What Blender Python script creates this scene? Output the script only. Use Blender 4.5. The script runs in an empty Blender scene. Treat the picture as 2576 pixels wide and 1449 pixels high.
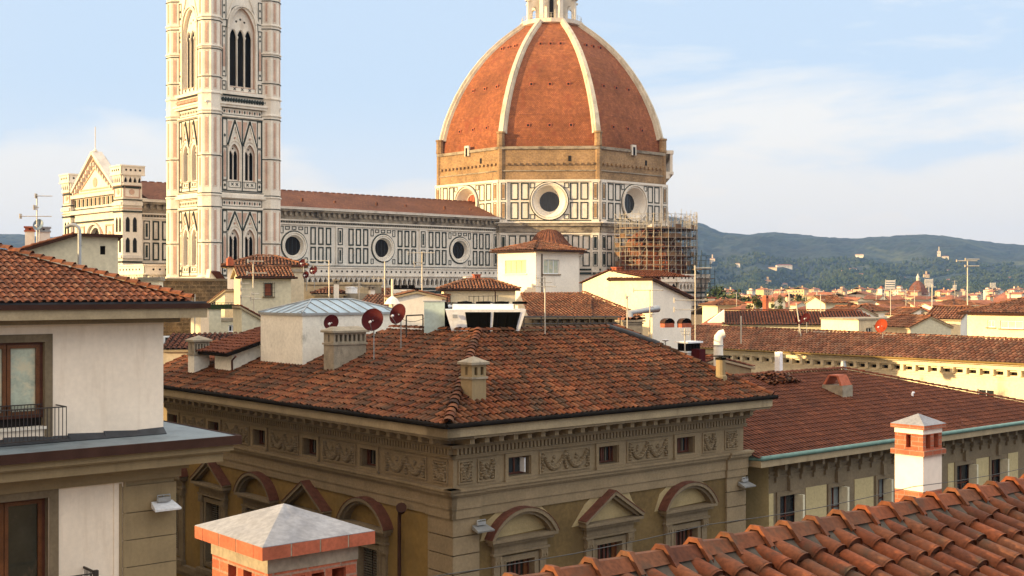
import bpy, math, random
from mathutils import Vector, Matrix, noise
from mathutils.geometry import tessellate_polygon
R = math.radians
random.seed(7)
sc = bpy.context.scene
col = sc.collection
# ------------------------------------------------------------------ camera
F, CX, CY, EYE = 3114.0, 1288.0, 724.5, 25.0
cam = bpy.data.cameras.new('camera'); cam_o = bpy.data.objects.new('camera', cam); col.objects.link(cam_o)
cam.sensor_width = 36; cam.lens = 36 * F / 2576; cam.clip_end = 40000; cam.clip_start = .1
cam_o.location = (0, 0, EYE); cam_o.rotation_euler = (R(90), 0, 0)
sc.camera = cam_o
sc.render.resolution_x, sc.render.resolution_y = 1024, 576
# ------------------------------------------------------------------ sky, sun, exposure
SUN_EL, SUN_AZ = 10.0, 200.0            # SUN_AZ: mathematical angle of the direction towards the sun
sd = Vector((math.cos(R(SUN_AZ)) * math.cos(R(SUN_EL)), math.sin(R(SUN_AZ)) * math.cos(R(SUN_EL)), math.sin(R(SUN_EL))))
w = bpy.data.worlds.new('World'); sc.world = w; w.use_nodes = True
nt = w.node_tree; nt.nodes.clear()
def N(nt, t, **kw):
    n = nt.nodes.new(t)
    for k, v in kw.items():
        if k.startswith('i_'):
            key = k[2:]; key = int(key) if key.isdigit() else key
            n.inputs[key].default_value = v
        else: setattr(n, k, v)
    return n
def ramp(nt, stops, interp='LINEAR'):
    n = nt.nodes.new('ShaderNodeValToRGB'); cr = n.color_ramp; cr.interpolation = interp
    while len(cr.elements) < len(stops): cr.elements.new(.5)
    for e, (p, c) in zip(cr.elements, stops):
        e.position = p; e.color = (*c, 1) if len(c) == 3 else c
    return n
sky = N(nt, 'ShaderNodeTexSky', sky_type='NISHITA', sun_disc=False, sun_elevation=R(SUN_EL), sun_rotation=math.atan2(sd.x, sd.y),
        air_density=1.2, dust_density=1.6, ozone_density=2.5)
bg = N(nt, 'ShaderNodeBackground'); bg.inputs['Strength'].default_value = .08
nt.links.new(sky.outputs[0], bg.inputs[0])
tc = N(nt, 'ShaderNodeTexCoord')
sep = N(nt, 'ShaderNodeSeparateXYZ'); nt.links.new(tc.outputs['Generated'], sep.inputs[0])
mp = N(nt, 'ShaderNodeMapping'); mp.inputs['Scale'].default_value = (2.2, 2.2, 9.0); mp.inputs['Rotation'].default_value = (0, R(-7), 0); mp.inputs['Location'].default_value = (3.1, .4, .55)
nt.links.new(tc.outputs['Generated'], mp.inputs[0])
nz = N(nt, 'ShaderNodeTexNoise'); nz.inputs['Scale'].default_value = 1.3; nz.inputs['Detail'].default_value = 7; nz.inputs['Roughness'].default_value = .55; nz.inputs['Distortion'].default_value = .5
nt.links.new(mp.outputs[0], nz.inputs[0])
cr = ramp(nt, [(.43, (0, 0, 0)), (.56, (1, 1, 1))]); nt.links.new(nz.outputs['Fac'], cr.inputs[0])
hz = N(nt, 'ShaderNodeMapRange', interpolation_type='SMOOTHSTEP'); hz.inputs[1].default_value = .17; hz.inputs[2].default_value = .0; hz.inputs[3].default_value = 0; hz.inputs[4].default_value = .9
nt.links.new(sep.outputs['Z'], hz.inputs[0])
gx = N(nt, 'ShaderNodeMapRange', interpolation_type='SMOOTHSTEP'); gx.inputs[1].default_value = -.02; gx.inputs[2].default_value = .16; gx.inputs[3].default_value = .0; gx.inputs[4].default_value = 1.0
nt.links.new(sep.outputs['X'], gx.inputs[0])
mm = N(nt, 'ShaderNodeMath', operation='MULTIPLY'); nt.links.new(cr.outputs[0], mm.inputs[0]); nt.links.new(gx.outputs[0], mm.inputs[1])
# low bank of cloud over the nave
nb = N(nt, 'ShaderNodeTexNoise'); nb.inputs['Scale'].default_value = 5.5; nb.inputs['Detail'].default_value = 6; nb.inputs['Roughness'].default_value = .5
mb_ = N(nt, 'ShaderNodeMapping'); mb_.inputs['Scale'].default_value = (1, 1, 2.2); nt.links.new(tc.outputs['Generated'], mb_.inputs[0]); nt.links.new(mb_.outputs[0], nb.inputs['Vector'])
zz = N(nt, 'ShaderNodeMath', operation='MULTIPLY_ADD'); zz.inputs[1].default_value = -.16; nt.links.new(nb.outputs['Fac'], zz.inputs[0]); nt.links.new(sep.outputs['Z'], zz.inputs[2])
lb_ = N(nt, 'ShaderNodeMapRange', interpolation_type='SMOOTHSTEP'); lb_.inputs[1].default_value = .045; lb_.inputs[2].default_value = .012; lb_.inputs[3].default_value = 0; lb_.inputs[4].default_value = .92; nt.links.new(zz.outputs[0], lb_.inputs[0])
m0 = N(nt, 'ShaderNodeMath', operation='MAXIMUM'); nt.links.new(mm.outputs[0], m0.inputs[0]); nt.links.new(lb_.outputs[0], m0.inputs[1])
m1 = N(nt, 'ShaderNodeMath', operation='MAXIMUM'); nt.links.new(m0.outputs[0], m1.inputs[0]); nt.links.new(hz.outputs[0], m1.inputs[1])
m2 = N(nt, 'ShaderNodeMath', operation='MULTIPLY'); m2.inputs[1].default_value = .93; nt.links.new(m1.outputs[0], m2.inputs[0])
cc = ramp(nt, [(0, (1.0, .86, .70)), (.06, (.99, .90, .79)), (.12, (.97, .94, .89)), (.25, (.90, .94, .96)), (.5, (.85, .83, .78))]); nt.links.new(sep.outputs['Z'], cc.inputs[0])
bg2 = N(nt, 'ShaderNodeBackground'); bg2.inputs['Strength'].default_value = .52; nt.links.new(cc.outputs[0], bg2.inputs[0])
# thin high veil that whitens the blue overhead
bg3 = N(nt, 'ShaderNodeBackground'); c3 = ramp(nt, [(0, (.66, .80, .95)), (.26, (.62, .77, .96)), (.6, (.86, .82, .74))]); nt.links.new(sep.outputs['Z'], c3.inputs[0]); nt.links.new(c3.outputs[0], bg3.inputs[0]); bg3.inputs['Strength'].default_value = .49
veil = N(nt, 'ShaderNodeMixShader'); vr_ = N(nt, 'ShaderNodeMapRange', interpolation_type='SMOOTHSTEP'); vr_.inputs[1].default_value = .24; vr_.inputs[2].default_value = .7; vr_.inputs[3].default_value = .95; vr_.inputs[4].default_value = .8; nt.links.new(sep.outputs['Z'], vr_.inputs[0]); nt.links.new(vr_.outputs[0], veil.inputs[0]); nt.links.new(bg.outputs[0], veil.inputs[1]); nt.links.new(bg3.outputs[0], veil.inputs[2])
up = N(nt, 'ShaderNodeMapRange', interpolation_type='SMOOTHSTEP'); up.inputs[1].default_value = .26; up.inputs[2].default_value = .6; up.inputs[3].default_value = .47; up.inputs[4].default_value = 1.15; nt.links.new(sep.outputs['Z'], up.inputs[0])
nt.links.new(up.outputs[0], bg2.inputs['Strength']); nt.links.new(up.outputs[0], bg3.inputs['Strength'])
mx = N(nt, 'ShaderNodeMixShader'); nt.links.new(m2.outputs[0], mx.inputs[0]); nt.links.new(veil.outputs[0], mx.inputs[1]); nt.links.new(bg2.outputs[0], mx.inputs[2])
# warm glow of the low sun, behind and left of the camera
dp = N(nt, 'ShaderNodeVectorMath', operation='DOT_PRODUCT'); nt.links.new(tc.outputs['Generated'], dp.inputs[0]); dp.inputs[1].default_value = tuple(sd)
gl = N(nt, 'ShaderNodeMapRange', interpolation_type='SMOOTHSTEP'); gl.inputs[1].default_value = .0; gl.inputs[2].default_value = 1; gl.inputs[3].default_value = 0; gl.inputs[4].default_value = 1; nt.links.new(dp.outputs['Value'], gl.inputs[0])
bg4 = N(nt, 'ShaderNodeBackground'); bg4.inputs[0].default_value = (1, .70, .42, 1); bg4.inputs['Strength'].default_value = .75
mg = N(nt, 'ShaderNodeMixShader'); nt.links.new(gl.outputs[0], mg.inputs[0]); nt.links.new(mx.outputs[0], mg.inputs[1]); nt.links.new(bg4.outputs[0], mg.inputs[2])
wo = N(nt, 'ShaderNodeOutputWorld'); nt.links.new(mg.outputs[0], wo.inputs[0])
sun = bpy.data.lights.new('sun', 'SUN'); sun.energy = 4.1; sun.angle = R(.5); sun.color = (1.0, .71, .34)
sun_o = bpy.data.objects.new('sun', sun); col.objects.link(sun_o); sun_o.rotation_euler = sd.to_track_quat('Z', 'Y').to_euler(); sun_o.location = (-60, -30, 80)
sc.view_settings.view_transform = 'Standard'; sc.view_settings.look = 'None'; sc.view_settings.exposure = 1.15; sc.view_settings.gamma = 1
try:
    sc.cycles.max_bounces = 5; sc.cycles.diffuse_bounces = 3; sc.cycles.glossy_bounces = 2; sc.cycles.volume_bounces = 1; sc.cycles.volume_step_rate = 4
except Exception: pass
# ------------------------------------------------------------------ materials
MATS = {}
def sc3(c, k): return tuple(min(1, max(0, x * k)) for x in c)
def M(name, c, var=.15, scale=1.2, rough=.85, bump=0, bscale=20, tint=None, brick=None, stain=None, metal=0, spec=.3, fine=.1, uvs=1):
    m = bpy.data.materials.new(name); m.use_nodes = True; MATS[name] = m
    nt = m.node_tree; b = nt.nodes['Principled BSDF']; L = nt.links.new
    b.inputs['Roughness'].default_value = rough; b.inputs['Metallic'].default_value = metal
    b.inputs['Specular IOR Level'].default_value = spec
    g = N(nt, 'ShaderNodeNewGeometry'); pos = g.outputs['Position']
    nz = N(nt, 'ShaderNodeTexNoise'); nz.inputs['Scale'].default_value = scale; nz.inputs['Detail'].default_value = 5; L(pos, nz.inputs['Vector'])
    if tint:
        at = N(nt, 'ShaderNodeAttribute', attribute_name='tint')
        base = ramp(nt, [(i / (len(tint) - 1), t) for i, t in enumerate(tint)]); L(at.outputs['Fac'], base.inputs[0]); cur = base.outputs[0]
    elif brick:
        bw, bh, c2, mort, msz = brick
        uv = N(nt, 'ShaderNodeUVMap', uv_map='UVMap')
        bt = N(nt, 'ShaderNodeTexBrick'); bt.inputs['Scale'].default_value = uvs; bt.inputs['Brick Width'].default_value = bw; bt.inputs['Row Height'].default_value = bh
        bt.inputs['Mortar Size'].default_value = msz; bt.inputs['Color1'].default_value = (*c, 1); bt.inputs['Color2'].default_value = (*c2, 1); bt.inputs['Mortar'].default_value = (*mort, 1)
        L(uv.outputs[0], bt.inputs['Vector']); cur = bt.outputs[0]
    else:
        rgb = N(nt, 'ShaderNodeRGB'); rgb.outputs[0].default_value = (*c, 1); cur = rgb.outputs[0]
    def mul(cur, fac, amt):
        mr = N(nt, 'ShaderNodeMapRange'); mr.inputs[1].default_value = .3; mr.inputs[2].default_value = .7; mr.inputs[3].default_value = 1 - amt; mr.inputs[4].default_value = 1 + amt
        L(fac, mr.inputs[0]); v = N(nt, 'ShaderNodeVectorMath', operation='SCALE'); L(cur, v.inputs[0]); L(mr.outputs[0], v.inputs['Scale']); return v.outputs[0]
    cur = mul(cur, nz.outputs['Fac'], var)
    if fine:
        n2 = N(nt, 'ShaderNodeTexNoise'); n2.inputs['Scale'].default_value = scale * 9; n2.inputs['Detail'].default_value = 3; L(pos, n2.inputs['Vector']); cur = mul(cur, n2.outputs['Fac'], fine)
    if stain:
        scol, ssc, lo, hi = stain[:4]
        n3 = N(nt, 'ShaderNodeTexNoise'); n3.inputs['Scale'].default_value = ssc; n3.inputs['Detail'].default_value = 6; n3.inputs['Roughness'].default_value = .65
        mp = N(nt, 'ShaderNodeMapping'); mp.inputs['Scale'].default_value = stain[4] if len(stain) > 4 else (1, 1, .35); mp.inputs['Location'].default_value = (5, 3, 1); L(pos, mp.inputs[0]); L(mp.outputs[0], n3.inputs['Vector'])
        mr = N(nt, 'ShaderNodeMapRange'); mr.inputs[1].default_value = lo; mr.inputs[2].default_value = hi; L(n3.outputs['Fac'], mr.inputs[0])
        mx = N(nt, 'ShaderNodeMix', data_type='RGBA'); L(mr.outputs[0], mx.inputs[0]); L(cur, mx.inputs[6]); mx.inputs[7].default_value = (*scol, 1); cur = mx.outputs[2]
    L(cur, b.inputs['Base Color'])
    if bump:
        bn = N(nt, 'ShaderNodeTexNoise'); bn.inputs['Scale'].default_value = bscale; bn.inputs['Detail'].default_value = 4; L(pos, bn.inputs['Vector'])
        bp = N(nt, 'ShaderNodeBump'); bp.inputs['Strength'].default_value = min(1, bump * 10); bp.inputs['Distance'].default_value = bump; L(bn.outputs['Fac'], bp.inputs['Height']); L(bp.outputs[0], b.inputs['Normal'])
    m['uv'] = bool(brick)
    return m
TILE_OLD = [(.03, .012, .007), (.09, .029, .012), (.155, .044, .016), (.185, .063, .023), (.10, .042, .02), (.062, .032, .017), (.205, .076, .032), (.125, .034, .014)]
TILE_RED = [(.08, .022, .010), (.125, .035, .014), (.095, .026, .011), (.16, .05, .022)]
TILE_NEAR = [(.03, .012, .008), (.12, .036, .016), (.19, .052, .019), (.14, .055, .027), (.10, .03, .015), (.21, .072, .029)]
M('tile_old', TILE_OLD[2], .32, .45, .9, .004, 30, tint=TILE_OLD, stain=((.05, .042, .03), 1.1, .54, .74), fine=.3)
M('tile_left', TILE_OLD[2], .25, 1.5, .85, .003, 30, tint=[(.16, .05, .022), (.22, .074, .033), (.12, .04, .02), (.25, .11, .058)], stain=((.07, .06, .04), 3, .6, .8), fine=.3)
M('tile_mid', TILE_OLD[2], .25, .6, .9, .0, tint=[(.05, .022, .013), (.20, .072, .034), (.29, .12, .06), (.14, .062, .034), (.26, .13, .072)], fine=.2)
M('tile_red', TILE_RED[1], .22, .7, .9, .0, tint=TILE_RED, stain=((.12, .05, .035), 1.1, .62, .75), fine=.15)
M('tile_near', TILE_NEAR[1], .28, 3, .85, .003, 60, tint=TILE_NEAR, stain=((.065, .045, .03), 4, .53, .72, (1, 1, 1)), fine=.25)
M('tile_bed_shade', (.022, .012, .009), .3, 3, .95)  # near-black bed stands in for the shade in gaps between tiles
M('tile_bed_near', (.10, .035, .02), .3, 6, .95)
M('mortar', (.075, .062, .05), .3, 8, .95, .01, 30)
M('tile_far', (.40, .15, .08), .3, .15, .95, brick=(.35, .5, (.30, .11, .06), (.20, .08, .05), .04), fine=.2)
M('dome_tile', (.33, .112, .042), .26, .12, .9, brick=(.42, .3, (.24, .076, .031), (.12, .045, .028), .034), stain=((.20, .05, .025), .35, .56, .75, (1, 1, .5)), fine=.22)
M('web_brick', (.35, .225, .115), .25, .3, .95, brick=(.8, .35, (.29, .185, .10), (.24, .16, .10), .03), stain=((.12, .08, .05), .4, .6, .8), fine=.2)
M('marble', (.70, .64, .56), .10, .5, .6, stain=((.38, .31, .24), .5, .56, .85), fine=.08)
M('marble_tower', (.76, .70, .61), .08, .5, .6, stain=((.60, .50, .40), .7, .52, .8), fine=.08)
M('marble_pink', (.52, .34, .26), .15, .5, .6)
M('marble_green', (.014, .024, .02), .3, .7, .5)
M('marble_old', (.30, .25, .19), .25, .8, .8, stain=((.07, .055, .045), .6, .48, .68, (.6, .6, 1.5)), fine=.2)
M('dark_inside', (.012, .010, .009), .2, 1, .9)
M('glass_dark', (.02, .025, .03), .2, 1, .12, spec=.5)
M('stone_grey', (.185, .143, .092), .14, 1.2, .9, .004, 25, stain=((.12, .10, .07), 1.6, .58, .8), fine=.12)
M('stone_beige', (.235, .18, .112), .12, 1.2, .9, .004, 25, stain=((.20, .155, .10), 1.4, .58, .8), fine=.1)
M('stone_relief', (.215, .168, .108), .12, 2, .9, .004, 40, fine=.15)
M('fascia', (.35, .28, .18), .12, 1.5, .85, stain=((.22, .17, .11), 2, .58, .8))
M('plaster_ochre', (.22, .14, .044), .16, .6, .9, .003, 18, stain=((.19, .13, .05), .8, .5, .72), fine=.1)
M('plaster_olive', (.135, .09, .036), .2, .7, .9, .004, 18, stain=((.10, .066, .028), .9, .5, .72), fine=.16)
M('plaster_patch', (.33, .26, .14), .15, 2, .9)
M('plaster_cream', (.46, .38, .21), .06, 1, .9)
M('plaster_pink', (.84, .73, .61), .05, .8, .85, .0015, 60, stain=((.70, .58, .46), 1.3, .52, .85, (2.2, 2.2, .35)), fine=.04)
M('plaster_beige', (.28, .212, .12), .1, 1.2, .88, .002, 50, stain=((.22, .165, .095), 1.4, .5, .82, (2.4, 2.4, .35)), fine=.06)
M('plaster_white', (.84, .78, .69), .06, .8, .85, .0015, 40, stain=((.50, .45, .37), .9, .60, .9), fine=.05)
M('plaster_damp', (.82, .79, .70), .08, .9, .88, .003, 30, stain=((.18, .17, .13), 1.6, .60, .82, (1, 1, .6)), fine=.08)
M('plaster_yellow', (.84, .73, .52), .06, .7, .85, stain=((.72, .60, .40), 1, .56, .85))
M('plaster_tan', (.62, .52, .37), .1, .6, .9, stain=((.36, .29, .2), .9, .55, .85))
M('plaster_greenish', (.62, .58, .44), .06, .6, .9, stain=((.38, .35, .27), .9, .58, .9))
M('rubble', (.14, .095, .052), .35, 1.6, .95, .04, 5, brick=(.55, .28, (.085, .06, .035), (.17, .12, .07), .05), stain=((.07, .05, .03), 1.2, .5, .7), fine=.35)
M('brick', (.42, .13, .07), .2, 6, .85, .002, 60, brick=(.26, .075, (.34, .095, .05), (.30, .19, .14), .008), stain=((.16, .07, .045), 5, .58, .75), fine=.2)
M('brick_plain', (.38, .11, .06), .2, 5, .85, .002, 60, fine=.15)
M('cement', (.27, .275, .30), .14, 3, .85, .003, 40, stain=((.185, .19, .215), 6, .50, .72, (1, 1, 1)), fine=.15)
M('cement_old', (.30, .26, .20), .2, 3, .92, .004, 40, stain=((.13, .11, .09), 3, .55, .75), fine=.15)
M('metal_blue', (.30, .38, .44), .12, 1, .42, metal=.6, stain=((.20, .25, .27), 1.5, .55, .8))
M('metal_roof_flat', (.17, .21, .24), .15, 1, .6, stain=((.10, .12, .13), 1.5, .5, .75))
M('lead_dark', (.035, .038, .045), .3, 3, .6, .004, 20)
M('gutter_brown', (.05, .025, .019), .2, 2, .85, spec=.1)
M('gutter_dark', (.014, .012, .011), .2, 2, .9, spec=.05)
M('gutter_green', (.14, .25, .23), .15, 2, .45, metal=.2)
M('metal_white', (.80, .82, .86), .03, 1, .4)
M('metal_grey', (.35, .36, .37), .1, 1, .45, metal=.5)
M('metal_pale', (.40, .50, .50), .08, 1, .5)
M('metal_rail', (.04, .032, .03), .2, 2, .6)
M('metal_mast', (.55, .50, .42), .15, 2, .5, metal=.4)
M('grille', (.006, .006, .006), .2, 8, 1, spec=0)
M('dish_red', (.06, .008, .010), .12, 2, .7, spec=.1)
M('dish_orange', (.30, .045, .015), .12, 2, .6, spec=.1)
M('dish_blue', (.14, .20, .28), .1, 2, .45)
M('wood', (.13, .048, .017), .25, 3, .45, fine=.2)
M('wood_dark', (.09, .03, .018), .25, 3, .55)
M('shutter', (.10, .09, .07), .2, 3, .7)
M('curtain_reflection', (.42, .47, .38), .22, 1.6, .35, spec=.6, stain=((.62, .58, .42), 2.2, .45, .6, (1, 1, 1.2)))  # curtain colour with the glass's greenish cream reflection painted in
M('glass_room', (.025, .028, .024), .35, 1.2, .1, spec=.6, stain=((.10, .075, .05), 2.5, .55, .7))
M('glass_pale', (.22, .25, .26), .2, 1, .2, spec=.5)
M('blind_yellow', (.66, .55, .36), .08, 1, .7)
M('steel_scaffold', (.36, .33, .29), .15, 1, .5, metal=.3)
M('planks', (.15, .085, .045), .3, .8, .9)
M('net_dark', (.035, .05, .055), .3, .3, .9)
M('cable', (.05, .05, .05), 0, 1, .6)
M('rib_marble', (.58, .51, .40), .12, .6, .7, stain=((.36, .29, .20), .8, .5, .75), fine=.12)
M('brick_dark', (.11, .042, .028), .25, 5, .9, fine=.2)
M('nave_tile', (.20, .075, .038), .25, .2, .9, brick=(.4, .3, (.15, .055, .03), (.08, .035, .02), .03), fine=.25)
M('asphalt', (.05, .048, .046), .2, .1, .9)
M('leaf', (.05, .075, .022), .3, .2, .8, tint=[(.025, .042, .014), (.05, .075, .02), (.085, .10, .03), (.06, .06, .02)])
M('bark', (.07, .05, .035), .2, 3, .9)
M('woods', (.05, .08, .03), .3, .05, .95, tint=[(.014, .028, .014), (.028, .048, .018), (.05, .066, .024), (.022, .036, .016)])
M('hill', (.016, .028, .019), .4, .004, .95, stain=((.075, .085, .035), .003, .57, .68, (1, .4, 1)), fine=.5)
M('copper', (.30, .42, .38), .1, 2, .6)
M('gold', (.8, .55, .2), 0, 1, .3, metal=1)
for i, c in enumerate([(.64, .52, .36), (.58, .44, .24), (.66, .60, .50), (.50, .38, .26), (.55, .50, .40)]):
    M('far_wall_%d' % i, c, .15, .1, .9)
# ------------------------------------------------------------------ helpers
Z = Vector((0, 0, 1))
def P(px, py, Y): return Vector(((px - CX) / F * Y, Y, EYE + (CY - py) / F * Y))
def zat(py, Y): return EYE + (CY - py) / F * Y
def link(o, parent=None):
    col.objects.link(o)
    if parent: o.parent = parent
    return o
def thing(name, label, cat, loc=(0, 0, 0), rot=0, group=None, kind=None):
    o = bpy.data.objects.new(name, None); col.objects.link(o); o.location = loc; o.rotation_euler = (0, 0, R(rot)); o.empty_display_size = .5
    o['label'] = label; o['category'] = cat
    if group: o['group'] = group
    if kind: o['kind'] = kind
    return o
def tag(o, label=None, cat=None, group=None, kind=None):
    if label: o['label'] = label
    if cat: o['category'] = cat
    if group: o['group'] = group
    if kind: o['kind'] = kind
    return o
def PM(parent): return Matrix.Translation(parent.location) @ parent.rotation_euler.to_matrix().to_4x4()
class MB:
    def __init__(s): s.v = []; s.f = []; s.m = []; s.sm = []; s.t = []; s.mats = []
    def mi(s, m):
        if m not in s.mats: s.mats.append(m)
        return s.mats.index(m)
    def mesh(s, vs, fs, mat, smooth=False, tint=.5):
        b = len(s.v); s.v += [tuple(v) for v in vs]; k = s.mi(mat)
        for f in fs: s.f.append([b + i for i in f]); s.m.append(k); s.sm.append(smooth); s.t.append(tint)
    def poly(s, pts, mat, tint=.5): s.mesh(pts, [list(range(len(pts)))], mat, False, tint)
    def hexa(s, p, mat, tint=.5):   # p: 8 points, bottom 4 then top 4
        s.mesh(p, [(3, 2, 1, 0), (4, 5, 6, 7), (0, 1, 5, 4), (1, 2, 6, 5), (2, 3, 7, 6), (3, 0, 4, 7)], mat, False, tint)
    def box(s, x0, x1, y0, y1, z0, z1, mat, tint=.5):
        s.hexa([(x0, y0, z0), (x1, y0, z0), (x1, y1, z0), (x0, y1, z0), (x0, y0, z1), (x1, y0, z1), (x1, y1, z1), (x0, y1, z1)], mat, tint)
    def prism(s, pts, vec, mat, tint=.5):
        n = len(pts); pts = [Vector(p) for p in pts]; vec = Vector(vec); q = [p + vec for p in pts]
        s.mesh(pts + q, [list(range(n))[::-1], list(range(n, 2 * n))] + [(i, (i + 1) % n, n + (i + 1) % n, n + i) for i in range(n)], mat, False, tint)
    def tube(s, path, r, mat, n=6, r2=None, smooth=True, caps=True, tint=.5):
        path = [Vector(p) for p in path]; vs = []; fs = []; up = None
        for i, p in enumerate(path):
            d = (path[min(i + 1, len(path) - 1)] - path[max(i - 1, 0)]).normalized()
            if up is None: up = Vector((0, 0, 1)) if abs(d.z) < .9 else Vector((1, 0, 0))
            a = d.cross(up).normalized(); b = a.cross(d).normalized(); up = b
            rr = r if r2 is None else r + (r2 - r) * i / (len(path) - 1)
            for k in range(n):
                t = 2 * math.pi * (k + .5) / n; vs.append(p + a * (rr * math.cos(t)) + b * (rr * math.sin(t)))
        for i in range(len(path) - 1):
            for k in range(n): fs.append((i * n + k, i * n + (k + 1) % n, (i + 1) * n + (k + 1) % n, (i + 1) * n + k))
        s.mesh(vs, fs, mat, smooth, tint)
        if caps:
            s.mesh(vs[:n], [list(range(n))[::-1]], mat); s.mesh(vs[-n:], [list(range(n))], mat)
    def lathe(s, prof, mat, n=16, c=(0, 0, 0), smooth=False, ph=0, a0=0, a1=360, caps=False, tint=.5):
        full = abs(a1 - a0 - 360) < 1e-6; m = n if full else n + 1; vs = []; fs = []
        for (r, z) in prof:
            for k in range(m):
                t = R(a0 + ph + (a1 - a0) * k / n); vs.append((c[0] + r * math.cos(t), c[1] + r * math.sin(t), c[2] + z))
        for i in range(len(prof) - 1):
            for k in range(n): fs.append((i * m + k, i * m + (k + 1) % m, (i + 1) * m + (k + 1) % m, (i + 1) * m + k))
        s.mesh(vs, fs, mat, smooth, tint)
        if caps: s.mesh(vs[:m], [list(range(m))[::-1]], mat); s.mesh(vs[-m:], [list(range(m))], mat)
    def build(s, name, parent=None, world=False, label=None):
        if not s.f: return None
        me = bpy.data.meshes.new(name)
        vs = s.v
        if world and parent:
            inv = PM(parent).inverted(); vs = [inv @ Vector(v) for v in vs]
        me.from_pydata(vs, [], s.f); me.update()
        for m in s.mats: me.materials.append(MATS[m])
        me.polygons.foreach_set('material_index', s.m); me.polygons.foreach_set('use_smooth', s.sm)
        if any(t != .5 for t in s.t):
            at = me.attributes.new('tint', 'FLOAT', 'FACE'); at.data.foreach_set('value', s.t)
        if any(MATS[m]['uv'] for m in s.mats):
            uv = me.uv_layers.new(name='UVMap'); buf = [0.0] * (2 * len(me.loops)); co = [v.co for v in me.vertices]
            for p in me.polygons:
                n = p.normal
                if abs(n.z) > .995: u, v = Vector((1, 0, 0)), Vector((0, 1, 0))
                else: u = Vector((-n.y, n.x, 0)).normalized(); v = n.cross(u)
                for li in p.loop_indices:
                    q = co[me.loops[li].vertex_index]; buf[2 * li] = q.dot(u); buf[2 * li + 1] = q.dot(v)
            uv.data.foreach_set('uv', buf)
        o = bpy.data.objects.new(name, me); link(o, parent)
        if label: o['label'] = label
        return o
class Pl:
    """a facade plane: s along it, z up, d outward"""
    def __init__(s, o, sd, out): s.o = Vector(o); s.sd = Vector(sd).normalized(); s.out = Vector(out).normalized()
    def p(s, a, z, d=0): return s.o + s.sd * a + s.out * d + Z * z
    def t(s, px, M4=None):   # image column -> s (plane given in world or through matrix)
        o = M4 @ s.o if M4 else s.o; u = (M4.to_3x3() @ s.sd) if M4 else s.sd
        k = (px - CX) / F; return (k * o.y - o.x) / (u.x - k * u.y)
    def z(s, py, a, M4=None):
        q = s.p(a, 0); q = M4 @ q if M4 else q; return zat(py, q.y)
def fbox(mb, pl, s0, s1, z0, z1, d0, d1, mat, tint=.5):
    p = pl.p; mb.hexa([p(s0, z0, d0), p(s1, z0, d0), p(s1, z0, d1), p(s0, z0, d1), p(s0, z1, d0), p(s1, z1, d0), p(s1, z1, d1), p(s0, z1, d1)], mat, tint)
def frame(mb, pl, s0, s1, z0, z1, w, d0, d1, mat):
    fbox(mb, pl, s0, s1, z0, z0 + w, d0, d1, mat); fbox(mb, pl, s0, s1, z1 - w, z1, d0, d1, mat)
    fbox(mb, pl, s0, s0 + w, z0 + w, z1 - w, d0, d1, mat); fbox(mb, pl, s1 - w, s1, z0 + w, z1 - w, d0, d1, mat)
def fpoly(mb, pl, pts, d0, d1, mat, tint=.5):
    mb.prism([pl.p(a, z, d0) for a, z in pts], pl.out * (d1 - d0), mat, tint)
def band(mb, pl, pts, w, d0, d1, mat):      # a strip that follows an open polyline in the facade plane
    for (a0, z0), (a1, z1) in zip(pts[:-1], pts[1:]):
        dx, dz = a1 - a0, z1 - z0; l = math.hypot(dx, dz) or 1; nx, nz = -dz / l * w / 2, dx / l * w / 2; ex, ez = dx / l * w * .18, dz / l * w * .18
        fpoly(mb, pl, [(a0 - nx - ex, z0 - nz - ez), (a1 - nx + ex, z1 - nz + ez), (a1 + nx + ex, z1 + nz + ez), (a0 + nx - ex, z0 + nz - ez)], d0, d1, mat)
def rectp(s0, s1, z0, z1): return [(s0, z0), (s1, z0), (s1, z1), (s0, z1)]
def archp(c, hw, z0, zs, rise, n=6, pointed=True):
    pts = [(c - hw, z0), (c + hw, z0), (c + hw, zs)]
    for k in range(1, 2 * n):
        x = hw * math.cos(math.pi * k / (2 * n))
        if pointed: y = rise * (1 - (abs(x) / hw) ** 1.7) ** .75
        else: y = rise * math.sin(math.pi * k / (2 * n))
        pts.append((c + x, zs + y))
    return pts + [(c - hw, zs)]
def circ(c, z, r, n=24): return [(c + r * math.cos(2 * math.pi * k / n), z + r * math.sin(2 * math.pi * k / n)) for k in range(n)]
def wall(mb, pl, outer, holes, mat, depth=.3, mrev=None, mback=None, d=0):
    loops = [[Vector((a, z, 0)) for a, z in outer]] + [[Vector((a, z, 0)) for a, z in h] for h in holes]
    flat = [q for l in loops for q in l]
    tris = tessellate_polygon(loops) if holes else [list(range(len(outer)))]
    vs = [pl.p(q.x, q.y, d) for q in flat]
    mb.mesh(vs, [list(t) for t in tris], mat)
    for h in holes:
        n = len(h)
        a = [pl.p(x, z, d) for x, z in h]; b = [pl.p(x, z, d - depth) for x, z in h]
        mb.mesh(a + b, [(i, (i + 1) % n, n + (i + 1) % n, n + i) for i in range(n)], mrev or mat)
        if mback: mb.mesh(b, [list(range(n))], mback)
def inpoly(x, y, poly):
    r = False; j = len(poly) - 1
    for i in range(len(poly)):
        xi, yi = poly[i]; xj, yj = poly[j]
        if (yi > y) != (yj > y) and x < (xj - xi) * (y - yi) / (yj - yi) + xi: r = not r
        j = i
    return r
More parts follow.
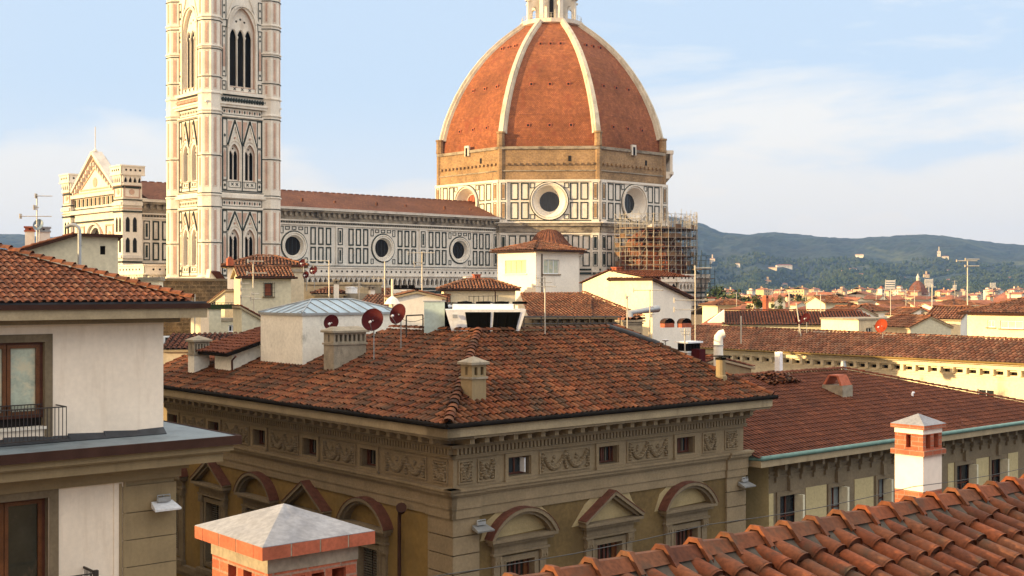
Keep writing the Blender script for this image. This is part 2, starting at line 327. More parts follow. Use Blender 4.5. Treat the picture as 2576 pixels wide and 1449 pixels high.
def cover(mb, base, u, w, n, r0, r1, ln, mat, tint, k=5, lift=.02, flip=1, hgt=.85, lip_shade=None):
    vs = []
    for (dist, r, l) in ((0, r0, lift), (ln, r1, 0)):
        for i in range(k + 1):
            t = math.pi * i / k; vs.append(base + w * dist + u * (r * math.cos(t)) + n * (flip * r * hgt * math.sin(t) + l))
    mb.mesh(vs, [(i, i + 1, k + 2 + i, k + 1 + i) for i in range(k)], mat, True, tint)
    if lip_shade: mb.mesh([v + w * .02 for v in vs[:k + 1]], [list(range(k + 1))], lip_shade)  # dark end face paints the shade under each tile lip
def tile_roof(mb, pts, cw=.22, rl=.36, mat='tile_old', bed='tile_bed_shade', jit=1.0, k=4, channel=False, hgt=.8, off=0, hole=None, lift=.09):
    """pts: coplanar outline, pts[0]->pts[1] is the eave"""
    pts = [Vector(p) for p in pts]; A = pts[0]; u = (pts[1] - pts[0]).normalized()
    n = (pts[1] - pts[0]).cross(pts[2] - pts[0]).normalized()
    if n.z < 0: n = -n
    w = n.cross(u).normalized()
    if w.z < 0: w = -w
    mb.poly(pts, bed)
    poly = [((p - A).dot(u), (p - A).dot(w)) for p in pts]
    a0 = min(a for a, b in poly); a1 = max(a for a, b in poly); b1 = max(b for a, b in poly)
    rnd = random.Random(int(a1 * 100 + b1 * 7)); ni = max(1, round((a1 - a0) / cw)); cw = (a1 - a0) / ni
    for i in range(ni):
        a = a0 + (i + .5) * cw; ja = 0; j = 0; b = -.05
        while b < b1:
            ok = inpoly(a, min(b + rl * .5, b1 - 1e-3), poly)
            if ok and not (hole and hole(a, b)):
                ln_ = rl * 1.12
                for f_ in (1, .8, .6, .4, .25):
                    if inpoly(a, b + ln_ * f_, poly): break
                ln_ *= f_
                q = A + u * (a + rnd.uniform(-.012, .012) * jit) + w * (b + rnd.uniform(-.045, .045) * jit + .09 * jit * noise.noise(Vector((a * .45, b * .3, 2)))) + n * (off + .02 + rnd.uniform(0, .012) * jit + .03 * jit * noise.noise(Vector((a * .35, b * .4, 7))))
                tw = rnd.uniform(-.045, .045) * jit
                u2 = (u + w * tw).normalized(); w2 = (w - u * tw).normalized()
                cover(mb, q, u2, w2, n, cw * .385, cw * .30, ln_, mat, .12 + rnd.random() * .879, k, cw * lift, 1, hgt, bed if k >= 5 else None)
                if channel:
                    q2 = A + u * (a + cw * .5) + w * (b + rnd.uniform(-.02, .02)) + n * (off + .045)
                    cover(mb, q2, u, w, n, cw * .30, cw * .25, ln_, mat, rnd.random() * .1 + .02, k, .02, -1, .45)  # darkest tints put the gap shade into the channel tiles
            b += rl
    return u, w, n
def caps(mb, a, b, r=.12, ln=.36, mat='tile_old', k=6, hgt=.8, lift=.03, jit=1):
    a, b = Vector(a), Vector(b); d = b - a; L = d.length; w = d.normalized(); u = w.cross(Z).normalized(); n = u.cross(w).normalized()
    if n.z < 0: n = -n
    c = max(1, int(L / ln)); rnd = random.Random(int(L * 100))
    for i in range(c):
        cover(mb, a + w * (L * i / c) + n * (rnd.uniform(0, .015) * jit) + u * (rnd.uniform(-.015, .015) * jit), u, w, n, r, r * .84, L / c * 1.12, mat, rnd.random() * .998 + .001, k, lift, 1, hgt)
def roof(mb, x0, x1, y0, y1, z, pitch, style='hip', cw=.25, rl=.4, mat='tile_mid', bed='tile_bed_shade', eave='fascia', tiles=True, thick=.12, gable=None):
    """hip / gx (ridge along x) / gy / sx+ sx- sy+ sy- sheds (rising towards that side) ; returns ridge height"""
    dx, dy = x1 - x0, y1 - y0; V = lambda a, b, c: Vector((a, b, c)); S = []; caplines = []
    if style == 'hip':
        h = min(dx, dy) / 2; zr = z + pitch * h
        if dx >= dy: a, b = V(x0 + h, y0 + h, zr), V(x1 - h, y0 + h, zr)
        else: a, b = V(x0 + h, y0 + h, zr), V(x0 + h, y1 - h, zr)
        c = [V(x0, y0, z), V(x1, y0, z), V(x1, y1, z), V(x0, y1, z)]
        if dx >= dy: S = [[c[0], c[1], b, a], [c[1], c[2], b], [c[2], c[3], a, b], [c[3], c[0], a]]; caplines = [(c[0], a), (c[3], a), (c[1], b), (c[2], b), (a, b)]
        else: S = [[c[0], c[1], a], [c[1], c[2], b, a], [c[2], c[3], b], [c[3], c[0], a, b]]; caplines = [(c[0], a), (c[1], a), (c[2], b), (c[3], b), (a, b)]
    elif style == 'gx':
        zr = z + pitch * dy / 2; m = (y0 + y1) / 2; S = [[V(x0, y0, z), V(x1, y0, z), V(x1, m, zr), V(x0, m, zr)], [V(x1, y1, z), V(x0, y1, z), V(x0, m, zr), V(x1, m, zr)]]; caplines = [(V(x0, m, zr), V(x1, m, zr))]
    elif style == 'gy':
        zr = z + pitch * dx / 2; m = (x0 + x1) / 2; S = [[V(x0, y1, z), V(x0, y0, z), V(m, y0, zr), V(m, y1, zr)], [V(x1, y0, z), V(x1, y1, z), V(m, y1, zr), V(m, y0, zr)]]; caplines = [(V(m, y0, zr), V(m, y1, zr))]
    elif style == 'sy+': zr = z + pitch * dy; S = [[V(x0, y0, z), V(x1, y0, z), V(x1, y1, zr), V(x0, y1, zr)]]
    elif style == 'sy-': zr = z + pitch * dy; S = [[V(x1, y1, z), V(x0, y1, z), V(x0, y0, zr), V(x1, y0, zr)]]
    elif style == 'sx+': zr = z + pitch * dx; S = [[V(x0, y1, z), V(x0, y0, z), V(x1, y0, zr), V(x1, y1, zr)]]
    elif style == 'sx-': zr = z + pitch * dx; S = [[V(x1, y0, z), V(x1, y1, z), V(x0, y1, zr), V(x0, y0, zr)]]
    for p in S:
        if tiles:
            tile_roof(mb, [q + Z * .02 for q in p], cw, rl, mat, bed)
        else: mb.poly([q + Z * .02 for q in p], mat)
        mb.prism([q - Z * (thick) for q in p], (0, 0, thick), eave)
    if tiles:
        for a, b in caplines: caps(mb, a + Z * .05, b + Z * .05, cw * .55, rl, mat)
    return zr
def window(parent, pl, s0, s1, z0, z1, mfr='metal_white', mgl='glass_dark', d=-.12, bars=1, fw=.07, sill=True, rail=0, name='window', msill='stone_beige', label=None):
    mb = MB(); frame(mb, pl, s0, s1, z0, z1, fw, d - .05, d, mfr)
    for i in range(bars):
        c = s0 + (s1 - s0) * (i + 1) / (bars + 1); fbox(mb, pl, c - fw * .45, c + fw * .45, z0 + fw, z1 - fw, d - .05, d, mfr)
    if rail:
        for i in range(rail):
            c = z0 + (z1 - z0) * (i + 1) / (rail + 1); fbox(mb, pl, s0 + fw, s1 - fw, c - .02, c + .02, d - .04, d - .01, mfr)
    if sill: fbox(mb, pl, s0 - .12, s1 + .12, z0 - .08, z0 - .002, -.02, .1, msill)
    wdw = mb.build(name, parent, label=label)
    g = MB(); g.poly([pl.p(s0 + .01, z0 + .01, d - .03), pl.p(s1 - .01, z0 + .01, d - .03), pl.p(s1 - .01, z1 - .01, d - .03), pl.p(s0 + .01, z1 - .01, d - .03)], mgl)
    g.build('pane', wdw)
    return wdw
def house(name, label, cat, o, rot, wr, wl, z0, z1, style='hip', pitch=.33, over=.4, mw='plaster_white', mr='plaster_white', wins=(), cw=.25, rl=.4, tmat='tile_mid', tiles=True, gut='gutter_brown', group=None, ms=None):
    """o: nearest corner (world xy); right face runs along local x, left face along local y. wins: (face 'R'/'L', s0,s1,z0,z1, kwargs)"""
    t = thing(name, label, cat, (o[0], o[1], 0), rot, group)
    plR = Pl((0, 0, 0), (1, 0, 0), (0, -1, 0)); plL = Pl((0, 0, 0), (0, 1, 0), (-1, 0, 0)); mb = MB()
    hr = [rectp(*w_[1:5]) for w_ in wins if w_[0] == 'R']; hl = [rectp(*w_[1:5]) for w_ in wins if w_[0] == 'L']
    oR, oL = rectp(0, wr, z0, z1), rectp(0, wl, z0, z1); g1 = oR; g2 = oL; bk = rectp(0, wr, z0, z1); rt = rectp(0, wl, z0, z1)
    if style == 'gy': g1 = oR[:3] + [(wr / 2, z1 + pitch * wr / 2)] + oR[3:]; bk = g1
    if style == 'gx': g2 = oL[:3] + [(wl / 2, z1 + pitch * wl / 2)] + oL[3:]; rt = g2
    if style == 'sy+': g2 = [(0, z0), (wl, z0), (wl, z1 + pitch * wl), (0, z1)]; rt = g2; bk = rectp(0, wr, z0, z1 + pitch * wl)
    if style == 'sx+': g1 = [(0, z0), (wr, z0), (wr, z1 + pitch * wr), (0, z1)]; bk = g1; rt = rectp(0, wl, z0, z1 + pitch * wr)
    if style == 'sx-': g1 = [(0, z0), (wr, z0), (wr, z1), (0, z1 + pitch * wr)]; bk = g1; g2 = rectp(0, wl, z0, z1 + pitch * wr)
    wall(mb, plR, g1, hr, mr, .22); wall(mb, plL, g2, hl, mw, .22)
    wall(mb, Pl((0, wl, 0), (1, 0, 0), (0, 1, 0)), bk, [], mr); wall(mb, Pl((wr, 0, 0), (0, 1, 0), (1, 0, 0)), rt, [], mw)
    mb.build('wall', t)
    for w_ in wins: window(t, plR if w_[0] == 'R' else plL, *w_[1:5], **(w_[5] if len(w_) > 5 else {}))
    if style == 'flat':
        mb = MB(); mb.box(-.1, wr + .1, -.1, wl + .1, z1, z1 + .18, ms or 'cement_old'); mb.build('roof', t); return t
    rb = MB()
    z1o = z1 - pitch * over if style in ('hip',) else z1
    if style == 'hip': roof(rb, -over, wr + over, -over, wl + over, z1 - pitch * over + .12, pitch, 'hip', cw, rl, tmat, tiles=tiles)
    elif style == 'gx': roof(rb, -over * .6, wr + over * .6, -over, wl + over, z1 - pitch * over + .12, pitch, 'gx', cw, rl, tmat, tiles=tiles)
    elif style == 'gy': roof(rb, -over, wr + over, -over * .6, wl + over * .6, z1 - pitch * over + .12, pitch, 'gy', cw, rl, tmat, tiles=tiles)
    elif style[:2] in ('sy', 'sx'): roof(rb, -over, wr + over, -over, wl + over, z1 - pitch * over + .12, pitch, style, cw, rl, tmat, tiles=tiles)
    rb.build('roof', t)
    if gut and style in ('hip', 'gx', 'sy+'):
        gb = MB(); gb.tube([(-over, -over - .06, z1 - pitch * over + .08), (wr + over, -over - .06, z1 - pitch * over + .08)], .07, gut)
        if style == 'hip': gb.tube([(-over - .06, -over, z1 - pitch * over + .08), (-over - .06, wl + over, z1 - pitch * over + .08)], .07, gut)
        gb.build('gutter', t)
    return t
# ================================================================== ground, hills, air
def ss(x, a, b):
    t = min(1, max(0, (x - a) / (b - a))); return t * t * (3 - 2 * t)
mb = MB(); mb.poly([(-9000, -600, 0), (9000, -600, 0), (9000, 9000, 0), (-9000, 9000, 0)], 'asphalt'); tag(mb.build('ground'), kind='structure')
SKY_LINE = [(-700, 640), (-300, 600), (0, 588), (120, 596), (400, 610), (800, 600), (1200, 575), (1500, 545), (1660, 540), (1740, 556), (1765, 563), (1790, 575), (1820, 585), (1880, 590), (1920, 585), (1950, 583), (2010, 590), (2080, 597), (2140, 601), (2200, 598), (2260, 593), (2320, 590), (2370, 593), (2420, 600), (2500, 611), (2576, 616), (2700, 622), (3000, 640), (3500, 650)]
def skyl(px):
    for (a, ya), (b, yb) in zip(SKY_LINE[:-1], SKY_LINE[1:]):
        if a <= px <= b: return ya + (yb - ya) * ss(px, a, b) * .5 + (yb - ya) * (px - a) / (b - a) * .5
    return SKY_LINE[0][1] if px < 0 else SKY_LINE[-1][1]
YR = 5600.0
def hz_(s, Y):
    h = (CY - skyl(s * F + CX)) / F * YR + EYE
    f = ss(Y, 2300, YR) * .62 + max(0, min(1, (Y - 2500) / (YR - 2500))) ** 1.5 * .38
    n = noise.fractal(Vector((s * 9, Y * .0011, .3)), 1.0, 2.1, 5) * .16 * ss(Y, 2600, 3600) * (1 - ss(Y, YR - 700, YR))
    sp = abs(noise.noise(Vector((s * 16 + 3, Y * .0004, 2)))) * .22 * (1 - ss(Y, YR - 1200, YR)) * ss(Y, 2700, 3600)
    back = 1 - .6 * ss(Y, YR, YR + 1400)
    return max(.0, h * (f + n - sp)) * back
mb = MB(); NS, NY = 420, 120; vs = []; fs = []
for j in range(NY + 1):
    Y = 2300 + 4600 * j / NY
    for i in range(NS + 1):
        s = -.62 + 1.35 * i / NS
        h = hz_(s, Y); tr = noise.noise(Vector((s * Y * .035, Y * .035, 0))) * 5 + noise.noise(Vector((s * Y * .012, Y * .012, 4))) * 7
        vs.append((s * Y, Y, h + tr * ss(h, 5, 40) - 1))
for j in range(NY):
    for i in range(NS): a = j * (NS + 1) + i; fs.append((a, a + 1, a + NS + 2, a + NS + 1))
mb.mesh(vs, fs, 'hill'); tag(mb.build('hills'), kind='structure')
# wooded belt at the foot of the hills, one mass
def blob(mb, c, r, h, mat, tint, rnd, n=7, m=4):
    vs = []; fs = []
    for i in range(m + 1):
        ph = math.pi * i / m
        for k in range(n):
            t = 2 * math.pi * k / n + i * .4; q = rnd.uniform(.75, 1.2)
            vs.append((c[0] + r * q * math.sin(ph) * math.cos(t), c[1] + r * q * math.sin(ph) * math.sin(t), c[2] + h * .5 * (1 - math.cos(ph)) * q))
    for i in range(m):
        for k in range(n): fs.append((i * n + k, i * n + (k + 1) % n, (i + 1) * n + (k + 1) % n, (i + 1) * n + k))
    mb.mesh(vs, fs, mat, False, tint)
rnd = random.Random(11); mb = MB()
for i in range(8500):
    s = rnd.uniform(.13, .47); Y = 2350 + 1900 * rnd.random() ** 1.5
    cl = noise.noise(Vector((s * 30, Y * .004, 1)))
    if cl < -.28: continue
    r = rnd.uniform(3.5, 7.5); h = rnd.uniform(7, 13); blob(mb, (s * Y, Y, max(0, hz_(s, Y)) - 1), r, h, 'woods', min(.99, max(.01, .4 + cl * .8 + rnd.uniform(-.25, .25))), rnd)
tag(mb.build('woodland'), 'green woodland covering the foot of the hills behind the city', 'woodland', None, 'stuff')
# air
mb = MB(); mb.box(-6500, 6500, -700, 8200, -1.5, 420, 'asphalt')
hm = bpy.data.materials.new('haze_air'); hm.use_nodes = True; hn = hm.node_tree; hn.nodes.clear()
pv = hn.nodes.new('ShaderNodeVolumePrincipled'); pv.inputs['Color'].default_value = (.28, .50, 1, 1); pv.inputs['Density'].default_value = .000054; pv.inputs['Anisotropy'].default_value = .1
ho = hn.nodes.new('ShaderNodeOutputMaterial'); hn.links.new(pv.outputs[0], ho.inputs['Volume'])
o = mb.build('haze'); o.data.materials.clear(); o.data.materials.append(hm); o['kind'] = 'stuff'
# ================================================================== villas on the hills
def villa(px, py, Y, wd, ht, dp, mats, label, tower=False, rf=True, cat='villa', group=None):
    s = (px - CX) / F; Y = 2400.0; pb = py + 5
    while Y < 5500 and hz_(s, Y) < zat(pb, Y): Y += 15
    k = (Y / 3300.0); wd *= k; ht *= k * .8; x = s * Y; z = hz_(s, Y); zt = z + ht; z0 = z - 6
    t = thing('hill_villa', label, cat, (x, Y, 0), random.uniform(-25, 25), group)
    mb = MB(); mb.box(-wd / 2, wd / 2, -dp / 2, dp / 2, z0, zt, mats)
    if tower: mb.box(-wd * .12, wd * .12, -dp * .2, dp * .2, zt, zt + ht * .9, mats)
    for i in range(int(wd / 5)):
        a = -wd / 2 + 2.5 + i * 5; mb.box(a - .7, a + .7, -dp / 2 - .08, -dp / 2 + .1, zt - ht * .6, zt - ht * .35, 'glass_dark')
    mb.build('wall', t)
    if rf:
        mb = MB(); roof(mb, -wd / 2 - 1, wd / 2 + 1, -dp / 2 - 1, dp / 2 + 1, zt, .3, 'hip', tiles=False, mat='tile_far'); 
        if tower: roof(mb, -wd * .12 - .5, wd * .12 + .5, -dp * .2 - .5, dp * .2 + .5, zt + ht * .9, .4, 'hip', tiles=False, mat='tile_far')
        mb.build('roof', t)
for a in [(1792, 658, 3500, 14, 15, 12, 'far_wall_0', 'small lit house high on the wooded hill, leftmost of the hill villas', True),
          (1856, 668, 3600, 12, 12, 10, 'far_wall_2', 'pale cubic house among the trees between the lit house and the long villa'),
          (1972, 671, 3700, 42, 10, 16, 'far_wall_2', 'long white villa on its terrace on the hillside'),
          (1944, 674, 3720, 22, 5, 10, 'far_wall_0', 'low annex at the left end of the long white villa'),
          (1931, 711, 2700, 16, 13, 13, 'far_wall_1', 'yellow villa with a small tower at the wooded foot of the hills', True),
          (1973, 716, 2720, 16, 9, 13, 'far_wall_1', 'low yellow villa just right of the yellow villa with the tower'),
          (2162, 641, 4300, 22, 7, 10, 'far_wall_2', 'tiny pale farmhouse high in the middle of the hillside'),
          (2145, 678, 3500, 20, 9, 14, 'far_wall_2', 'cream house right of the long villa, near the hamlet on the slope'),
          (2122, 681, 3500, 12, 6, 9, 'far_wall_0', 'small cream outbuilding left of the hamlet on the slope'),
          (2168, 690, 3300, 30, 6, 12, 'far_wall_0', 'long low cream house below the hamlet on the slope'),
          (2362, 641, 4500, 9, 16, 9, 'far_wall_4', 'small grey castle tower standing alone high on the hill', True),
          (2378, 646, 4500, 18, 7, 10, 'far_wall_4', 'low wing beside the grey castle tower on the hill'),
          (2330, 695, 3100, 14, 12, 12, 'far_wall_1', 'small yellow house in the woods above the stadium floodlights', True),
          (2270, 698, 3000, 16, 7, 12, 'far_wall_2', 'white house in the woods left of the small yellow house'),
          (2390, 703, 3000, 22, 5, 12, 'far_wall_3', 'low pinkish house in the woods right of the floodlights'),
          (2545, 700, 3000, 30, 8, 12, 'far_wall_0', 'long cream house at the right end of the wooded hill foot'),
          (2390, 678, 3600, 22, 4, 10, 'far_wall_4', 'low pale farm buildings in a clearing on the slope')]:
    villa(*a)
# ================================================================== distant city
rnd = random.Random(5); protos = []
def far_house(kind):
    r2 = random.Random(kind * 17 + 3); wd = r2.uniform(7, 13); dp = r2.uniform(7, 11); ht = 20; wm = 'far_wall_%d' % (kind % 5)
    t = thing('city_house', 'x', 'house', group='distant city houses'); mb = MB()
    mb.box(-wd / 2, wd / 2, -dp / 2, dp / 2, -25, 0, wm)
    for st in range(4):
        for i in range(int(wd / 3)):
            a = -wd / 2 + 1.5 + i * 3; z = -2.6 - st * 3.3
            mb.box(a - .5, a + .5, -dp / 2 - .05, -dp / 2 + .2, z, z + 1.5, 'glass_dark' if (i + st) % 3 else 'shutter')
        for i in range(int(dp / 3.4)):
            a = -dp / 2 + 1.7 + i * 3.4; z = -2.6 - st * 3.3; mb.box(-wd / 2 - .05, -wd / 2 + .2, a - .5, a + .5, z, z + 1.5, 'shutter')
    if kind % 4 == 3: mb.box(-wd * .2, wd * .25, -dp * .2, dp * .3, 0, 3.2, wm)
    mb.build('wall', t); mb = MB(); st = ['gx', 'gy', 'hip', 'hip'][kind % 4]
    if kind % 4 == 3: roof(mb, -wd * .2 - .4, wd * .25 + .4, -dp * .2 - .4, dp * .3 + .4, 3.2, .3, 'gx', tiles=False, mat='tile_far'); roof(mb, -wd / 2 - .6, wd / 2 + .6, -dp / 2 - .6, dp / 2 + .6, 0, .3, 'hip', tiles=False, mat='tile_far')
    else: roof(mb, -wd / 2 - .6, wd / 2 + .6, -dp / 2 - .6, dp / 2 + .6, 0, .34, st, tiles=False, mat='tile_far')
    a = r2.uniform(-wd * .3, wd * .3); mb.build('roof', t)
    mb = MB(); mb.box(a - .4, a + .4, -.6, .6, .4, 3.4, wm); mb.box(a - .6, a + .6, -.8, .8, 3.4, 3.6, 'brick_plain'); mb.build('chimney', t)
    return t, wd
protos = [far_house(k) for k in range(10)]; used = set()
def dup(root, loc, rot, label=None, group=None):
    r = root.copy(); col.objects.link(r); r.location = loc; r.rotation_euler = (0, 0, R(rot))
    if label: r['label'] = label
    if group: r['group'] = group
    for ch in list(root.children):
        c = ch.copy(); col.objects.link(c); c.parent = r
        for g in list(ch.children): d = g.copy(); col.objects.link(d); d.parent = c
    return r
KINDS_L = ['cream gable-roofed house', 'ochre gable-roofed house', 'pale hip-roofed house', 'house with a raised attic storey', 'grey-cream gable-roofed house']
Y = 175.0; cnt = 0
def bandname(Y): return 'among the nearer roofs of the distant city' if Y < 420 else ('in the middle of the distant city' if Y < 1100 else 'in the far haze of the city below the hills')
while Y < 2350 and cnt < 285:
    smin, smax = .165, (.36 if Y < 230 else .425)
    x = smin * Y + rnd.uniform(0, 8)
    while x < smax * Y and cnt < 285:
        k = rnd.randrange(10); pr, wd = protos[k]
        top = rnd.uniform(15, 20.5) if Y < 500 else rnd.uniform(11, 20)
        if Y > 1100: top = rnd.uniform(12, 24)
        y = Y + rnd.uniform(-.04, .04) * Y; rot = 40 + rnd.choice([0, 0, 90, -90]) + rnd.uniform(-10, 10)
        lab = 'distant %s %s house %s' % (['cream', 'ochre', 'whitish', 'brownish', 'greyish'][k % 5], ['gabled', 'side-gabled', 'hipped', 'raised-attic'][k % 4], bandname(Y))
        if k not in used: used.add(k); pr.location = (x, y, top); pr.rotation_euler = (0, 0, R(rot)); pr['label'] = lab
        else: dup(pr, (x, y, top), rot, lab)
        cnt += 1; x += wd * rnd.uniform(1.15, 1.9) * (1 if Y < 900 else 1.35)
    Y *= 1.135
# church cupola far right
t = thing('church_dome', 'brick cupola with lantern of a distant church between the floodlights', 'church dome', (P(2309, 745, 1100).x, 1100, 0))
mb = MB(); mb.lathe([(9, 10), (9, 19)], 'far_wall_3', 8); mb.build('drum', t)
mb = MB(); mb.lathe([(9.8, 19), (9, 22), (7, 26), (4, 29.5), (1.4, 31.5)], 'nave_tile', 8); mb.build('dome', t)
mb = MB(); mb.lathe([(1.4, 31.3), (1.4, 34), (1.8, 34), (0, 38)], 'far_wall_2', 8); mb.build('lantern', t)
t = thing('bell_tower', 'small pale bell tower rising over the roofs left of the brick cupola', 'bell tower', (P(2217, 745, 800).x, 800, 0), 35)
mb = MB(); mb.box(-2.2, 2.2, -2.2, 2.2, 0, 21, 'far_wall_2'); mb.box(-2.6, 2.6, -2.6, 2.6, 21, 21.6, 'far_wall_2'); mb.box(-1.6, 1.6, -1.6, 1.6, 21.6, 24.5, 'far_wall_2'); mb.box(-.6, .6, -1.65, -1.5, 22, 24, 'dark_inside'); mb.build('shaft', t)
mb = MB(); mb.lathe([(2.2, 24.5), (0, 26.5)], 'tile_far', 4, ph=45); mb.build('roof', t)
# stadium floodlights
for k, (px, top, bot, wpx, Yf, lab) in enumerate([(2240, 703, 738, 24, 1700, 'tall stadium floodlight with curved lit panel, leftmost of the four'), (2337, 701, 720, 20, 1900, 'stadium floodlight with slatted panel above the brick cupola'),
                                               (2402, 716, 735, 8, 2200, 'thin stadium floodlight seen edge-on left of the roof antenna'), (2498, 711, 724, 13, 2000, 'dim grey stadium floodlight above the roof of the right-hand house')]):
    m_ = Yf / F; x = P(px, 0, Yf).x; t = thing('stadium_floodlight', lab, 'floodlight', (x, Yf, 0), 0, 'stadium floodlights')
    mb = MB(); zt, zb = zat(top, Yf), zat(bot, Yf); wq = wpx * m_ / 2
    mb.box(-.7, .7, 0, 1.4, 0, zb + 2, 'metal_mast'); mb.build('mast', t)
    mb = MB(); nr = 6
    for i in range(nr):
        za = zb + (zt - zb) * i / nr; bend = .9 * math.sin(math.pi * i / nr) * 2
        mb.box(-wq - bend + 1, wq - bend + 1, -.6, .6, za, za + (zt - zb) / nr * .62, 'marble')
    for sx in (-1, 1): mb.box(sx * wq - .4, sx * wq + .4, .0, .8, zb, zt, 'metal_mast')
    mb.build('lamp_panel', t)
# trees beyond the near roofs
def tree(px, ytop, Y, zb, wd, label, kind='round', seed=1, n=1400):
    rnd = random.Random(seed); x = P(px, 0, Y).x; zt = zat(ytop, Y); t = thing('cypress_tree' if kind == 'cypress' else 'broadleaf_tree', label, 'tree', (x, Y, 0))
    H = zt - zb; mb = MB(); mb.tube([(0, 0, 0), (.1, 0, zb), (.2, .1, zb + H * .5)], .35, 'bark', 6, .1)
    for k in range(5): a = k * 1.3; mb.tube([(.1, 0, zb + H * .15), (math.cos(a) * wd * .3, math.sin(a) * wd * .3, zb + H * .5)], .12, 'bark', 5, .03)
    mb.build('trunk', t); mb = MB(); cl = []
    for k in range(26):
        a = rnd.uniform(0, 6.28); zz = rnd.random()
        rr = wd * .5 * (math.sin(math.pi * min(.97, zz * .85 + .12)) if kind == 'round' else (1 - zz) ** .7 * .8 + .05) * rnd.uniform(.4, 1); cl.append((math.cos(a) * rr, math.sin(a) * rr, zb + H * (zz * .92 + .04), wd * rnd.uniform(.10, .19), rnd.random()))
    for k in range(n):
        c = cl[k % len(cl)]; v = Vector((rnd.gauss(0, 1), rnd.gauss(0, 1), rnd.gauss(0, 1))).normalized() * c[3] * rnd.uniform(.5, 1.1); q = Vector(c[:3]) + v
        a = Vector((rnd.uniform(-1, 1), rnd.uniform(-1, 1), rnd.uniform(-1, 1))).normalized(); b = a.cross(Vector((rnd.uniform(-1, 1), rnd.uniform(-1, 1), 1))).normalized(); sz = wd * .045
        mb.poly([q - a * sz, q + b * sz * .7, q + a * sz, q - b * sz * .7], 'leaf', min(.99, max(.01, c[4] + rnd.uniform(-.2, .2))))
    mb.build('crown', t)
for a in [(1903, 742, 168, 16, 3.4, 'dark round tree left of the brick chimney behind the red roof', 'round', 3), (1889, 756, 166, 16, 2.6, 'low bushy tree at the foot of the dark round tree', 'round', 4),
          (1943, 744, 170, 16, 1.7, 'dark pointed cypress just right of the brick chimney', 'cypress', 5), (1963, 741, 172, 16, 2.0, 'broader cypress second from the brick chimney', 'cypress', 6),
          (1956, 760, 165, 16, 3.2, 'low dark bushy tree beneath the two cypresses', 'round', 7), (1805, 733, 420, 10, 16, 'brown-green round tree beside the scaffold at the edge of the city', 'round', 8), (1846, 741, 400, 10, 18, 'wide green tree right of the brown-green tree', 'round', 9),
          (2012, 740, 420, 12, 9, 'dark tree in the city between the cypresses and the floodlights', 'round', 10), (2035, 746, 410, 12, 13, 'wide low tree right of the dark city tree', 'round', 14), (2103, 742, 600, 12, 8, 'narrow cypress among the far roofs', 'cypress', 12), (2190, 742, 620, 12, 10, 'small cypress among the far roofs left of the bell tower', 'cypress', 15),
          (2342, 755, 420, 14, 14, 'bright green round tree below the second floodlight', 'round', 13), (2255, 748, 700, 12, 14, 'small round tree below the tall curved floodlight', 'round', 16), (2412, 766, 330, 14, 5, 'tiny round tree left of the cream attic house', 'round', 17)]:
    tree(*a)
# ================================================================== bell tower of the cathedral
T = thing('cathedral_bell_tower', 'tall square marble bell tower with pink and green inlay beside the cathedral', 'bell tower', (-48.7, 209, 0), 42)
H0 = 6.2; BO = 5.5; MT = 'marble_tower'
faces = {'S': Pl((0, -H0, 0), (1, 0, 0), (0, -1, 0)), 'W': Pl((-H0, 0, 0), (0, 1, 0), (-1, 0, 0)), 'N': Pl((0, H0, 0), (1, 0, 0), (0, 1, 0)), 'E': Pl((H0, 0, 0), (0, 1, 0), (1, 0, 0))}
G, PK, DK = 'marble_green', 'marble_pink', 'dark_inside'
ST = [(26.9, 37.9), (40.9, 52.9)]
holesT = []
for zb, zt in ST:
    for c in (-1.45, 1.45): holesT.append(archp(c, .92, zb + 1.75, zb + 6.3, 1.5))
holesT.append(archp(0, 2.35, 58.0, 67.6, 3.6, 8))
mb = MB()
for k, pl in faces.items(): wall(mb, pl, rectp(-H0, H0, 0, 84), holesT if k in 'SW' else [], MT, .8, PK if k == 'S' else MT)
mb.poly([(-H0, -H0, 84), (H0, -H0, 84), (H0, H0, 84), (-H0, H0, 84)], MT); mb.box(-4.6, 4.6, -4.6, 4.6, 20, 80, DK); mb.build('wall', T)
for sx in (-1, 1):
    for sy in (-1, 1):
        mb = MB(); cx, cy = sx * BO, sy * BO; mb.lathe([(1.92, 0), (1.92, 84)], MT, 8, (cx, cy, 0), ph=22.5)
        for z in (26.3, 32.4, 38.2, 40.4, 46.5, 53.2, 59.2, 63.7, 68.3, 73, 78.5): mb.lathe([(1.93, z - .1), (2.05, z - .08), (2.05, z + .03), (1.93, z + .05)], G, 8, (cx, cy, 0), ph=22.5)
        for z in (26.6, 39.9, 53.6, 56.4, 68.7, 63.95): mb.lathe([(1.93, z), (2.1, z + .1), (2.1, z + .3), (1.93, z + .4)], MT, 8, (cx, cy, 0), ph=22.5)
        for k in range(8):
            a = R(45 * k); out = Vector((math.cos(a), math.sin(a), 0)); p8 = Pl((cx + out.x * 1.775, cy + out.y * 1.775, 0), (-out.y, out.x, 0), out)
            for z0, z1 in ((27.4, 32), (32.9, 37.6), (41.6, 46.1), (47, 52.6), (57.4, 58.8), (59.6, 63.2), (64.6, 67.8), (69.5, 72.6), (73.5, 78)):
                fbox(mb, p8, -.17, .17, z0, z1, .005, .05, PK)
                frame(mb, p8, -.3, .3, z0 - .2, z1 + .2, .035, .004, .03, PK)
        mb.build('buttress', T)
def ring(z0, z1, e, m=MT):
    mb = MB(); mb.box(-H0 - e, H0 + e, -H0 - e, H0 + e, z0, z1, m); mb.build('cornice', T)
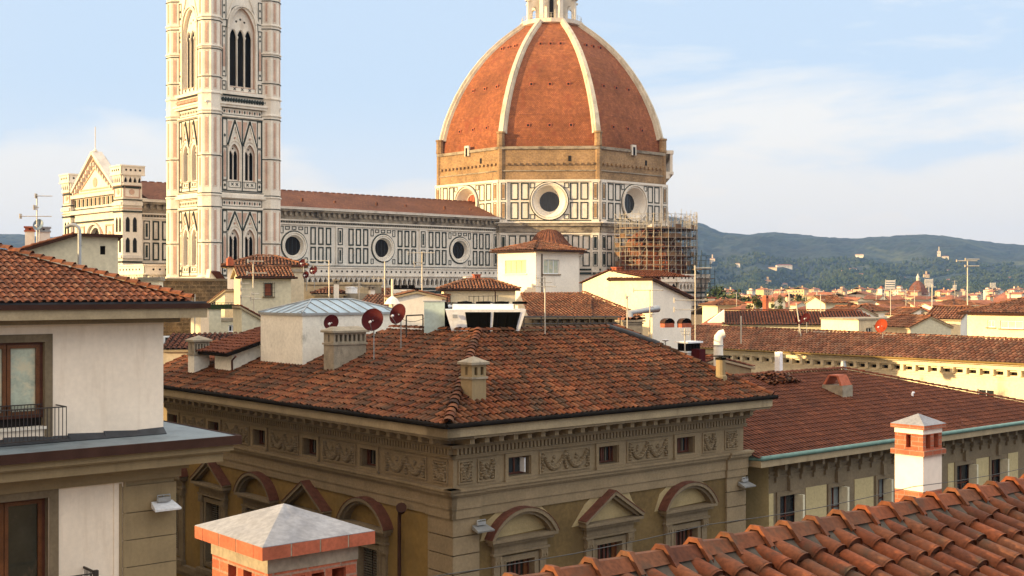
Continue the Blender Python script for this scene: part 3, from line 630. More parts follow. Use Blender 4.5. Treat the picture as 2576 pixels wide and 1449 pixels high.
for z0, z1, e, m in ((25.6, 26.2, .5, MT), (26.2, 26.5, .25, G), (38.0, 38.3, .25, MT), (39.75, 40.3, .55, MT), (40.3, 40.6, .35, MT), (40.6, 40.75, .2, G), (53.05, 53.3, .3, MT), (54.6, 55.0, .6, MT), (55, 55.3, .8, MT), (56.5, 56.7, .3, G), (56.7, 57.2, .5, MT), (77.8, 78.6, .5, MT), (79, 80, 1, MT), (80, 83.5, 1.6, MT), (83.5, 84.2, 2, MT)): ring(z0, z1, e, m)
def cross(mb, pl, c, z, r, m, d0=.01, d1=.06, w=.1): band(mb, pl, [(c - r, z - r), (c + r, z + r)], w, d0, d1, m); band(mb, pl, [(c - r, z + r), (c + r, z - r)], w, d0, d1 + .01, m)
for k in 'SW':
    pl = faces[k]; mb = MB()
    for z0 in (38.4, 53.4):       # frieze with small lozenges
        frame(mb, pl, -3.7, 3.7, z0, z0 + 1.15, .09, .005, .05, G)
        for i in range(15): c = -3.3 + i * .47; fpoly(mb, pl, [(c, z0 + .28), (c + .17, z0 + .57), (c, z0 + .86), (c - .17, z0 + .57)], .005, .05, PK if i % 2 else G)
    for i in range(24): c = -5.6 + i * .49; fpoly(mb, pl, [(c, 55.5), (c + .18, 55.85), (c, 56.2), (c - .18, 55.85)], .005, .45, G if k == 'S' else PK)
    for zb, zt in ST:
        frame(mb, pl, -3.75, 3.75, zb, zt, .16, .005, .1, G)
        for sg in (-1, 1):
            a, b = sorted((sg * 2.78, sg * 3.62)); m_ = (a + b) / 2
            for z0, z1 in ((zb + .2, zb + 1.7), (zb + 1.8, zb + 7.2), (zb + 7.3, zt - .2)): frame(mb, pl, a, b, z0, z1, .1, .004, .09, G)
            fpoly(mb, pl, [(m_ - .2, zb + 2.3), (m_ + .2, zb + 2.3), (m_ + .2, zb + 6.2), (m_, zb + 6.8), (m_ - .2, zb + 6.2)], .004, .06, PK)
            for q in (zb + .95, zb + 9.1): fpoly(mb, pl, [(m_, q - .3), (m_ + .2, q), (m_, q + .3), (m_ - .2, q)], .004, .06, G)
        fbox(mb, pl, -.07, .07, zb + .2, zt - .2, .004, .11, G)
        for c in (-1.4, 1.4):
            band(mb, pl, [(c - 1.27, zb + 7.6), (c, zt - .35), (c + 1.27, zb + 7.6)], .2, .01, .16, G)
            band(mb, pl, [(c - 1.05, zb + 7.5), (c, zt - 1.05), (c + 1.05, zb + 7.5)], .16, .008, .22, MT)
            band(mb, pl, [(c - 1.2, zb + 1.6), (c - 1.2, zb + 6.4)] + [(c + 1.2 * math.cos(t), zb + 6.4 + 1.9 * math.sin(t) ** .8) for t in [math.pi * (1 - i / 10) for i in range(1, 10)]] + [(c + 1.2, zb + 6.4), (c + 1.2, zb + 1.6)], .14, .008, .14, MT)
            for sg in (-1, 1):
                fpoly(mb, pl, [(c + sg * 1.2, zb + 8.5), (c + sg * 1.2, zt - .5), (c + sg * .45, zt - .5)], .004, .05, PK)
                for q in (.28, .5, .72): fpoly(mb, pl, [(c + sg * 1.1 * q, zb + 8.6 + 1.7 * (1 - q)), (c + sg * (1.1 * q + .12), zb + 8.4 + 1.7 * (1 - q)), (c + sg * (1.1 * q - .12), zb + 8.4 + 1.7 * (1 - q))], .004, .06, G)
            fpoly(mb, pl, circ(c, zb + 8.75, .17, 8), .004, .25, PK)
            for q in (-.42, .42): cross(mb, pl, c + q, zb + 1.15, .2, G)
            frame(mb, pl, c - 1.1, c + 1.1, zb + .6, zb + 1.65, .07, .004, .07, G)
    # top storey
    for sg in (-1, 1):
        a, b = sorted((sg * 2.95, sg * 3.72)); m_ = (a + b) / 2
        for z0, z1 in ((57.4, 58.9), (59.6, 67.8), (68.8, 72.6)): frame(mb, pl, a, b, z0, z1, .1, .004, .09, G)
        fpoly(mb, pl, [(m_ - .2, 61.2), (m_ + .2, 61.2), (m_ + .2, 64.2), (m_, 65), (m_ - .2, 64.2)], .004, .06, PK)
        for q in (60.4, 66.2, 66.9, 70, 71.2, 58.15): fpoly(mb, pl, [(m_, q - .24), (m_ + .17, q), (m_, q + .24), (m_ - .17, q)], .004, .06, G)
    arc = [(-2.6, 57.4), (-2.6, 67.6)] + [(2.6 * math.cos(t), 67.6 + 3.95 * math.sin(t) ** .85) for t in [math.pi * (1 - i / 14) for i in range(1, 14)]] + [(2.6, 67.6), (2.6, 57.4)]
    band(mb, pl, arc, .3, .008, .25, MT); band(mb, pl, [(a * 1.12, z + .1) for a, z in arc[1:-1]], .12, .006, .12, G)
    band(mb, pl, [(-2.9, 69), (0, 76.5), (2.9, 69)], .3, .006, .2, MT)
    for i in range(3): cross(mb, pl, -1.4 + 1.4 * i, 57.75, .2, G)
    frame(mb, pl, -2.5, 2.5, 57.3, 58.1, .08, .004, .07, PK)
    mb.build('inlay', T)
    # tracery windows
    for zb, zt in ST:
        for c in (-1.45, 1.45):
            mb = MB(); out = archp(c, .92, zb + 1.75, zb + 6.3, 1.5); wall(mb, pl, out, [archp(c + q, .39, zb + 1.95, zb + 5.9, .8, 4) for q in (-.44, .44)] + [circ(c, zb + 7.05, .16, 8)], MT, .12, MT, None, -.55)
            mb.tube([pl.p(c, zb + 1.9, -.4), pl.p(c, zb + 6.1, -.4)], .07, MT); mb.lathe([(.07, 0), (.16, .25), (.16, .33)], MT, 6, tuple(pl.p(c, zb + 5.9, -.4)))
            mb.build('window', T)
    mb = MB(); wall(mb, pl, archp(0, 2.35, 58, 67.6, 3.6, 8), [archp(q, .60, 58.3, 66.3, 1.3, 5) for q in (-1.4, 0, 1.4)] + [circ(q, z, .2, 8) for q, z in ((-.75, 69), (0, 69.4), (.75, 69))], MT, .15, MT, None, -.6)
    for q in (-.7, .7): mb.tube([pl.p(q, 58.1, -.45), pl.p(q, 66.5, -.45)], .1, MT); mb.lathe([(.1, 0), (.24, .35), (.24, .5)], MT, 6, tuple(pl.p(q, 66, -.45)))
    for q in (-1.4, 0, 1.4): band(mb, pl, [(q - .66, 66.2)] + [(q + .66 * math.cos(t), 66.4 + 1.35 * math.sin(t)) for t in [math.pi * (1 - i / 8) for i in range(1, 8)]] + [(q + .66, 66.2)], .12, -.6, -.48, 'marble')
    mb.build('window', T)
# ================================================================== cathedral
D = thing('cathedral', 'great marble cathedral with an octagonal red-tiled dome and white ribs', 'cathedral', (9.7, 302, 0), 42)
W = 'marble'
plS = Pl((0, -10.5, 0), (1, 0, 0), (0, -1, 0)); plA = Pl((0, -21, 0), (1, 0, 0), (0, -1, 0))
OC = [-100.4, -79.6, -58.3, -37.8]
mb = MB(); wall(mb, plS, rectp(-112, -24, 26, 41), [circ(c, 33.2, 2.16, 24) for c in OC], W, .9, W)
wall(mb, Pl((0, 10.5, 0), (1, 0, 0), (0, 1, 0)), rectp(-112, -24, 26, 41), [], W)
fbox(mb, plS, -112, -24, 28.3, 28.75, 0, .35, G); fbox(mb, plS, -112, -24, 28.95, 29.3, 0, .3, G); fbox(mb, plS, -112, -24, 29.5, 29.7, 0, .2, W); fbox(mb, plS, -112, -24, 37.35, 37.6, 0, .3, W); fbox(mb, plS, -112, -24, 37.6, 38.1, 0, .12, 'marble_old')
fbox(mb, plS, -112, -24, 38.1, 38.35, 0, .35, W); fbox(mb, plS, -112, -24, 39.9, 40.3, 0, 1.0, 'marble_old'); fbox(mb, plS, -112, -24, 40.3, 40.75, 0, 1.25, W)
fbox(mb, plS, -112, -24, 38.35, 39.9, 0, .25, 'marble_old')
for i in range(70): c = -111 + i * 1.25; fbox(mb, plS, c, c + .5, 39.1, 39.9, .25, .75, 'marble_old')
for i in range(150): c = -111.5 + i * .58; fpoly(mb, plS, [(c, 37.68), (c + .2, 37.85), (c, 38.02), (c - .2, 37.85)], .12, .17, G)
mb.build('nave_wall', D)
mb = MB()
def panel_col(mb, pl, c, wd, rows, w=.26, d=.1, inner=None):
    for z0, z1 in rows: frame(mb, pl, c - wd / 2, c + wd / 2, z0, z1, w, .004, d, G)
for i, oc in enumerate(OC):
    band(mb, plS, [(oc + 2.9 * math.cos(t), 33.2 + 2.9 * math.sin(t)) for t in [2 * math.pi * i_ / 32 for i_ in range(33)]], .24, .01, .07, G)
    for q in (4.35, 6.15, 7.95):
        for sg in (-1, 1):
            c = oc + sg * q
            if c > -26 or c < -111: continue
            panel_col(mb, plS, c, 1.25, ((29.95, 33.15), (33.55, 37.0)))
    for sg in (-1.5, 0, 1.5): panel_col(mb, plS, oc + sg, 1.0, ((36.35, 37.0),), .13)
    for sg in (-1, 1): panel_col(mb, plS, oc + sg * 2.75, .7, ((29.95, 31.0), (35.6, 37.0)), .12)
for c in [-110.2, -90, -69, -48, -27.6]:
    fbox(mb, plS, c - .95, c + .95, 29.7, 37.3, 0, .22, W)
    p2 = Pl((0, -10.72, 0), (1, 0, 0), (0, -1, 0))
    for z0, z1 in ((29.95, 33.1), (33.6, 37)): frame(mb, p2, c - .6, c + .6, z0, z1, .16, .004, .08, G); fbox(mb, p2, c - .2, c + .2, z0 + .5, z1 - .5, .004, .06, G)
for sg in (-6.2, -4.2): panel_col(mb, plS, -104.6 + sg * 0 + (sg + 6.2) * .95, 1.5, ((29.95, 33.15), (33.55, 37.0)), .2)
mb.build('inlay', D)
def round_window(pl, c, z, ro, ri, dep, mat, mg='glass_dark', par=D, proud=.3, bars=3):
    mb = MB(); n = 32; prof = [(ro, 0), (ro, proud), (ro - .22, proud), (ro - .25, proud * .3), (ro - .45, proud * .3), (ro - .5, proud * .6), (ro - .62, proud * .6), (ri + .12, -dep), (ri, -dep), (ri, -dep - .2)]
    vs = []; fs = []
    for r, d in prof:
        for a, q in circ(c, z, r, n): vs.append(pl.p(a, q, d))
    for i in range(len(prof) - 1):
        for k in range(n): fs.append((i * n + k, i * n + (k + 1) % n, (i + 1) * n + (k + 1) % n, (i + 1) * n + k))
    mb.mesh(vs, fs, mat); w_ = mb.build('round_window', par); g = MB(); g.mesh([pl.p(a, q, -dep - .15) for a, q in circ(c, z, ri + .05, n)], [list(range(n))], mg)
    for i in range(bars): a = c - ri + 2 * ri * (i + 1) / (bars + 1); h = math.sqrt(max(0, ri * ri - (a - c) ** 2)); fbox(g, pl, a - .04, a + .04, z - h, z + h, -dep - .14, -dep - .08, 'lead_dark')
    g.build('pane', w_)
for c in OC: round_window(plS, c, 33.2, 2.75, 1.85, .55, 'marble_tower', 'dark_inside')
mb = MB(); V = lambda a, b, c: Vector((a, b, c))
for sg in (-1, 1):
    mb.poly([V(-110, sg * 11.8, 40.6), V(-22, sg * 11.8, 40.6), V(-22, 0, 44.9), V(-110, 0, 44.9)], 'nave_tile')
for i in range(58): c = -109 + i * 1.5; mb.box(c, c + .9, -.25, .25, 44.8, 45.0, 'nave_tile')
for i in range(9): c = -104 + i * 9; mb.box(c, c + .4, -7.2 - (i % 2) * 2, -6.8 - (i % 2) * 2, 42, 42.7, 'nave_tile')
mb.build('nave_roof', D)
# aisle and its gallery
mb = MB()
plAW = Pl((-115, 0, 0), (0, 1, 0), (-1, 0, 0))
mb.box(-115, -24, -21, -10.5, 0, 25.8, W); mb.poly([V(-115, -21, 26.9), V(-24, -21, 26.9), V(-24, -10.4, 28.4), V(-115, -10.4, 28.4)], 'metal_roof_flat')
for i in range(4): fbox(mb, plA, -115, -24, 20 + i * 1.3, 20.5 + i * 1.3, 0, .1, G)
mb.build('aisle_wall', D)
mb = MB()
def gallery(mb, pl, a0, a1, zt, h=3.4, out=1.1, step=1.15, m=W):
    """parapet carried on little pointed corbel arches"""
    fbox(mb, pl, a0 - out, a1 + out, zt - .25, zt, out - .35, out + .15, m); fbox(mb, pl, a0 - out, a1 + out, zt - 1.5, zt - .25, out - .2, out, m); fbox(mb, pl, a0 - out, a1 + out, zt - 1.75, zt - 1.5, 0, out + .12, m)
    n = max(2, int((a1 - a0) / step)); st = (a1 - a0) / n
    for i in range(n):
        c = a0 + (i + .5) * st; fpoly(mb, pl, circ(c, zt - .85, .2, 6), out + .002, out + .05, DK)
        fbox(mb, pl, a0 + i * st - .13, a0 + i * st + .13, zt - h, zt - 1.75, 0, out * .8, m)
        wallp = [(c - st / 2 + .13, zt - 1.75), (c - st / 2 + .13, zt - 2.7), (c, zt - 1.95), (c + st / 2 - .13, zt - 2.7), (c + st / 2 - .13, zt - 1.75)]
        fpoly(mb, pl, wallp, out * .45, out * .75, m); fbox(mb, pl, c - st / 2 + .14, c + st / 2 - .14, zt - h, zt - 2.1, 0, .04, DK)
    fbox(mb, pl, a0, a1, zt - h - .5, zt - h, 0, .3, m); fbox(mb, pl, a0, a1, zt - h - 1.0, zt - h - .6, 0, .12, G)
gallery(mb, plA, -115, -26, 29.0); gallery(mb, plAW, -21, -11, 29.0)
mb.build('gallery', D)
# facade
mb = MB(); out = [(-12, 0), (12, 0), (12, 42.4), (8.8, 42.6), (0, 49.2), (-8.8, 42.6), (-12, 42.4)]
wall(mb, plAW, out, [circ(0, 33.4, 2.6, 20)] , 'marble_tower', .8, W, DK); wall(mb, plAW, out, [], 'marble_tower', d=-1.8)
band(mb, plAW, [(-9.2, 42.9), (0, 49.6), (9.2, 42.9)], .5, -1.2, .8, W); band(mb, plAW, [(-9, 42.6), (0, 48.5), (9, 42.6)], .3, 0, .4, PK)
for i in range(9):
    for sg in (-1, 1): q = .6 + i; zc = 48.2 - q * .64; fbox(mb, plAW, sg * q - .14, sg * q + .14, zc - .7, zc, 0, .7, W); fbox(mb, plAW, sg * q + .2, sg * q + .7, zc - .9, zc - .2, 0, .05, PK)
band(mb, plAW, [(-6.5, 43), (0, 46.8), (6.5, 43), (-6.5, 43)], .25, 0, .15, PK); fpoly(mb, plAW, circ(0, 44.2, .9, 12), 0, .1, PK)
for z0, z1, e, m in ((41.6, 42.2, .7, W), (42.2, 42.5, .4, PK), (38.6, 39.3, .8, W), (39.3, 39.6, .3, G), (37, 37.3, .3, G), (28.5, 29.2, .9, W), (24, 24.3, .2, G)): fbox(mb, plAW, -11.8, 11.8, z0, z1, 0, e, m)
for i in range(22): c = -9.5 + i * .9; fbox(mb, plAW, c, c + .45, 40, 41.4, 0, .12, PK if i % 2 else G)
for q in (-6.2, 6.2): frame(mb, plAW, q - 1.6, q + 1.6, 30, 36.4, .3, 0, .2, PK); fpoly(mb, plAW, archp(q, .9, 30.8, 34, 1.2), 0, .1, PK)
band(mb, plAW, [(3.3 * math.cos(t), 33.4 + 3.3 * math.sin(t)) for t in [2 * math.pi * i / 24 for i in range(25)]], .35, 0, .5, W)
band(mb, plAW, [(4.2 * math.cos(t), 32.2 + 4.4 * math.sin(t)) for t in [math.pi * i / 16 for i in range(17)]], .2, 0, .25, PK)
mb.build('facade', D)
mb = MB(); mb.tube([(-115, 0, 49), (-115, 0, 54.3)], .07, 'metal_mast', 5); mb.lathe([(.35, 0), (.5, .3), (0, .9)], W, 6, (-115, 0, 49.6)); mb.build('lightning_rod', D)
for sy in (-1, 1):
    mb = MB(); cx, cy = -114, sy * 11.2; mb.box(cx - 1.7, cx + 1.9, cy - 1.7, cy + 1.7, 0, 43.2, 'marble_tower')
    for pl, a in ((Pl((cx, cy - 1.7, 0), (1, 0, 0), (0, -1, 0)), 1.8), (Pl((cx - 1.7, cy, 0), (0, 1, 0), (-1, 0, 0)), 1.7)):
        gallery(mb, pl, -1.7, 1.7, 46.4, 3.0, .5, .85, 'marble_tower')
        for z0, z1, m in ((29.4, 29.7, G), (30.2, 30.7, W), (38.2, 38.5, G), (38.8, 39, PK), (39.4, 40, W), (40.3, 40.5, G)): fbox(mb, pl, -1.8, 1.9, z0, z1, 0, .18 if m != W else .35, m)
        for z0 in (31.2, 34.8):
            for q in (-.75, .55): fpoly(mb, pl, archp(q, .36, z0, z0 + 2, .6, 4), .004, .05, G); fpoly(mb, pl, archp(q, .24, z0 + .15, z0 + 1.9, .5, 4), .05, .07, DK)
        frame(mb, pl, -1.4, 1.5, 40.8, 42.9, .15, .004, .12, PK); fpoly(mb, pl, circ(0, 41.8, .5, 8), .004, .1, PK)
    mb.box(cx - 2.0, cx + 2.2, cy - 2.0, cy + 2.0, 44.8, 45.1, 'marble_tower'); mb.build('pier', D)
# octagon
def ov(Rr, k): a = R(22.5 + 45 * k); return Vector((Rr * math.cos(a), Rr * math.sin(a), 0))
FN = [0, 45, 90, 135, 180, 225, 270, 315]      # outward normals in the local frame
def fpl(Rr, deg): a = R(deg); o_ = Vector((math.cos(a), math.sin(a), 0)); ap = Rr * math.cos(R(22.5)); return Pl(o_ * ap, (-o_.y, o_.x, 0), o_), Rr * math.sin(R(22.5))
mb = MB()
for dg in FN:
    pl, hw = fpl(29.3, dg); vis = dg in (180, 225, 270, 315)
    wall(mb, pl, rectp(-hw, hw, 0, 48.9), [circ(0, 44.3, 3.5, 28)] if vis else [], W, 3.0, W)
    fbox(mb, pl, -hw, hw, 48.6, 49.1, 0, .3, W); fbox(mb, pl, -hw - .2, hw + .2, 38.7, 39.4, 0, .9, 'marble_old'); fbox(mb, pl, -hw, hw, 37.4, 38.7, 0, .45, 'marble_old'); fbox(mb, pl, -hw - .1, hw + .1, 39.4, 39.6, 0, 1.1, W); fbox(mb, pl, -hw, hw, 36.9, 37.2, 0, .25, W)
    fbox(mb, pl, -hw, hw, 39.9, 40.1, 0, .1, G); fbox(mb, pl, -hw, hw, 28.0, 28.5, 0, .3, G); fbox(mb, pl, -hw, hw, 28.9, 29.3, 0, .2, G)
mb.build('drum_wall', D)
mb = MB()
for dg in (180, 225, 270, 315):
    pl, hw = fpl(29.3, dg)
    for sg in (-1, 1):
        for q in (5.45, 7.75): panel_col(mb, pl, sg * q, 1.75, ((40.3, 44.1), (44.6, 48.4)), .24, .1)
        panel_col(mb, pl, sg * 3.8, 1.1, ((47.2, 48.4), (40.3, 41.4)), .14)
        fbox(mb, pl, sg * 10.2 - .85, sg * 10.2 + .85, 39.6, 48.6, 0, .3, W); p2 = Pl(pl.o + pl.out * .3, pl.sd, pl.out)
        for z0, z1 in ((40.3, 44.1), (44.6, 48.4)): frame(mb, p2, sg * 10.2 - .55, sg * 10.2 + .55, z0, z1, .13, .004, .06, G); fbox(mb, p2, sg * 10.2 - .3, sg * 10.2 + .3, z0 + .35, z1 - .35, .004, .05, 'web_brick')
        fbox(mb, pl, sg * 10.2 - .85, sg * 10.2 + .85, 28, 37.3, 0, .3, W)
        for z0, z1 in ((29.8, 33), (33.5, 36.7)): frame(mb, p2, sg * 10.2 - .55, sg * 10.2 + .55, z0, z1, .13, .004, .06, G); fbox(mb, p2, sg * 10.2 - .3, sg * 10.2 + .3, z0 + .35, z1 - .35, .004, .05, G)
    band(mb, pl, [(4.25 * math.cos(t), 44.3 + 4.25 * math.sin(t)) for t in [2 * math.pi * i_ / 40 for i_ in range(41)]], .22, .01, .06, G)
    for i in range(8):
        c = -8.2 + i * 2.34; panel_col(mb, pl, c, 1.6, ((29.8, 33), (33.5, 36.7)), .24)
mb.build('inlay', D)
for dg in (180, 225, 270, 315):
    pl, hw = fpl(29.3, dg); round_window(pl, 0, 44.3, 4.15, 2.25, 1.9, 'marble_tower' if dg != 180 else 'marble_tower', 'glass_dark' if dg != 180 else 'brick_plain', D, .5, 4)
# raw masonry ring
mb = MB()
for dg in FN:
    pl, hw = fpl(28.8, dg)
    wall(mb, pl, rectp(-hw, hw, 48.9, 56.6), [], 'web_brick'); fbox(mb, pl, -hw, hw, 55.9, 56.5, 0, .35, 'marble_old'); fbox(mb, pl, -hw, hw, 51, 51.25, 0, .2, 'marble_old')
    n = 15
    for i in range(n): c = -hw + 1.5 + (2 * hw - 3) * i / (n - 1); fbox(mb, pl, c - .28, c + .28, 52.4, 52.9, 0, .45, 'web_brick')
    fbox(mb, pl, 4.2, 4.8, 53.2, 54.4, 0, .08, DK)
    if dg in (180, 270): fbox(mb, pl, -.7, .7, 55.2, 57.6, 0, .5, W); fbox(mb, pl, -.35, .35, 55.2, 57.1, .5, .55, DK)
for k in range(8):
    v = ov(28.35, k); mb.lathe([(.8, 48.9), (.8, 56.6), (.95, 56.7), (.95, 57.2), (.9, 57.3), (.9, 59.4), (1.05, 59.5), (1.05, 59.9)], 'web_brick' , 8, (v.x, v.y, 0), ph=22.5)
mb.build('masonry_ring', D)
# marble balcony on the far right face
pl, hw = fpl(28.8, 315); mb = MB()
fbox(mb, pl, -hw, hw, 50.6, 51.6, -.2, 1.2, W); fbox(mb, pl, -hw, hw, 51.6, 52.2, 0, 2.1, W); fbox(mb, pl, -hw, hw, 56.4, 57.2, 0, 2.1, W)
for i in range(11):
    c = -hw + .5 + i * (2 * hw - 1) / 10; fbox(mb, pl, c - .28, c + .28, 52.2, 56.4, 1.3, 1.9, W)
    if i < 10: fpoly(mb, pl, [(c + .28, 56.4), (c + .28, 55), (c + 1.1, 56.1), (c + 1.85, 55), (c + 1.85, 56.4)], 1.4, 1.8, W)
mb.build('balcony', D)
# dome
PR = [(56.4, 27.9), (58.5, 27.75), (60.5, 27.35), (64, 26.4), (67, 25.2), (70, 23.8), (73, 22.1), (76, 20.1), (79, 17.75), (81.5, 15.4), (84, 12.7), (86, 10.2), (87.6, 8.0), (88.6, 6.8)]
def rz(z):
    for (a, ra), (b, rb) in zip(PR[:-1], PR[1:]):
        if a <= z <= b: return ra + (rb - ra) * (z - a) / (b - a)
    return PR[-1][1]
for k, dg in enumerate(FN):
    mb = MB(); a0, a1 = R(dg - 22.5), R(dg + 22.5); vs = []
    for z, r in PR: vs += [(r * math.cos(a0), r * math.sin(a0), z), (r * math.cos(a1), r * math.sin(a1), z)]
    mb.mesh(vs, [(2 * i, 2 * i + 1, 2 * i + 3, 2 * i + 2) for i in range(len(PR) - 1)], 'dome_tile')
    for z, q in ((61.2, .44), (71.0, .45), (81.6, .38)):
        r = rz(z); pl, hw = fpl(r, dg); c2 = rz(z + .9); sl = (r - c2) * .92
        for sg in (-1, 0, 1):
            c = sg * hw * q * 1.05; fbox(mb, pl, c - .42, c + .42, z - .15, z + .65, -.6, .12, 'brick_plain'); fbox(mb, pl, c - .24, c + .24, z, z + .48, -.5, .14, DK)
    mb.build('dome_face', D)
for k in range(8):
    mb = MB(); a = R(22.5 + 45 * k); e = Vector((math.cos(a), math.sin(a), 0)); t_ = Vector((-e.y, e.x, 0)); vs = []; pts = [p for p in PR if p[0] >= 58.4]
    pts = [(59.6, 27.55)] + [p for p in pts if p[0] > 60]
    for i, (z, r) in enumerate(pts):
        z2, r2 = pts[min(i + 1, len(pts) - 1)]; z1, r1 = pts[max(i - 1, 0)]; tn = Vector((r2 - r1, z2 - z1)).normalized(); on = Vector((tn.y, -tn.x)); wd = .78 - .3 * i / len(pts)
        for (o_, s_) in ((-.6, -1.5), (.35, -1.35), (.4, -1), (.95, -.8), (.95, .8), (.4, 1), (.35, 1.35), (-.6, 1.5)):
            q = e * (r + on.x * o_) + t_ * (wd * s_ * .85); vs.append((q.x, q.y, z + on.y * o_))
    mb.mesh(vs, [(i * 8 + j, i * 8 + j + 1, i * 8 + j + 9, i * 8 + j + 8) for i in range(len(pts) - 1) for j in range(7)] + [(0, 1, 2, 3, 4, 5, 6, 7)], 'rib_marble')
    mb.build('rib', D)
# lantern
Ln = MB(); Ln.lathe([(6.5, 88.0), (7.6, 88.4), (7.8, 89.3), (7.2, 89.4), (0, 89.4)], W, 16); Ln.lathe([(3.1, 89.4), (3.1, 102.5), (3.9, 103), (3.9, 103.6), (2.9, 104), (1.2, 109.8), (.5, 111)], W, 16, ph=22.5)
Ln.lathe([(0, 111), (1.0, 111.4), (1.2, 112.1), (.9, 112.9), (0, 113.3)], 'gold', 12)
for k in range(8):
    a = R(22.5 + 45 * k); e = Vector((math.cos(a), math.sin(a), 0)); t_ = Vector((-e.y, e.x, 0)); pb = Pl((0, 0, 0), e, t_)
    wall(Ln, Pl(t_ * .45, e, t_), [(2.9, 89.4), (6.3, 89.4), (6.3, 94.6), (5.2, 96), (4.4, 97.5), (2.9, 99)], [archp(4.7, .65, 89.5, 92.4, .8, 4, False)], W, .9); wall(Ln, Pl(-t_ * .45, e, -t_), [(2.9, 89.4), (6.3, 89.4), (6.3, 94.6), (5.2, 96), (4.4, 97.5), (2.9, 99)], [archp(4.7, .65, 89.5, 92.4, .8, 4, False)], W, .01)
    Ln.hexa([e * 6.3 + t_ * s_ * .45 + Z * z_ for s_, z_ in ((-1, 89.4), (1, 89.4))] + [e * 6.31 + t_ * s_ * .45 + Z * 89.4 for s_ in (1, -1)] + [e * 6.3 + t_ * s_ * .45 + Z * 94.6 for s_ in (-1, 1)] + [e * 6.31 + t_ * s_ * .45 + Z * 94.6 for s_ in (1, -1)], W)
    Ln.lathe([(.9, 94.5), (.9, 94.9), (.3, 95), (.35, 95.8), (0, 96.4)], W, 6, (e.x * 6.0, e.y * 6.0, 0))
    a2 = R(45 * k); e2 = Vector((math.cos(a2), math.sin(a2), 0)); pl = Pl(e2 * 2.87, (-e2.y, e2.x, 0), e2); fpoly(Ln, pl, archp(0, .5, 90.2, 100, 1, 5, False), .25, .3, DK)
Ln.build('lantern', D)
mb = MB()
for k in range(24):
    a = R(15 * k); a2 = R(15 * k + 15); mb.tube([(7.3 * math.cos(a), 7.3 * math.sin(a), 89.3), (7.3 * math.cos(a), 7.3 * math.sin(a), 90.6)], .05, 'metal_mast', 4)
    for z in (90.0, 90.6): mb.tube([(7.3 * math.cos(a), 7.3 * math.sin(a), z), (7.3 * math.cos(a2), 7.3 * math.sin(a2), z)], .035, 'metal_mast', 4)
mb.build('railing', D)
# south-west exedra with its fluted stone-tiled cone
c_ = Vector((math.cos(R(225)), math.sin(R(225)), 0)) * 30.5; mb = MB()
c_ += Vector((-.0, .0, 0)); mb.lathe([(6.8, 0), (6.8, 31.8), (7.3, 32), (7.3, 32.6)], W, 20, (c_.x, c_.y, 0)); mb.build('exedra_wall', D)
mb = MB(); mb.lathe([(7.6, 32.4), (5.6, 33.6), (4.2, 34.8), (3.4, 35.9), (2.6, 36.9), (1.6, 37.6), (.5, 37.9), (0, 37.95)], 'nave_tile', 32, (c_.x, c_.y, 0))
for k in range(32):
    a = R(11.25 * k); mb.tube([(c_.x + r * math.cos(a), c_.y + r * math.sin(a), z) for r, z in ((7.6, 32.45), (5.6, 33.65), (4.2, 34.85), (3.4, 35.95), (2.6, 36.95), (1.5, 37.7))], .16, 'nave_tile', 5, .06)
mb.build('exedra_roof', D)
# south tribune: half dome, body and gallery
TC = Vector((0, -32.3, 0)); mb = MB(); mb.lathe([(12.3, 0), (12.3, 25)], W, 8, TC, ph=22.5)
for k in range(8):
    a = R(45 * k); o_ = Vector((math.cos(a), math.sin(a), 0)); pl = Pl(TC + o_ * 12.3 * math.cos(R(22.5)), (-o_.y, o_.x, 0), o_)
    if o_.y < .5: gallery(mb, pl, -4.6, 4.6, 28.0, 3.2, .9); 
mb.poly([TC + Vector((12.3 * math.cos(R(22.5 + 45 * k)), 12.3 * math.sin(R(22.5 + 45 * k)), 26.2)) for k in range(8)], 'metal_roof_flat'); mb.build('tribune_wall', D)
mb = MB(); mb.lathe([(8.3, 26), (8.2, 29), (7.9, 29.4), (7.6, 31.2), (6.9, 33.3), (5.6, 35.3), (3.9, 36.9), (2, 37.9), (.6, 38.3)], 'dome_tile', 8, TC, ph=22.5)
mb.lathe([(.8, 38.2), (.8, 39.0), (0, 39.4)], W, 8, TC)
for k in range(8): a = R(22.5 + 45 * k); mb.tube([(TC.x + r * math.cos(a), TC.y + r * math.sin(a), z + .1) for r, z in ((8.2, 29), (7.6, 31.2), (6.9, 33.3), (5.6, 35.3), (3.9, 36.9), (1, 38.2))], .28, 'brick_plain', 5)
mb.build('tribune_dome', D)
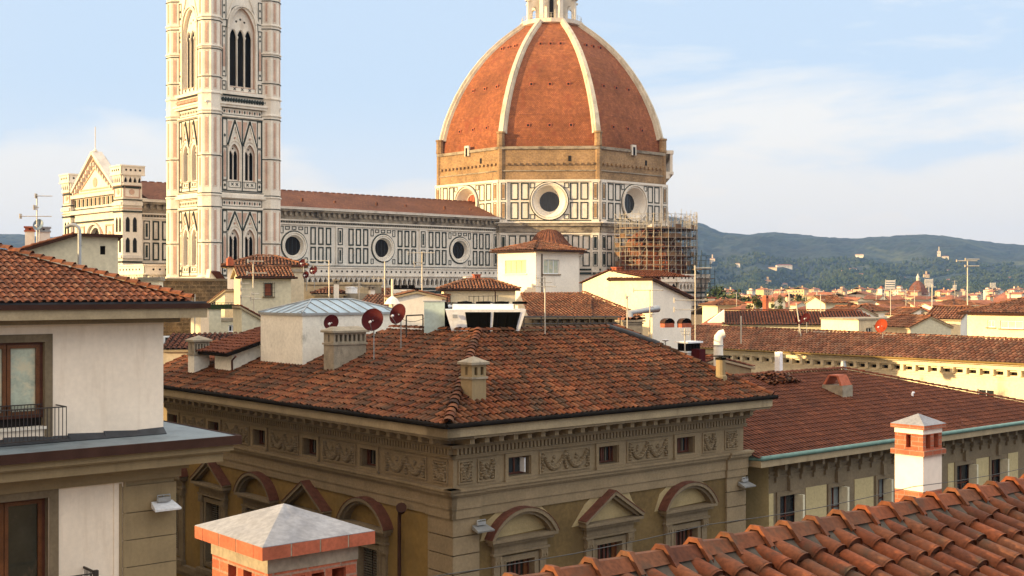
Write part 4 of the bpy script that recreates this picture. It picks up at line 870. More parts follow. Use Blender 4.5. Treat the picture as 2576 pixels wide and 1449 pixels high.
# ================================================================== scaffolding
SC = thing('scaffolding', 'steel tube scaffolding wrapped round the small tiled tribune dome', 'scaffolding', (9.7, 302, 0), 42); rr = random.Random(3)
mb = MB(); deck = MB(); NR = 22; RO, RI = 10.2, 8.6; ZS = [26.2, 28, 30, 32, 34, 36, 38, 40.2]
def pr(r, k): a = R(180 + 360 * k / (2 * NR) * 1.0) if False else R(170 + 200 * k / NR); return TC + Vector((r * math.cos(a), r * math.sin(a), 0))
for k in range(NR + 1):
    for r in (RO, RI):
        q = pr(r, k); top = 41.4 + rr.uniform(0, .8) if r == RO else 41.2; mb.tube([q + Z * 22, q + Z * top], .055, 'steel_scaffold', 4)
    if k < NR:
        for r in (RO, RI):
            for z in ZS + [29, 31, 33, 35, 37, 39, 41.2]: mb.tube([pr(r, k) + Z * z, pr(r, k + 1) + Z * z], .04 if z in ZS else .028, 'steel_scaffold', 4)
        for z0, z1 in ((40.2, 41.2), (38.9, 40.2)): mb.tube([pr(RO, k) + Z * (z0 if k % 2 else z1), pr(RO, k + 1) + Z * (z1 if k % 2 else z0)], .045, 'steel_scaffold', 4)
        if k % 4 == 0:
            for z in ZS[:-1]: mb.tube([pr(RO, k) + Z * z, pr(RO, k + 1) + Z * (z + 2)], .03, 'steel_scaffold', 4)
mb.build('tubes', SC)
DR = [(26, 8.3), (29, 8.2), (31.2, 7.6), (33.3, 6.9), (35.3, 5.6), (36.9, 3.9), (38.3, 1.5), (42, 1.5)]
def dr(z):
    for (a, ra), (b, rb) in zip(DR[:-1], DR[1:]):
        if a <= z <= b: return ra + (rb - ra) * (z - a) / (b - a)
    return 1.5
for z in ZS[:-1]:
    deck = MB(); ri = min(RI, dr(z) + .35)
    for k in range(NR):
        if rr.random() < .93:
            a, b, c, d_ = pr(ri, k), pr(RO, k), pr(RO, k + 1), pr(ri, k + 1); deck.hexa([q + Z * (z - .08) for q in (a, b, c, d_)] + [q + Z * z for q in (a, b, c, d_)], 'planks')
        if rr.random() < .8:
            a, b = pr(RO - .05, k), pr(RO - .05, k + 1); h = rr.choice([.22, .22, .9]); o5 = (a - TC).normalized() * -.05; deck.hexa([a + Z * z, b + Z * z, b + o5 + Z * z, a + o5 + Z * z, a + Z * (z + h), b + Z * (z + h), b + o5 + Z * (z + h), a + o5 + Z * (z + h)], 'planks')
    deck.build('deck', SC)
mb = MB()
for k in range(NR + 1):
    for z in ZS[:-1]:
        r0 = dr(z) + .4
        while r0 < RO: mb.tube([pr(r0, k) + Z * z, pr(r0, k) + Z * (z + 2)], .04, 'steel_scaffold', 4); r0 += 1.8
mb.build('inner_tubes', SC)
SC2 = thing('scaffold_tower', 'dark netted scaffold tower at the right edge of the tribune', 'scaffolding', P(1765, 724, 268) - Z * P(1765, 724, 268).z, 42)
mb = MB()
for x in range(4):
    for y in range(3):
        mb.tube([(x * 1.5, y * 1.5, 14), (x * 1.5, y * 1.5, 33.2 - x * 1.2)], .06, 'net_dark', 4)
for z in range(15, 33, 1):
    for y in range(3): mb.tube([(0, y * 1.5, z), (4.5 if z < 29 else 2.9, y * 1.5, z)], .045, 'net_dark', 4)
    for x in range(4):
        if z < 29 or x < 2: mb.tube([(x * 1.5, 0, z), (x * 1.5, 3, z)], .045, 'net_dark', 4)
mb.build('tubes', SC2)
mb = MB()
for z in range(15, 31, 2): mb.box(.05, 4.4 if z < 28 else 2.8, .05, 2.9, z, z + .12, 'planks')
mb.build('deck', SC2)
mb = MB()
for x in range(3): mb.poly([(x * 1.5 + .06, 2.95, 14), (x * 1.5 + 1.44, 2.95, 14), (x * 1.5 + 1.44, 2.95, 29.3 - x), (x * 1.5 + .06, 2.95, 30 - x)], 'net_dark')
mb.build('netting', SC2)
# ================================================================== central palace
PA = 40.4; PO = (-1.96, 41.27)
PAL = thing('palace', 'large ochre corner palace with garland frieze, pedimented windows and old tile roof', 'palace', (PO[0], PO[1], 0), PA)
R_ = Pl((0, 0, 0), (1, 0, 0), (0, -1, 0)); L_ = Pl((0, 0, 0), (0, 1, 0), (-1, 0, 0)); LR, LL = 15.1, 23.0
SG, SB = 'stone_grey', 'stone_beige'
RW = [2.88, 7.25, 11.5]; LW = [5.0, 9.06, 13.05, 17.1, 21.2]
FZ0, FZ1 = 18.5, 19.12
def pal_wall(mb, pl, L, ws, mat, side):
    holes = [rectp(c - .5, c + .5, FZ0 - .02, FZ1 + .02) for c in ws] + [rectp(c - .66, c + .66, 12.9, 15.55) for c in ws]
    wall(mb, pl, rectp(0, L, 17.75, 20.3), holes[:len(ws)], SB, .35, SG, None)
    wall(mb, pl, rectp(0, L, 0, 17.75), holes[len(ws):], mat, .35, SG, None)
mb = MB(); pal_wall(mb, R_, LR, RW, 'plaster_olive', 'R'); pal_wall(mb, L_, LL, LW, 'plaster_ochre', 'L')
wall(mb, Pl((LR, 0, 0), (0, 1, 0), (1, 0, 0)), rectp(0, LL, 0, 20.3), [], 'plaster_ochre'); wall(mb, Pl((0, LL, 0), (1, 0, 0), (0, 1, 0)), rectp(0, LR, 0, 20.3), [], 'plaster_ochre')
mb.build('wall', PAL)
mb = MB(); mb.box(.9, 14.5, .9, 22.4, 0, 20.2, 'dark_inside'); mb.build('interior', PAL)
for nm, pl, L, ws in (('R', R_, LR, RW), ('L', L_, LL, LW)):
    # quoins
    mb = MB(); q0 = 1.05 if nm == 'R' else 1.3
    for i in range(22):
        z1 = 17.3 - i * .62
        if z1 < 3: break
        fbox(mb, pl, -.08, q0, z1 - .59, z1 - .01, 0, .09, SB)
    mb.build('quoin', PAL)
    if nm == 'R':
        mb = MB()
        for i in range(22): z1 = 17.3 - i * .62; fbox(mb, pl, L - 1.15, L + .05, z1 - .59, z1 - .01, 0, .09, SB)
        mb.build('quoin', PAL)
    # architrave and mouldings, with the projecting corner pier
    mb = MB()
    for z0, z1, e in ((17.3, 17.62, .06), (17.62, 17.7, .1), (17.7, 18.05, .09), (18.05, 18.12, .17), (18.12, 18.24, .25), (18.24, 18.32, .32)): fbox(mb, pl, -e - .02, L + e, z0, z1, 0, e, SB)
    for z0, z1, e in ((17.3, 17.62, .16), (17.62, 17.7, .2), (17.7, 18.05, .19), (18.05, 18.12, .27), (18.12, 18.24, .35), (18.24, 18.32, .42)):
        fbox(mb, pl, -e, q0 + .05, z0 + .002, z1 + .002, 0, e, SB)
        if nm == 'R': fbox(mb, pl, L - 1.2, L + .1, z0 + .002, z1 + .002, 0, e, SB)
    for z0, z1, e in ((19.3, 19.38, .1), (19.38, 19.42, .15)): fbox(mb, pl, -e, L + .1, z0, z1, 0, e, SB)
    n = int(L / .17)
    for i in range(n): c = i * L / n; fbox(mb, pl, c, c + .1, 19.44, 19.66, 0, .2, SB)
    fbox(mb, pl, -.22, L + .1, 19.66, 19.74, 0, .26, SB); fbox(mb, pl, -.35, L + .1, 19.74, 19.8, 0, .4, SG)
    mb.build('frieze_moulding', PAL)
    # modillions + cornice
    n = int(L / .62)
    for i in range(n):
        c = .1 + i * L / n; mb = MB(); fpoly_pts = None
        fbox(mb, pl, c, c + .2, 19.86, 20.02, 0, .78, SB); fbox(mb, pl, c, c + .2, 19.8, 19.86, 0, .5, SB); fbox(mb, pl, c - .03, c + .23, 20.02, 20.06, 0, .85, SB); mb.build('modillion', PAL)
    mb = MB(); pl3 = pl
    fbox(mb, pl, -.98, L + .55, 20.07, 20.16, -.1, .98, SG); fbox(mb, pl, -1.03, L + .6, 20.16, 20.44, .5 if nm == 'L' else -.1, 1.03, 'fascia')
    fbox(mb, pl, -1.08, L + .62, 20.44, 20.5, .5 if nm == 'L' else -.1, 1.08, 'fascia'); mb.build('cornice', PAL)
    mb = MB(); g = pl.p; mb.tube([pl.p(-1.14, 20.55, 1.14), pl.p(L + .75, 20.55, 1.14)], .085, 'gutter_dark', 8); fbox(mb, pl, -1.15, L + .7, 20.5, 20.63, .95, 1.1, 'gutter_dark'); mb.build('gutter', PAL)
    # frieze: windows and relief panels
    for c in ws:
        mb = MB(); frame(mb, pl, c - .66, c + .66, FZ0 - .16, FZ1 + .16, .14, 0, .07, SB); fbox(mb, pl, c - .72, c + .72, FZ0 - .2, FZ0 - .1, .07, .16, SB)
        frame(mb, pl, c - .5, c + .5, FZ0, FZ1, .06, -.3, -.24, 'wood_dark')
        if nm == 'R': fbox(mb, pl, c - .03, c + .03, FZ0 + .06, FZ1 - .06, -.3, -.25, 'wood_dark')
        w_ = mb.build('frieze_window', PAL)
        mb = MB(); fbox(mb, pl, c - .44, c + .44, FZ0 + .06, FZ1 - .06, -.29, -.28, 'glass_dark'); mb.build('pane', w_)
        mb = MB()
        if abs(c - 2.88) < .1 and nm == 'R': fbox(mb, pl, c + .27, c + .31, FZ0 + .06, FZ1 - .06, -.26, .0, 'metal_white')
        else:
            for i in range(4): fbox(mb, pl, c - .38 + i * .22, c - .31 + i * .22, FZ0 + .06, FZ1 - .06, -.27, -.22, 'wood_dark' if i % 2 else 'shutter')
        mb.build('shutter', w_)
    def festoon(mb, c, w, z0=18.42, z1=19.22, swags=2, seed=1):
        rr = random.Random(seed); frame(mb, pl, c - w / 2, c + w / 2, z0, z1, .06, .0, .05, SB)
        def blobb(a, z, r, dp=.1):
            vs = [pl.p(a, z, dp * 1.2)]; n_ = 7
            for k in range(n_): t = 2 * math.pi * k / n_ + rr.random(); vs.append(pl.p(a + r * math.cos(t) * .9, z + r * math.sin(t), dp * .7))
            for k in range(n_): t = 2 * math.pi * k / n_; vs.append(pl.p(a + r * 1.25 * math.cos(t), z + r * 1.25 * math.sin(t), .005))
            mb.mesh(vs, [(0, 1 + k, 1 + (k + 1) % n_) for k in range(n_)] + [(1 + k, 1 + n_ + k, 1 + n_ + (k + 1) % n_, 1 + (k + 1) % n_) for k in range(n_)], 'stone_relief', False)
        sw = (w - .3) / swags
        for s_ in range(swags):
            cc_ = c - w / 2 + .15 + sw * (s_ + .5)
            for k in range(17):
                u = -1 + 2 * k / 16; a = cc_ + u * sw * .44; z = z0 + .17 + (u * u) * .42; r = .05 + .045 * (1 - u * u)
                blobb(a, z, r, .12); 
                if k % 2: blobb(a + rr.uniform(-.03, .03), z + .07, r * .6, .13)
            for k in range(4): blobb(cc_ + rr.uniform(-.08, .08), z0 + .5 + rr.uniform(-.1, .1), .045, .07)
        for s_ in range(swags + 1):
            a = c - w / 2 + .15 + sw * s_; a = min(max(a, c - w / 2 + .13), c + w / 2 - .13)
            for k in range(7): blobb(a + rr.uniform(-.06, .06), z0 + .12 + k * .095, .05 + .03 * (k == 5), .12)
    specs = []
    if nm == 'R': specs = [(.52, .66, 1), (1.42, .8, 1), (5.07, 2.5, 2), (9.38, 2.3, 2), (12.95, .85, 1), (14.3, .8, 1)]
    else: specs = [(.7, .85, 1), (2.7, 2.5, 2), (7.0, 2.3, 2), (11.05, 2.2, 2), (15.05, 2.2, 2), (19.1, 2.2, 2)]
    for i, (c, wd, sw) in enumerate(specs):
        mb = MB(); fz = festoon; fz(mb, c, wd, swags=sw, seed=i + 3)
        if i == 0 or (nm == 'R' and i == 5): frame(mb, pl, c - wd * .36, c + wd * .36, 18.52, 19.12, .04, .0, .09, SB)
        mb.build('relief_panel', PAL)
    # pediment windows
    for i, c in enumerate(ws):
        mb = MB(); seg = (i % 2 == 0)
        fbox(mb, pl, c - 1.5, c + 1.5, 16.32, 16.42, 0, .42, SG); fbox(mb, pl, c - 1.4, c + 1.4, 16.2, 16.32, 0, .3, SG); fbox(mb, pl, c - 1.22, c + 1.22, 15.92, 16.2, 0, .14, SG); fbox(mb, pl, c - 1.3, c + 1.3, 15.84, 15.92, 0, .2, SG)
        if seg:
            Rr = 1.72; zc = 16.42 + .98 - Rr; a0 = math.asin((16.44 - zc) / Rr); pts = [(c + Rr * math.cos(t), zc + Rr * math.sin(t)) for t in [math.pi - a0 - (math.pi - 2 * a0) * k / 14 for k in range(15)]]
            inner = [(c + (Rr - .13) * math.cos(t), zc + (Rr - .13) * math.sin(t)) for t in [math.pi - a0 - (math.pi - 2 * a0) * k / 14 for k in range(15)]]
            for k in range(14):
                fpoly(mb, pl, [pts[k], pts[k + 1], inner[k + 1], inner[k]], 0, .42, SG)
                o1 = [(c + (a - c) * 1.012, zc + (z - zc) * 1.012) for a, z in (pts[k], pts[k + 1])]; fpoly(mb, pl, [pts[k], pts[k + 1], o1[1], o1[0]], 0, .44, 'brick_dark')
                i2 = [(c + (a - c) * .93, zc + (z - zc) * .93) for a, z in (inner[k], inner[k + 1])]; fpoly(mb, pl, [inner[k], inner[k + 1], i2[1], i2[0]], 0, .3, SG)
            fpoly(mb, pl, [(a, z) for a, z in inner if z > 16.43][::-1], 0, .03, 'plaster_patch' if nm == 'R' else 'plaster_ochre')
        else:
            ap = (c, 17.45); band(mb, pl, [(c - 1.5, 16.48), ap, (c + 1.5, 16.48)], .12, 0, .42, SG); band(mb, pl, [(c - 1.36, 16.45), (c, 17.3), (c + 1.36, 16.45)], .1, 0, .28, SG)
            band(mb, pl, [(c - 1.52, 16.555), (c, 17.53), (c + 1.52, 16.555)], .03, 0, .44, 'brick_dark'); fpoly(mb, pl, [(c - 1.3, 16.43), (c + 1.3, 16.43), (c, 17.25)], 0, .03, 'plaster_patch' if nm == 'R' else 'plaster_ochre')
        if nm == 'R':      # pale repair round the pediment
            if seg: fpoly(mb, pl, [(c - 1.75, 16.4), (c - 1.45, 17.05), (c - .7, 17.5), (c + .1, 17.62), (c + .9, 17.4), (c + 1.5, 16.9), (c + 1.6, 16.5)], 0, .012, 'plaster_patch')
            else: fpoly(mb, pl, [(c - 1.85, 16.35), (c - 1.2, 17.1), (c - .3, 17.68), (c + .9, 17.66), (c + 1.3, 16.95), (c + 1.75, 16.5)], 0, .012, 'plaster_patch')
        for sg in (-1, 1):
            fbox(mb, pl, c + sg * 1.06 - .14, c + sg * 1.06 + .14, 12.6, 15.5, 0, .1, SG); fbox(mb, pl, c + sg * 1.06 - .17, c + sg * 1.06 + .17, 15.5, 15.84, 0, .17, SG)
            for k in range(5): fbox(mb, pl, c + sg * 1.06 - .15 + k * .06, c + sg * 1.06 - .11 + k * .06, 15.55 + (k % 2) * .08, 15.78, .17, .21, 'stone_relief')
        frame(mb, pl, c - .86, c + .86, 12.7, 15.75, .2, 0, .08, SG); frame(mb, pl, c - .7, c + .7, 12.8, 15.6, .05, .08, .11, SG)
        fbox(mb, pl, c - 1.3, c + 1.3, 12.4, 12.6, 0, .25, SG)
        frame(mb, pl, c - .66, c + .66, 12.9, 15.55, .07, -.3, -.2, 'wood_dark'); fbox(mb, pl, c - .04, c + .04, 12.97, 15.48, -.3, -.2, 'wood_dark')
        w_ = mb.build('pedimented_window', PAL, label='window under a %s pediment' % ('curved' if seg else 'triangular'))
        mb = MB(); fbox(mb, pl, c - .59, c + .59, 12.97, 15.48, -.3, -.29, 'glass_room'); mb.build('pane', w_)
        mb = MB()
        for sg in (-1, 1):
            if nm == 'L' :
                for k in range(26): z = 13.0 + k * .095; fbox(mb, pl, c + sg * .31 - .26, c + sg * .31 + .26, z, z + .055, -.18, -.14, 'shutter')
            else: fbox(mb, pl, c + sg * .5 - .08, c + sg * .5 + .08, 12.97, 15.48, -.27, -.22, 'wood'); fbox(mb, pl, c + sg * .22 - .04, c + sg * .22 + .05, 12.97, 15.48, -.27, -.23, 'wood_dark')
        mb.build('shutter', w_)
# lower storey moulding on the left wall
mb = MB(); fbox(mb, L_, 0, LL, 12.1, 12.4, 0, .2, SG); fbox(mb, L_, 0, LL, 11.9, 12.1, 0, .1, SG); mb.build('string_course', PAL)
# roof (world coordinates traced from its real planes)
def pv(x, y, z): return PM(PAL) @ Vector((x, y, z))
EZ = 20.56; E = 1.05; pt = .412
A_ = Vector((-E, -E, EZ)); B_ = Vector((LR + .6, -E, EZ)); vr = 6.45; ZR = EZ + pt * vr
C_ = Vector((LR - 1.9, -E + vr, ZR)); D_ = Vector((-E + vr, -E + vr, ZR))
mb = MB(); tile_roof(mb, [A_, B_, C_, D_], .24, .40, 'tile_old', 'tile_bed_shade', channel=True, k=5, hgt=1.0, lift=.11)
F1 = Vector((-E, LL + .5, EZ)); G1 = Vector((-E + 4.4, LL + .5, EZ + pt * 4.4)); G2 = Vector((-E + 4.4, 13.4, EZ + pt * 4.4)); G3 = Vector((-E + vr, 11.4, ZR))
tile_roof(mb, [F1, A_, D_, G3, G2, G1], .24, .40, 'tile_old', 'tile_bed_shade', channel=True, k=5, hgt=1.0, lift=.11)
tile_roof(mb, [B_, Vector((LR + .6, -E + 2 * vr, EZ)), C_], .235, .36, 'tile_old', 'tile_bed_shade', k=4)
caps(mb, A_ + Z * .08, D_ + Z * .1, .19, .36, 'tile_old', 6); caps(mb, D_ + Z * .08, C_ + Z * .08, .14, .36, 'tile_old', 6); caps(mb, B_ + Z * .06, C_ + Z * .1, .14, .36, 'tile_old', 6); caps(mb, D_ + Z * .08, G3 + Z * .08, .13, .36, 'tile_old')
mb.build('roof', PAL)
mb = MB(); mb.box(5.5, 13.0, 5.6, 14, 20.3, ZR - .45, 'cement_old'); mb.box(3.6, 5.5, 5.6, 22, 20.3, EZ + pt * 4.3, 'cement_old'); mb.build('terrace', PAL)
# gable stubs of masonry closing the hipped ends
# ---------------- things on the palace roof
def lp(x, y, z=0): return tuple(PM(PAL) @ Vector((x, y, z)))
def roofz(x, y): return EZ + pt * max(0, min(x, y) + E)
def onroof(px, py, side='R'):     # world point on the palace roof slope seen at an image position
    d = Vector(((px - CX) / F, 1, (CY - py) / F)); inv = PM(PAL).inverted().to_3x3(); dl = inv @ d; ol = PM(PAL).inverted() @ Vector((0, 0, EYE)); ax = 1 if side == 'R' else 0
    t = (EZ + pt * E + pt * ol[ax] - ol.z) / (dl.z - pt * dl[ax]); return ol + dl * t
def chimney(name, label, loc, rot, w, d, z0, z1, hv, mat, mvent, nx=2, ny=1, capk='pyramid', over=.1, group=None, mcap='cement_old', band_m=None, capH=.22, vh=None, slot=.12, post=None):
    """shaft to z1, open vent storey hv high, cap"""
    t = thing(name, label, 'chimney', (loc[0], loc[1], 0), rot, group); bm_ = band_m or mvent
    mb = MB(); mb.box(-w / 2, w / 2, -d / 2, d / 2, z0, z1, mat); mb.build('shaft', t)
    mb = MB(); mb.box(-w / 2 - .05, w / 2 + .05, -d / 2 - .05, d / 2 + .05, z1, z1 + .07, bm_); mb.build('collar', t)
    mb = MB(); zt = z1 + .07 + hv
    for pl, L, n in ((Pl((0, -d / 2, 0), (1, 0, 0), (0, -1, 0)), w, nx), (Pl((0, d / 2, 0), (1, 0, 0), (0, 1, 0)), w, nx), (Pl((-w / 2, 0, 0), (0, 1, 0), (-1, 0, 0)), d, ny), (Pl((w / 2, 0, 0), (0, 1, 0), (1, 0, 0)), d, ny)):
        st = L / (n + .3); hl = [rectp(-L / 2 + st * (k + .65) - slot / 2, -L / 2 + st * (k + .65) + slot / 2, z1 + .07 + hv * .14, z1 + .07 + hv * .8) for k in range(n)]
        wall(mb, pl, rectp(-L / 2, L / 2, z1 + .07, zt), hl, mvent, .09, mvent); 
        wall(mb, Pl(pl.o - pl.out * .09, pl.sd, pl.out), rectp(-L / 2 + .09, L / 2 - .09, z1 + .07, zt), hl, mvent)
    if mvent != 'gutter_dark': mb.box(-w * .3, w * .3, -d * .3, d * .3, z1 + .08, zt - .01, 'dark_inside')  # near-black core added so the vent slots look unlit inside
    mb.build('vent', t)
    mb = MB(); mb.box(-w / 2 - over, w / 2 + over, -d / 2 - over, d / 2 + over, zt, zt + .08, bm_)
    if capk == 'pyramid':
        o = over; mb.hexa([(-w / 2 - o, -d / 2 - o, zt + .081), (w / 2 + o, -d / 2 - o, zt + .081), (w / 2 + o, d / 2 + o, zt + .081), (-w / 2 - o, d / 2 + o, zt + .081)] + [(0, 0, zt + .08 + capH)] * 4, mcap)
    elif capk == 'low':
        o = over; mb.hexa([(-w / 2 - o, -d / 2 - o, zt + .081), (w / 2 + o, -d / 2 - o, zt + .081), (w / 2 + o, d / 2 + o, zt + .081), (-w / 2 - o, d / 2 + o, zt + .081), (-w / 2 + .15, -.05, zt + .08 + capH), (w / 2 - .15, -.05, zt + .08 + capH), (w / 2 - .15, .05, zt + .08 + capH), (-w / 2 + .15, .05, zt + .08 + capH)], mcap)
    elif capk == 'coppi':
        for k in range(3): cover(mb, Vector((-w / 2 + w * (k + .5) / 3, -d / 2 - .1, zt + .08)), Vector((1, 0, 0)), Vector((0, 1, 0)), Z, w / 6, w / 6.5, d + .2, 'tile_mid', .3 + .2 * k, 5, .02)
    mb.build('cap', t); return t
def mast_x(px, Y): return P(px, 0, Y).x
q = PM(PAL) @ onroof(1191, 1000, 'R')
chimney('chimney', 'beige chimney with open vents and pyramid cap on the hip of the palace roof', (q.x, q.y), PA, .62, .62, q.z - .6, zat(952, q.y), .42, 'plaster_beige', 'plaster_beige', 2, 1, 'pyramid', .09, capH=.2, band_m='cement_old', slot=.13)
q = PM(PAL) @ onroof(868, 915, 'L')
chimney('chimney', 'wide grey chimney with a row of seven slots below the red satellite dishes', (q.x, q.y), PA, 1.55, .75, q.z - .8, zat(866, q.y), .42, 'cement_old', 'cement_old', 7, 1, 'low', .1, capH=.16, slot=.115)
q = PM(PAL) @ onroof(500, 935, 'L')
chimney('chimney', 'white chimney with a grey slotted head at the left end of the palace roof', (q.x, q.y), PA, .75, .62, q.z - .6, zat(893, q.y), .55, 'plaster_damp', 'cement_old', 5, 1, 'pyramid', .1, capH=.2, slot=.07)
# penthouse with a blue metal roof
q = PM(PAL) @ onroof(761, 924, 'L'); cor = (q.x, q.y)
PH = thing('rooftop_penthouse', 'white box penthouse with hipped blue metal roof standing on the palace roof', 'penthouse', (cor[0], cor[1], 0), PA)
wl_, wr_ = 3.55, 5.1; zt_ = zat(788, q.y); mb = MB(); mb.box(0, wr_, 0, wl_, 19.5, zt_, 'plaster_damp'); mb.build('wall', PH)
mb = MB(); o = .08; rz_ = zt_ + .55; c4 = [Vector((-o, -o, zt_)), Vector((wr_ + o, -o, zt_)), Vector((wr_ + o, wl_ + o, zt_)), Vector((-o, wl_ + o, zt_))]; ra, rb = Vector((1.5, wl_ / 2, rz_)), Vector((wr_ - 1.5, wl_ / 2, rz_))
for f in ([c4[0], c4[1], rb, ra], [c4[1], c4[2], rb], [c4[2], c4[3], ra, rb], [c4[3], c4[0], ra]): mb.poly(f, 'metal_blue')
mb.prism([q - Z * .1 for q in c4], (0, 0, .098), 'metal_grey')
hh = wl_ / 2
for k in range(10):
    x = .1 + k * .55; f_ = min(1, (x + o) / (1.5 + o), (wr_ + o - x) / (1.5 + o)); mb.tube([(x, -o, zt_ + .02), (x, -o + f_ * (hh + o), zt_ + f_ * .55 + .02)], .02, 'metal_grey', 4)
for k in range(6):
    y = .3 + k * .58; f_ = min((y + o) / (hh + o), (wl_ + o - y) / (hh + o)); mb.tube([(-o, y, zt_ + .02), (-o + f_ * (1.5 + o), y, zt_ + f_ * .55 + .02)], .02, 'metal_grey', 4)
for a, b in ((c4[0], ra), (c4[3], ra), (ra, rb), (c4[1], rb)): mb.tube([a + Z * .02, b + Z * .02], .035, 'metal_grey', 5)
mb.build('roof', PH)
# small tiled annex left of it
q = PM(PAL) @ onroof(583, 938, 'L'); c2 = (q.x, q.y); y5 = q.y
AN = thing('rooftop_annex', 'small white lean-to with a sagging red tile roof left of the blue-roofed penthouse', 'rooftop shed', (c2[0], c2[1], 0), PA)
zlo_, zhi_ = zat(890, y5), zat(822, y5 + 1.5)
mb = MB(); mb.box(0, 3.3, 0, 1.6, 19, zlo_, 'plaster_damp'); mb.mesh([(.01, .01, zlo_), (3.3, .01, zlo_), (3.3, .01, zhi_ - .3), (.01, 1.6, zlo_), (3.3, 1.6, zlo_), (3.3, 1.6, zhi_ - .3)], [(0, 1, 2), (3, 5, 4), (0, 2, 5, 3)], 'plaster_damp'); mb.build('wall', AN)
mb = MB(); sl = [Vector((-.4, 2.9, zlo_ + .03)), Vector((-.4, -.35, zlo_ + .03)), Vector((3.0, -.35, zhi_ - .12)), Vector((3.0, 2.9, zhi_ - .12))]
tile_roof(mb, sl, .235, .36, 'tile_red', 'tile_bed_shade', k=4); mb.prism([q - Z * .14 for q in sl], (0, 0, .13), 'gutter_dark'); mb.build('roof', AN)
mb = MB(); mb.tube([(-.02, -.4, zlo_ - .1), (-.02, -.06, zlo_ - .3), (-.0, -.06, 20.4)], .045, 'wood_dark', 6); mb.build('downpipe', AN)
# rooftop dishes and antennas
def dish(name, label, px, py, Y, r, mat, zbase, az=250, el=25, group=None, base=True, cat='satellite dish'):
    """az: mathematical angle the bowl faces"""
    p = P(px, py, Y); t = thing(name, label, cat, (p.x, p.y, p.z), 0, group); f = Vector((math.cos(R(az)) * math.cos(R(el)), math.sin(R(az)) * math.cos(R(el)), math.sin(R(el)))); q = f.to_track_quat('Z', 'Y').to_matrix()
    mb = MB(); prof = [(r * k / 6, .30 * r * (k / 6) ** 2) for k in range(1, 7)]; vs = [Vector((0, 0, 0))]; n = 24
    for rr_, z in prof:
        for k in range(n): vs.append(Vector((rr_ * math.cos(2 * math.pi * k / n) * .93, rr_ * math.sin(2 * math.pi * k / n), z)))
    off = len(vs)
    fs = [(0, 1 + k, 1 + (k + 1) % n) for k in range(n)]
    for i in range(5):
        for k in range(n): fs.append((1 + i * n + k, 1 + (i + 1) * n + k, 1 + (i + 1) * n + (k + 1) % n, 1 + i * n + (k + 1) % n))
    mb.mesh([q @ (v - Vector((0, 0, .12 * r))) for v in vs], fs, mat, True)
    mb.tube([q @ Vector((r * .93 * math.cos(2 * math.pi * k / 24), r * math.sin(2 * math.pi * k / 24), .18 * r)) for k in range(25)], .012, mat, 4); mb.build('bowl', t)
    mb = MB(); mb.tube([q @ Vector((0, -r * .95, .1 * r)), q @ Vector((0, -r * .5, .95 * r))], .015, 'metal_grey', 4); a = q @ Vector((0, -r * .5, .95 * r)); mb.tube([a, a + q @ Vector((0, .12 * r, -.22 * r))], .05, 'metal_white', 6); mb.build('feed_arm', t)
    mb = MB(); b = -f * (r * .35); mb.tube([Vector((0, 0, 0)), b], .03, 'metal_grey', 5); mb.tube([Vector((b.x, b.y, b.z + .1)), Vector((b.x, b.y, zbase - p.z))], .025, 'metal_grey', 5); mb.build('bracket', t)
dish('satellite_dish', 'large round dark red satellite dish, facing us, above the wide slotted chimney', 938, 806, 48.5, .46, 'dish_red', 22.2, 262, 22)
dish('satellite_dish', 'tilted dark red satellite dish right of the large round one', 1003, 791, 49.5, .42, 'dish_red', 22.6, 235, 20)
dish('satellite_dish', 'dark red satellite dish half hidden behind the wide slotted chimney', 834, 812, 51.0, .33, 'dish_red', 22.4, 262, 22)
dish('satellite_dish', 'small red satellite dish, topmost of three beside the cream tower house', 762, 662, 82, .27, 'dish_red', 25.6, 250, 20)
dish('satellite_dish', 'small red satellite dish, rightmost of three beside the cream tower house', 789, 680, 82, .30, 'dish_red', 25.0, 250, 20)
dish('satellite_dish', 'small red satellite dish, lowest of three beside the cream tower house', 770, 692, 82, .24, 'dish_red', 24.8, 250, 20)
dish('satellite_dish', 'dark red satellite dish, left one of the touching pair on the long roof', 2010, 805, 95, .34, 'dish_red', 21.5, 262, 20)
dish('satellite_dish', 'dark red satellite dish, right one of the touching pair on the long roof', 2028, 800, 96, .36, 'dish_red', 21.5, 235, 20)
dish('satellite_dish', 'bright orange-red satellite dish alone on the ridge of the long roof', 2218, 820, 91, .52, 'dish_orange', 21.3, 225, 20)
dish('satellite_dish', 'blue-grey satellite dish on the roof at the far left', 97, 566, 62, .29, 'dish_blue', 27.2, 262, 20)
def antenna(label, px, ytop, ybot, Y, booms, zb=None, r=.022, name='antenna', tilt=0):
    """booms: (image y, length left px, length right px, number of elements, element px, tip)"""
    x = P(px, 0, Y).x; zt = zat(ytop, Y); z0 = zb if zb is not None else zat(ybot, Y); k = Y / F; t = thing(name, label, 'antenna', (x, Y, 0))
    mb = MB(); mb.tube([(tilt, 0, z0), (0, 0, zt)], max(r, .0005 * Y), 'metal_mast', 6); mb.build('mast', t)
    for (y, l, rr_, n, e, mode) in booms:
        mb = MB(); z = zat(y, Y); mb.tube([(-l * k, -.05, z), (rr_ * k, .05, z)], max(.018, .00035 * Y), 'metal_mast', 5)
        for i in range(n):
            a = -l * k + (l + rr_) * k * (i + .5) / n; 
            if mode == 'v': mb.tube([(a, 0, z - e * k / 2), (a, 0, z + e * k / 2)], .009, 'metal_mast', 4)
            else: mb.tube([(a - .02, -e * k / 2, z), (a + .02, e * k / 2, z)], .009, 'metal_mast', 4)
        if mode == 'h': mb.box(-l * k, -l * k + .03, -.15, .15, z - .12, z + .12, 'metal_mast')
        mb.build('boom', t)
